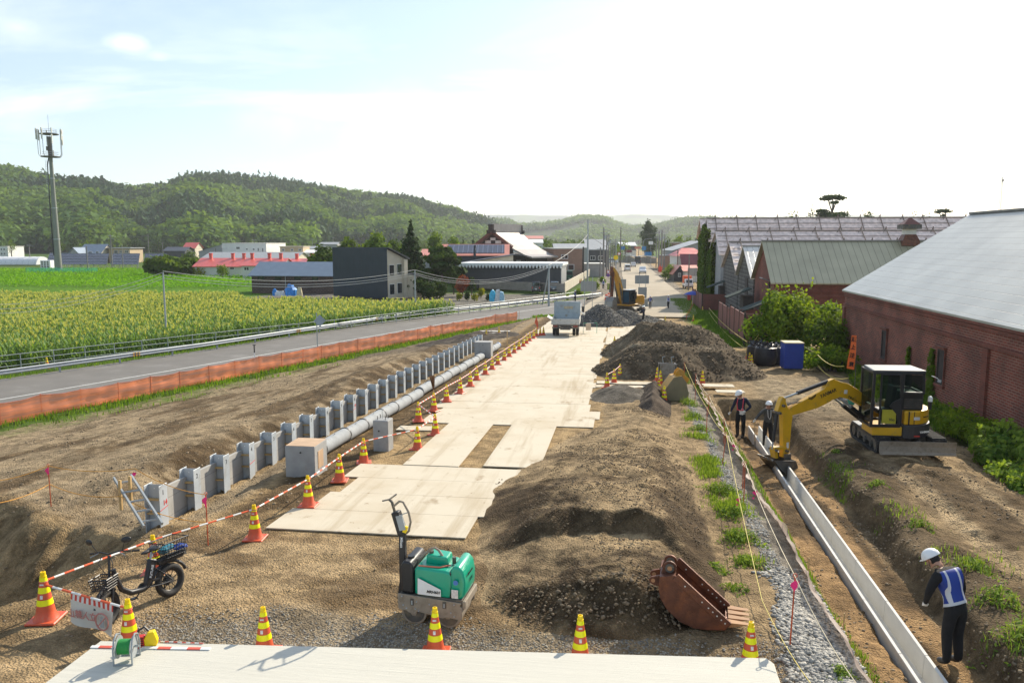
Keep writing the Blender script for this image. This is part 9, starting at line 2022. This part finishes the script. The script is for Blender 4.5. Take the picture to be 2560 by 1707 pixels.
def person(label,loc,rz,pose=None,cols=None,scale=1.,fingers=False,vest=None,helmet='white',logo=None,group=None,lean=None,stripes=True):
 J=dict(pelvis=(0,0,.95),spine=(0,.0,1.12),chest=(0,.0,1.32),neck=(0,0,1.47),headb=(0,.01,1.55),head=(0,.02,1.63),headt=(0,.01,1.70),nose=(0,.115,1.60),lsh=(-.17,0,1.42),lel=(-.23,-.02,1.14),lwr=(-.24,.06,.90),lha=(-.24,.08,.83),rsh=(.17,0,1.42),rel=(.23,-.02,1.14),rwr=(.24,.06,.90),rha=(.24,.08,.83),lhip=(-.09,0,.90),lkn=(-.10,.02,.50),lan=(-.10,-.02,.10),lto=(-.11,.15,.05),rhip=(.09,0,.90),rkn=(.10,.02,.50),ran=(.10,-.02,.10),rto=(.11,.15,.05))
 if pose:J.update(pose)
 c=dict(top='navy',leg='blackcloth',skin='skin',boot='black',glove='offw')
 if cols:c.update(cols)
 rad=dict(pelvis=.135,spine=.125,chest=.163,neck=.058,headb=.072,head=.088,headt=.070,nose=.018,lsh=.080,lel=.056,lwr=.036,lha=.038,rsh=.080,rel=.056,rwr=.036,rha=.038,lhip=.104,lkn=.078,lan=.062,lto=.042,rhip=.104,rkn=.078,ran=.062,rto=.042)
 E_=[('pelvis','spine'),('spine','chest'),('chest','neck'),('neck','headb'),('headb','head'),('head','headt'),('head','nose'),('chest','lsh'),('lsh','lel'),('lel','lwr'),('lwr','lha'),('chest','rsh'),('rsh','rel'),('rel','rwr'),('rwr','rha'),('pelvis','lhip'),('lhip','lkn'),('lkn','lan'),('lan','lto'),('pelvis','rhip'),('rhip','rkn'),('rkn','ran'),('ran','rto')]
 if fingers:
  for s in 'lr':
   w=Vector(J[s+'wr']);h=Vector(J[s+'ha']);d=(h-w).normalized();x,y,_=basis(d)
   for k in range(4):
    off=x*(k-1.5)*.019;L1=(.035,.042,.039,.030)[k];a=s+'f%da'%k;b_=s+'f%db'%k
    J[a]=tuple(h+off+d*.03);J[b_]=tuple(h+off*1.1+d*(.03+L1)+y*.022);rad[a]=.010;rad[b_]=.008;E_+=[(s+'ha',a),(a,b_)]
   J[s+'ta']=tuple(h-x*.035+y*.01+d*.0);J[s+'tb']=tuple(h-x*.045+y*.03+d*.035);rad[s+'ta']=.012;rad[s+'tb']=.009;E_+=[(s+'ha',s+'ta'),(s+'ta',s+'tb')]
 names=list(J);me=bpy.data.meshes.new('body');me.from_pydata([J[n]for n in names],[(names.index(a),names.index(b))for a,b in E_],[])
 o=bpy.data.objects.new('body',me);COL.objects.link(o);m=o.modifiers.new('skin','SKIN');sv=me.skin_vertices[0].data
 for i,n in enumerate(names):r=rad[n];sv[i].radius=(r,r*(.78 if n in('chest','spine','pelvis')else 1));sv[i].use_root=(n=='pelvis')
 m.use_smooth_shade=True;s2=o.modifiers.new('sub','SUBSURF');s2 .levels=s2 .render_levels=1 if not fingers else 2
 dg=bpy.context.evaluated_depsgraph_get();bm=bpy.data.meshes.new_from_object(o.evaluated_get(dg));bpy.data.objects.remove(o,do_unlink=True)
 t=thing('person',label,'person',loc,rz,group,scale)
 ml=[M[c['top']],M[c['leg']],M[c['skin']],M[c['boot']],M[c['glove']],M[c.get('arm',c['top'])]]
 seg={}
 def mi(a,b):
  s=(a+b)
  if 'head' in s or 'nose' in s:return 2
  if 'kn' in s or 'hip' in s and 'pelvis' not in s:return 1
  if 'to' in b or('an' in a and 'to' in b):return 3
  if 'ha' in s or s[1:3]in('f0','f1','f2','f3')or 'ta' in s:return 4
  if 'pelvis' in s and 'hip' in s:return 1
  if 'el' in s or 'wr' in s:return 5
  return 0
 segs=[(Vector(J[a]),Vector(J[b]),mi(a,b))for a,b in E_]
 bm.materials.clear()
 for q in ml:bm.materials.append(q)
 fi=[]
 for f in bm.polygons:
  p=f.center;best=9;k=0
  for a,b,i_ in segs:
   d=b-a;tt=max(0,min(1,(p-a).dot(d)/max(1e-9,d.length_squared)));q=(a+d*tt-p).length
   if q<best:best=q;k=i_
  if k==1 and p.z<c.get('bootz',.12):k=3
  if k==0 and(p-Vector(J['pelvis'])).length<.16 and(p-Vector(J['spine'])).length>.12:k=1
  fi.append(k)
 bm.polygons.foreach_set('material_index',fi);bm.polygons.foreach_set('use_smooth',[True]*len(bm.polygons))
 body=bpy.data.objects.new('body',bm);COL.objects.link(body);body.parent=t
 ch=Vector(J['chest']);sp=Vector(J['pelvis']);upv=(Vector(J['neck'])-sp).normalized()
 if vest:
  V=[v.co+v.normal*.014 for v in bm.vertices];Fs=[];mm=[]
  side=(Vector(J['rsh'])-Vector(J['lsh'])).normalized()
  for f,k in zip(bm.polygons,fi):
   p=f.center;hgt=(p-sp).dot(upv);lat=(p-ch).dot(side)
   if k in(0,5,1)and-.02<hgt<.56 and abs(lat)<.24 and(k==0 or abs(lat)<.20):
    Fs.append(tuple(f.vertices));mm.append(0)
  ve=bpy.data.meshes.new('vest');ve.from_pydata([v[:]for v in V],[],Fs);ve.materials.append(vestmat(vest,stripes));at=ve.attributes.new('cut','FLOAT_VECTOR','POINT');at.data.foreach_set('vector',[w_ for v in bm.vertices for w_ in((v.co-ch).dot(side),(v.co-sp).dot(upv),0)]);ve.polygons.foreach_set('use_smooth',[True]*len(Fs))
  bb=bmesh.new();bb.from_mesh(ve);bmesh.ops.delete(bb,geom=[v for v in bb.verts if not v.link_faces],context='VERTS');bb.to_mesh(ve);bb.free()
  vo=bpy.data.objects.new('vest',ve);COL.objects.link(vo);vo.parent=t
 hd=Vector(J['head']);hu=(Vector(J['headt'])-Vector(J['headb'])).normalized();T=Matrix.Translation(hd)@hu.to_track_quat('Z','Y').to_matrix().to_4x4()
 fw=Vector(J['nose'])-hd;fw=(fw-hu*fw.dot(hu)).normalized();rt=fw.cross(hu).normalized();T=Matrix.Translation(hd)@Matrix(((rt.x,fw.x,hu.x,0),(rt.y,fw.y,hu.y,0),(rt.z,fw.z,hu.z,0),(0,0,0,1)))
 b=MB(T);b.ball((0,-.012,.0),.094,14,sc=(.93,1.0,1.02),z0=-.75 if helmet is None else-.65,z1=.99 if helmet is None else .4)
 for i,v_ in enumerate(b.v):
  q=T.inverted()@Vector(v_)
  if q.y>.02 and q.z<.03:b.v[i]=(T@Vector((q.x*.8,.02,q.z)))[:]
 b.build('hair',M['hair'],t,smooth=60)
 b=MB(T)
 for s in(-1,1):b.ball((s*.032,.082,.008),.011,6)
 b.build('eyes',M['ink'],t);b=MB(T);b.bar((-.022,.086,-.05),(.022,.086,-.05),.006,.008);b.build('mouth',mat('lips',(.25,.10,.08),.6),t)
 for s in(-1,1):b=MB(T);b.ball((s*.088,0,-.005),.024,6,sc=(.4,.7,1.2));b.build('ear',M['skin'],t)
 if helmet:
  hm=M['helmet']if helmet=='white' else helmet
  b=MB(T);b.ball((0,-.005,.035),.128,20,sc=(.95,1.08,.98),z0=0);b.prism([(-.06,.10),(-.05,.16),(.05,.16),(.06,.10)],.034,.046,'z');b.lathe([(.134,.028),(.136,.042)],20,M=Matrix.Diagonal((.95,1.08,1,1)));h=b.build('helmet',hm,t,smooth=50)
  b=MB(T);b.tube([(-.09,.0,.03),(-.075,.05,-.06),(0,.06,-.10),(.075,.05,-.06),(.09,0,.03)],.005,5);b.build('chin_strap',M['black'],h)
 if logo:
  P0=Vector(logo[0]);o=text('A',.16,M['white'],t,P0,logo[1],bold=-.001,name='vest_emblem');
 return t
LV=mat('lime_vest',(.45,.62,.05),.6,var=.1);RV=mat('red_vest',(.60,.06,.05),.6,var=.1);OV=mat('orange_vest',(.8,.17,.03),.6,var=.1)
pw=PG(2378,1662);pw.z=Gz(pw.x,pw.y)
bent=dict(pelvis=(0,-.02,.92),spine=(-.02,.05,1.09),chest=(-.04,.15,1.27),neck=(-.06,.25,1.39),headb=(-.09,.30,1.44),head=(-.12,.36,1.49),headt=(-.13,.385,1.56),nose=(-.16,.44,1.43),lsh=(-.22,.14,1.34),lel=(-.29,.20,1.07),lwr=(-.22,.32,.86),lha=(-.19,.36,.80),rsh=(.14,.14,1.36),rel=(.22,.12,1.10),rwr=(.24,.20,.86),rha=(.24,.23,.79),lkn=(-.10,.02,.49),rkn=(.10,.03,.49),lhip=(-.085,-.02,.88),rhip=(.085,-.02,.88))
W_A=person('worker in a blue vest and white helmet bending over the drain, seen from behind',pw,R(22),bent,dict(top='blackcloth',leg='blackcloth',boot='black',glove='white',bootz=.10),1.03,True,M['vestblue'])
b=MB();e_=[(-.075,0),(0,.14),(.085,0)];b.tube([(x-.04,-.0,z)for x,z in e_],.008,5,closed=False);b.tube([(-.10,0,-.005),(.06,0,-.005)],.007,5);o=b.build('vest_emblem',M['silver'],W_A);o.location=(-.02,.005,1.27);o.rotation_euler=(R(-26),0,0)
p=PG(1850,1094)
A=dict(head=(.06,.08,1.60),headb=(.04,.05,1.53),headt=(.07,.10,1.66),nose=(.10,.17,1.54),neck=(.02,.02,1.46),lel=(-.33,-.06,1.17),lwr=(-.19,.10,1.02),lha=(-.14,.13,.98),rel=(.27,.04,1.15),rwr=(.33,.16,.95),rha=(.34,.19,.90),lkn=(-.12,.04,.5),rkn=(.12,.0,.5))
W_B=person('worker in navy with a red harness standing in the trench, hand on hip',p,R(180-28),A,dict(top='navy',leg='blackcloth',boot='rubber',glove='offw',arm='navy',bootz=.34),1.02,True)
b=MB();
for s in(-1,1):b.tube([(s*.09,.115,1.05),(s*.11,.135,1.28),(s*.10,.07,1.45),(s*.06,-.05,1.49)],.016,5)
b.tube([(-.13,.09,1.05),(0,.13,1.04),(.13,.09,1.05)],.016,5);b.build('harness',mat('red_harness',(.62,.05,.08),.5),W_B)
def shovel(label,p0,p1,grp='shovels held in the trench'):
 t=thing('shovel',label,'shovel',p0,0,grp);d=Vector(p1)-Vector(p0);b=MB();b.cyl((0,0,0),d*.8,.015,n=6);b.build('shaft',M['timber'],t);b=MB();x,y,z=basis(d);
 n=d.normalized();s=x*.11;b.add([d*.78-s,d*.78+s,d*1.02+s*.9,d*1.08,d*1.02-s*.9,d*.9+y*.03],[(0,1,5),(1,2,5),(2,3,5),(3,4,5),(4,0,5)]);b.build('blade',M['steel'],t)
from_l=lambda t,v:(Matrix.Translation(t.location)@t.rotation_euler.to_matrix().to_4x4()@Matrix.Scale(t.scale[0],4))@Vector(v)
h=from_l(W_B,(.34,.20,1.15));shovel('shovel held by the worker with the red harness',h,(h.x+.02,h.y-.1,Gz(h.x,h.y)))
p=PG(1917,1116)
C=dict(rsh=(.16,0,1.40),rel=(.36,.12,1.28),rwr=(.52,.20,1.13),rha=(.56,.21,1.07),lel=(-.24,.0,1.15),lwr=(-.2,.16,.98),lha=(-.18,.2,.94),head=(.0,.05,1.60),nose=(.03,.145,1.56),lan=(-.13,0,.1),lkn=(-.12,.03,.5))
W_C=person('worker in grey holding a shovel out at arm length beside the digger arm',(p.x,p.y,Gz(p.x,p.y)-.05),R(180+10),C,dict(top='greycloth',leg='blackcloth',boot='rubber',glove='offw',arm='greycloth',bootz=.3),.98,True)
b=MB();b.tube([(-.06,.10,1.44),(-.05,.14,1.2),(-.01,.15,1.1),(.05,.14,1.2),(.06,.10,1.44)],.008,5);b.build('lanyard',M['white'],W_C)
h=from_l(W_C,(.56,.22,1.08));shovel('shovel held out by the worker in grey',h+Vector((0,0,.05)),(h.x+.02,h.y-.15,Gz(h.x,h.y)))
ges=dict(lel=(-.28,.12,1.22),lwr=(-.2,.34,1.28),lha=(-.17,.40,1.30),rel=(.25,.1,1.18),rwr=(.22,.32,1.12),rha=(.2,.38,1.1));wk=dict(lkn=(-.10,.14,.52),lan=(-.10,.12,.10),lto=(-.10,.28,.07),rkn=(.10,.0,.5),ran=(.10,-.22,.12),rto=(.11,-.08,.05))
def far(label,u,v,rz,pose,cols,vest,helm='white',sc=1.,stripes=True):p=PG(u,v);p.z=Gz(p.x,p.y)+.04 if p.y<90 else .04;return person(label,p,rz,pose,cols,sc,False,vest,helm,stripes=stripes,group='workers up the road')
far('worker in dark clothes gesturing beside the soil mound',1608.5,812,R(100),{**ges,**wk},dict(top='navy',leg='blackcloth'),None,sc=1.06)
far('worker in a red vest standing behind the big excavator',1625,775,R(175),None,dict(top='navy',leg='greycloth',arm='navy'),RV)
far('worker in a lime vest walking on the pale road',1670.5,774.5,R(150),wk,dict(top='offw',leg='blackcloth',arm='offw'),LV)
far('worker in an orange vest close behind the big excavator',1605,772,R(200),None,dict(top='offw',leg='greycloth'),OV,OV)
far('traffic guard in a lime vest on the left pavement',1508,728.5,R(180),None,dict(top='offw',leg='navy',arm='white'),LV)
far('cyclist in a dark coat with white stripes beside the railing',1438,757,R(120),ges,dict(top='navy',leg='blackcloth'),M['navy'])
far('distant pedestrian on the left pavement',1527,673.5,R(180),wk,dict(top='navy',leg='blackcloth'),None,None)
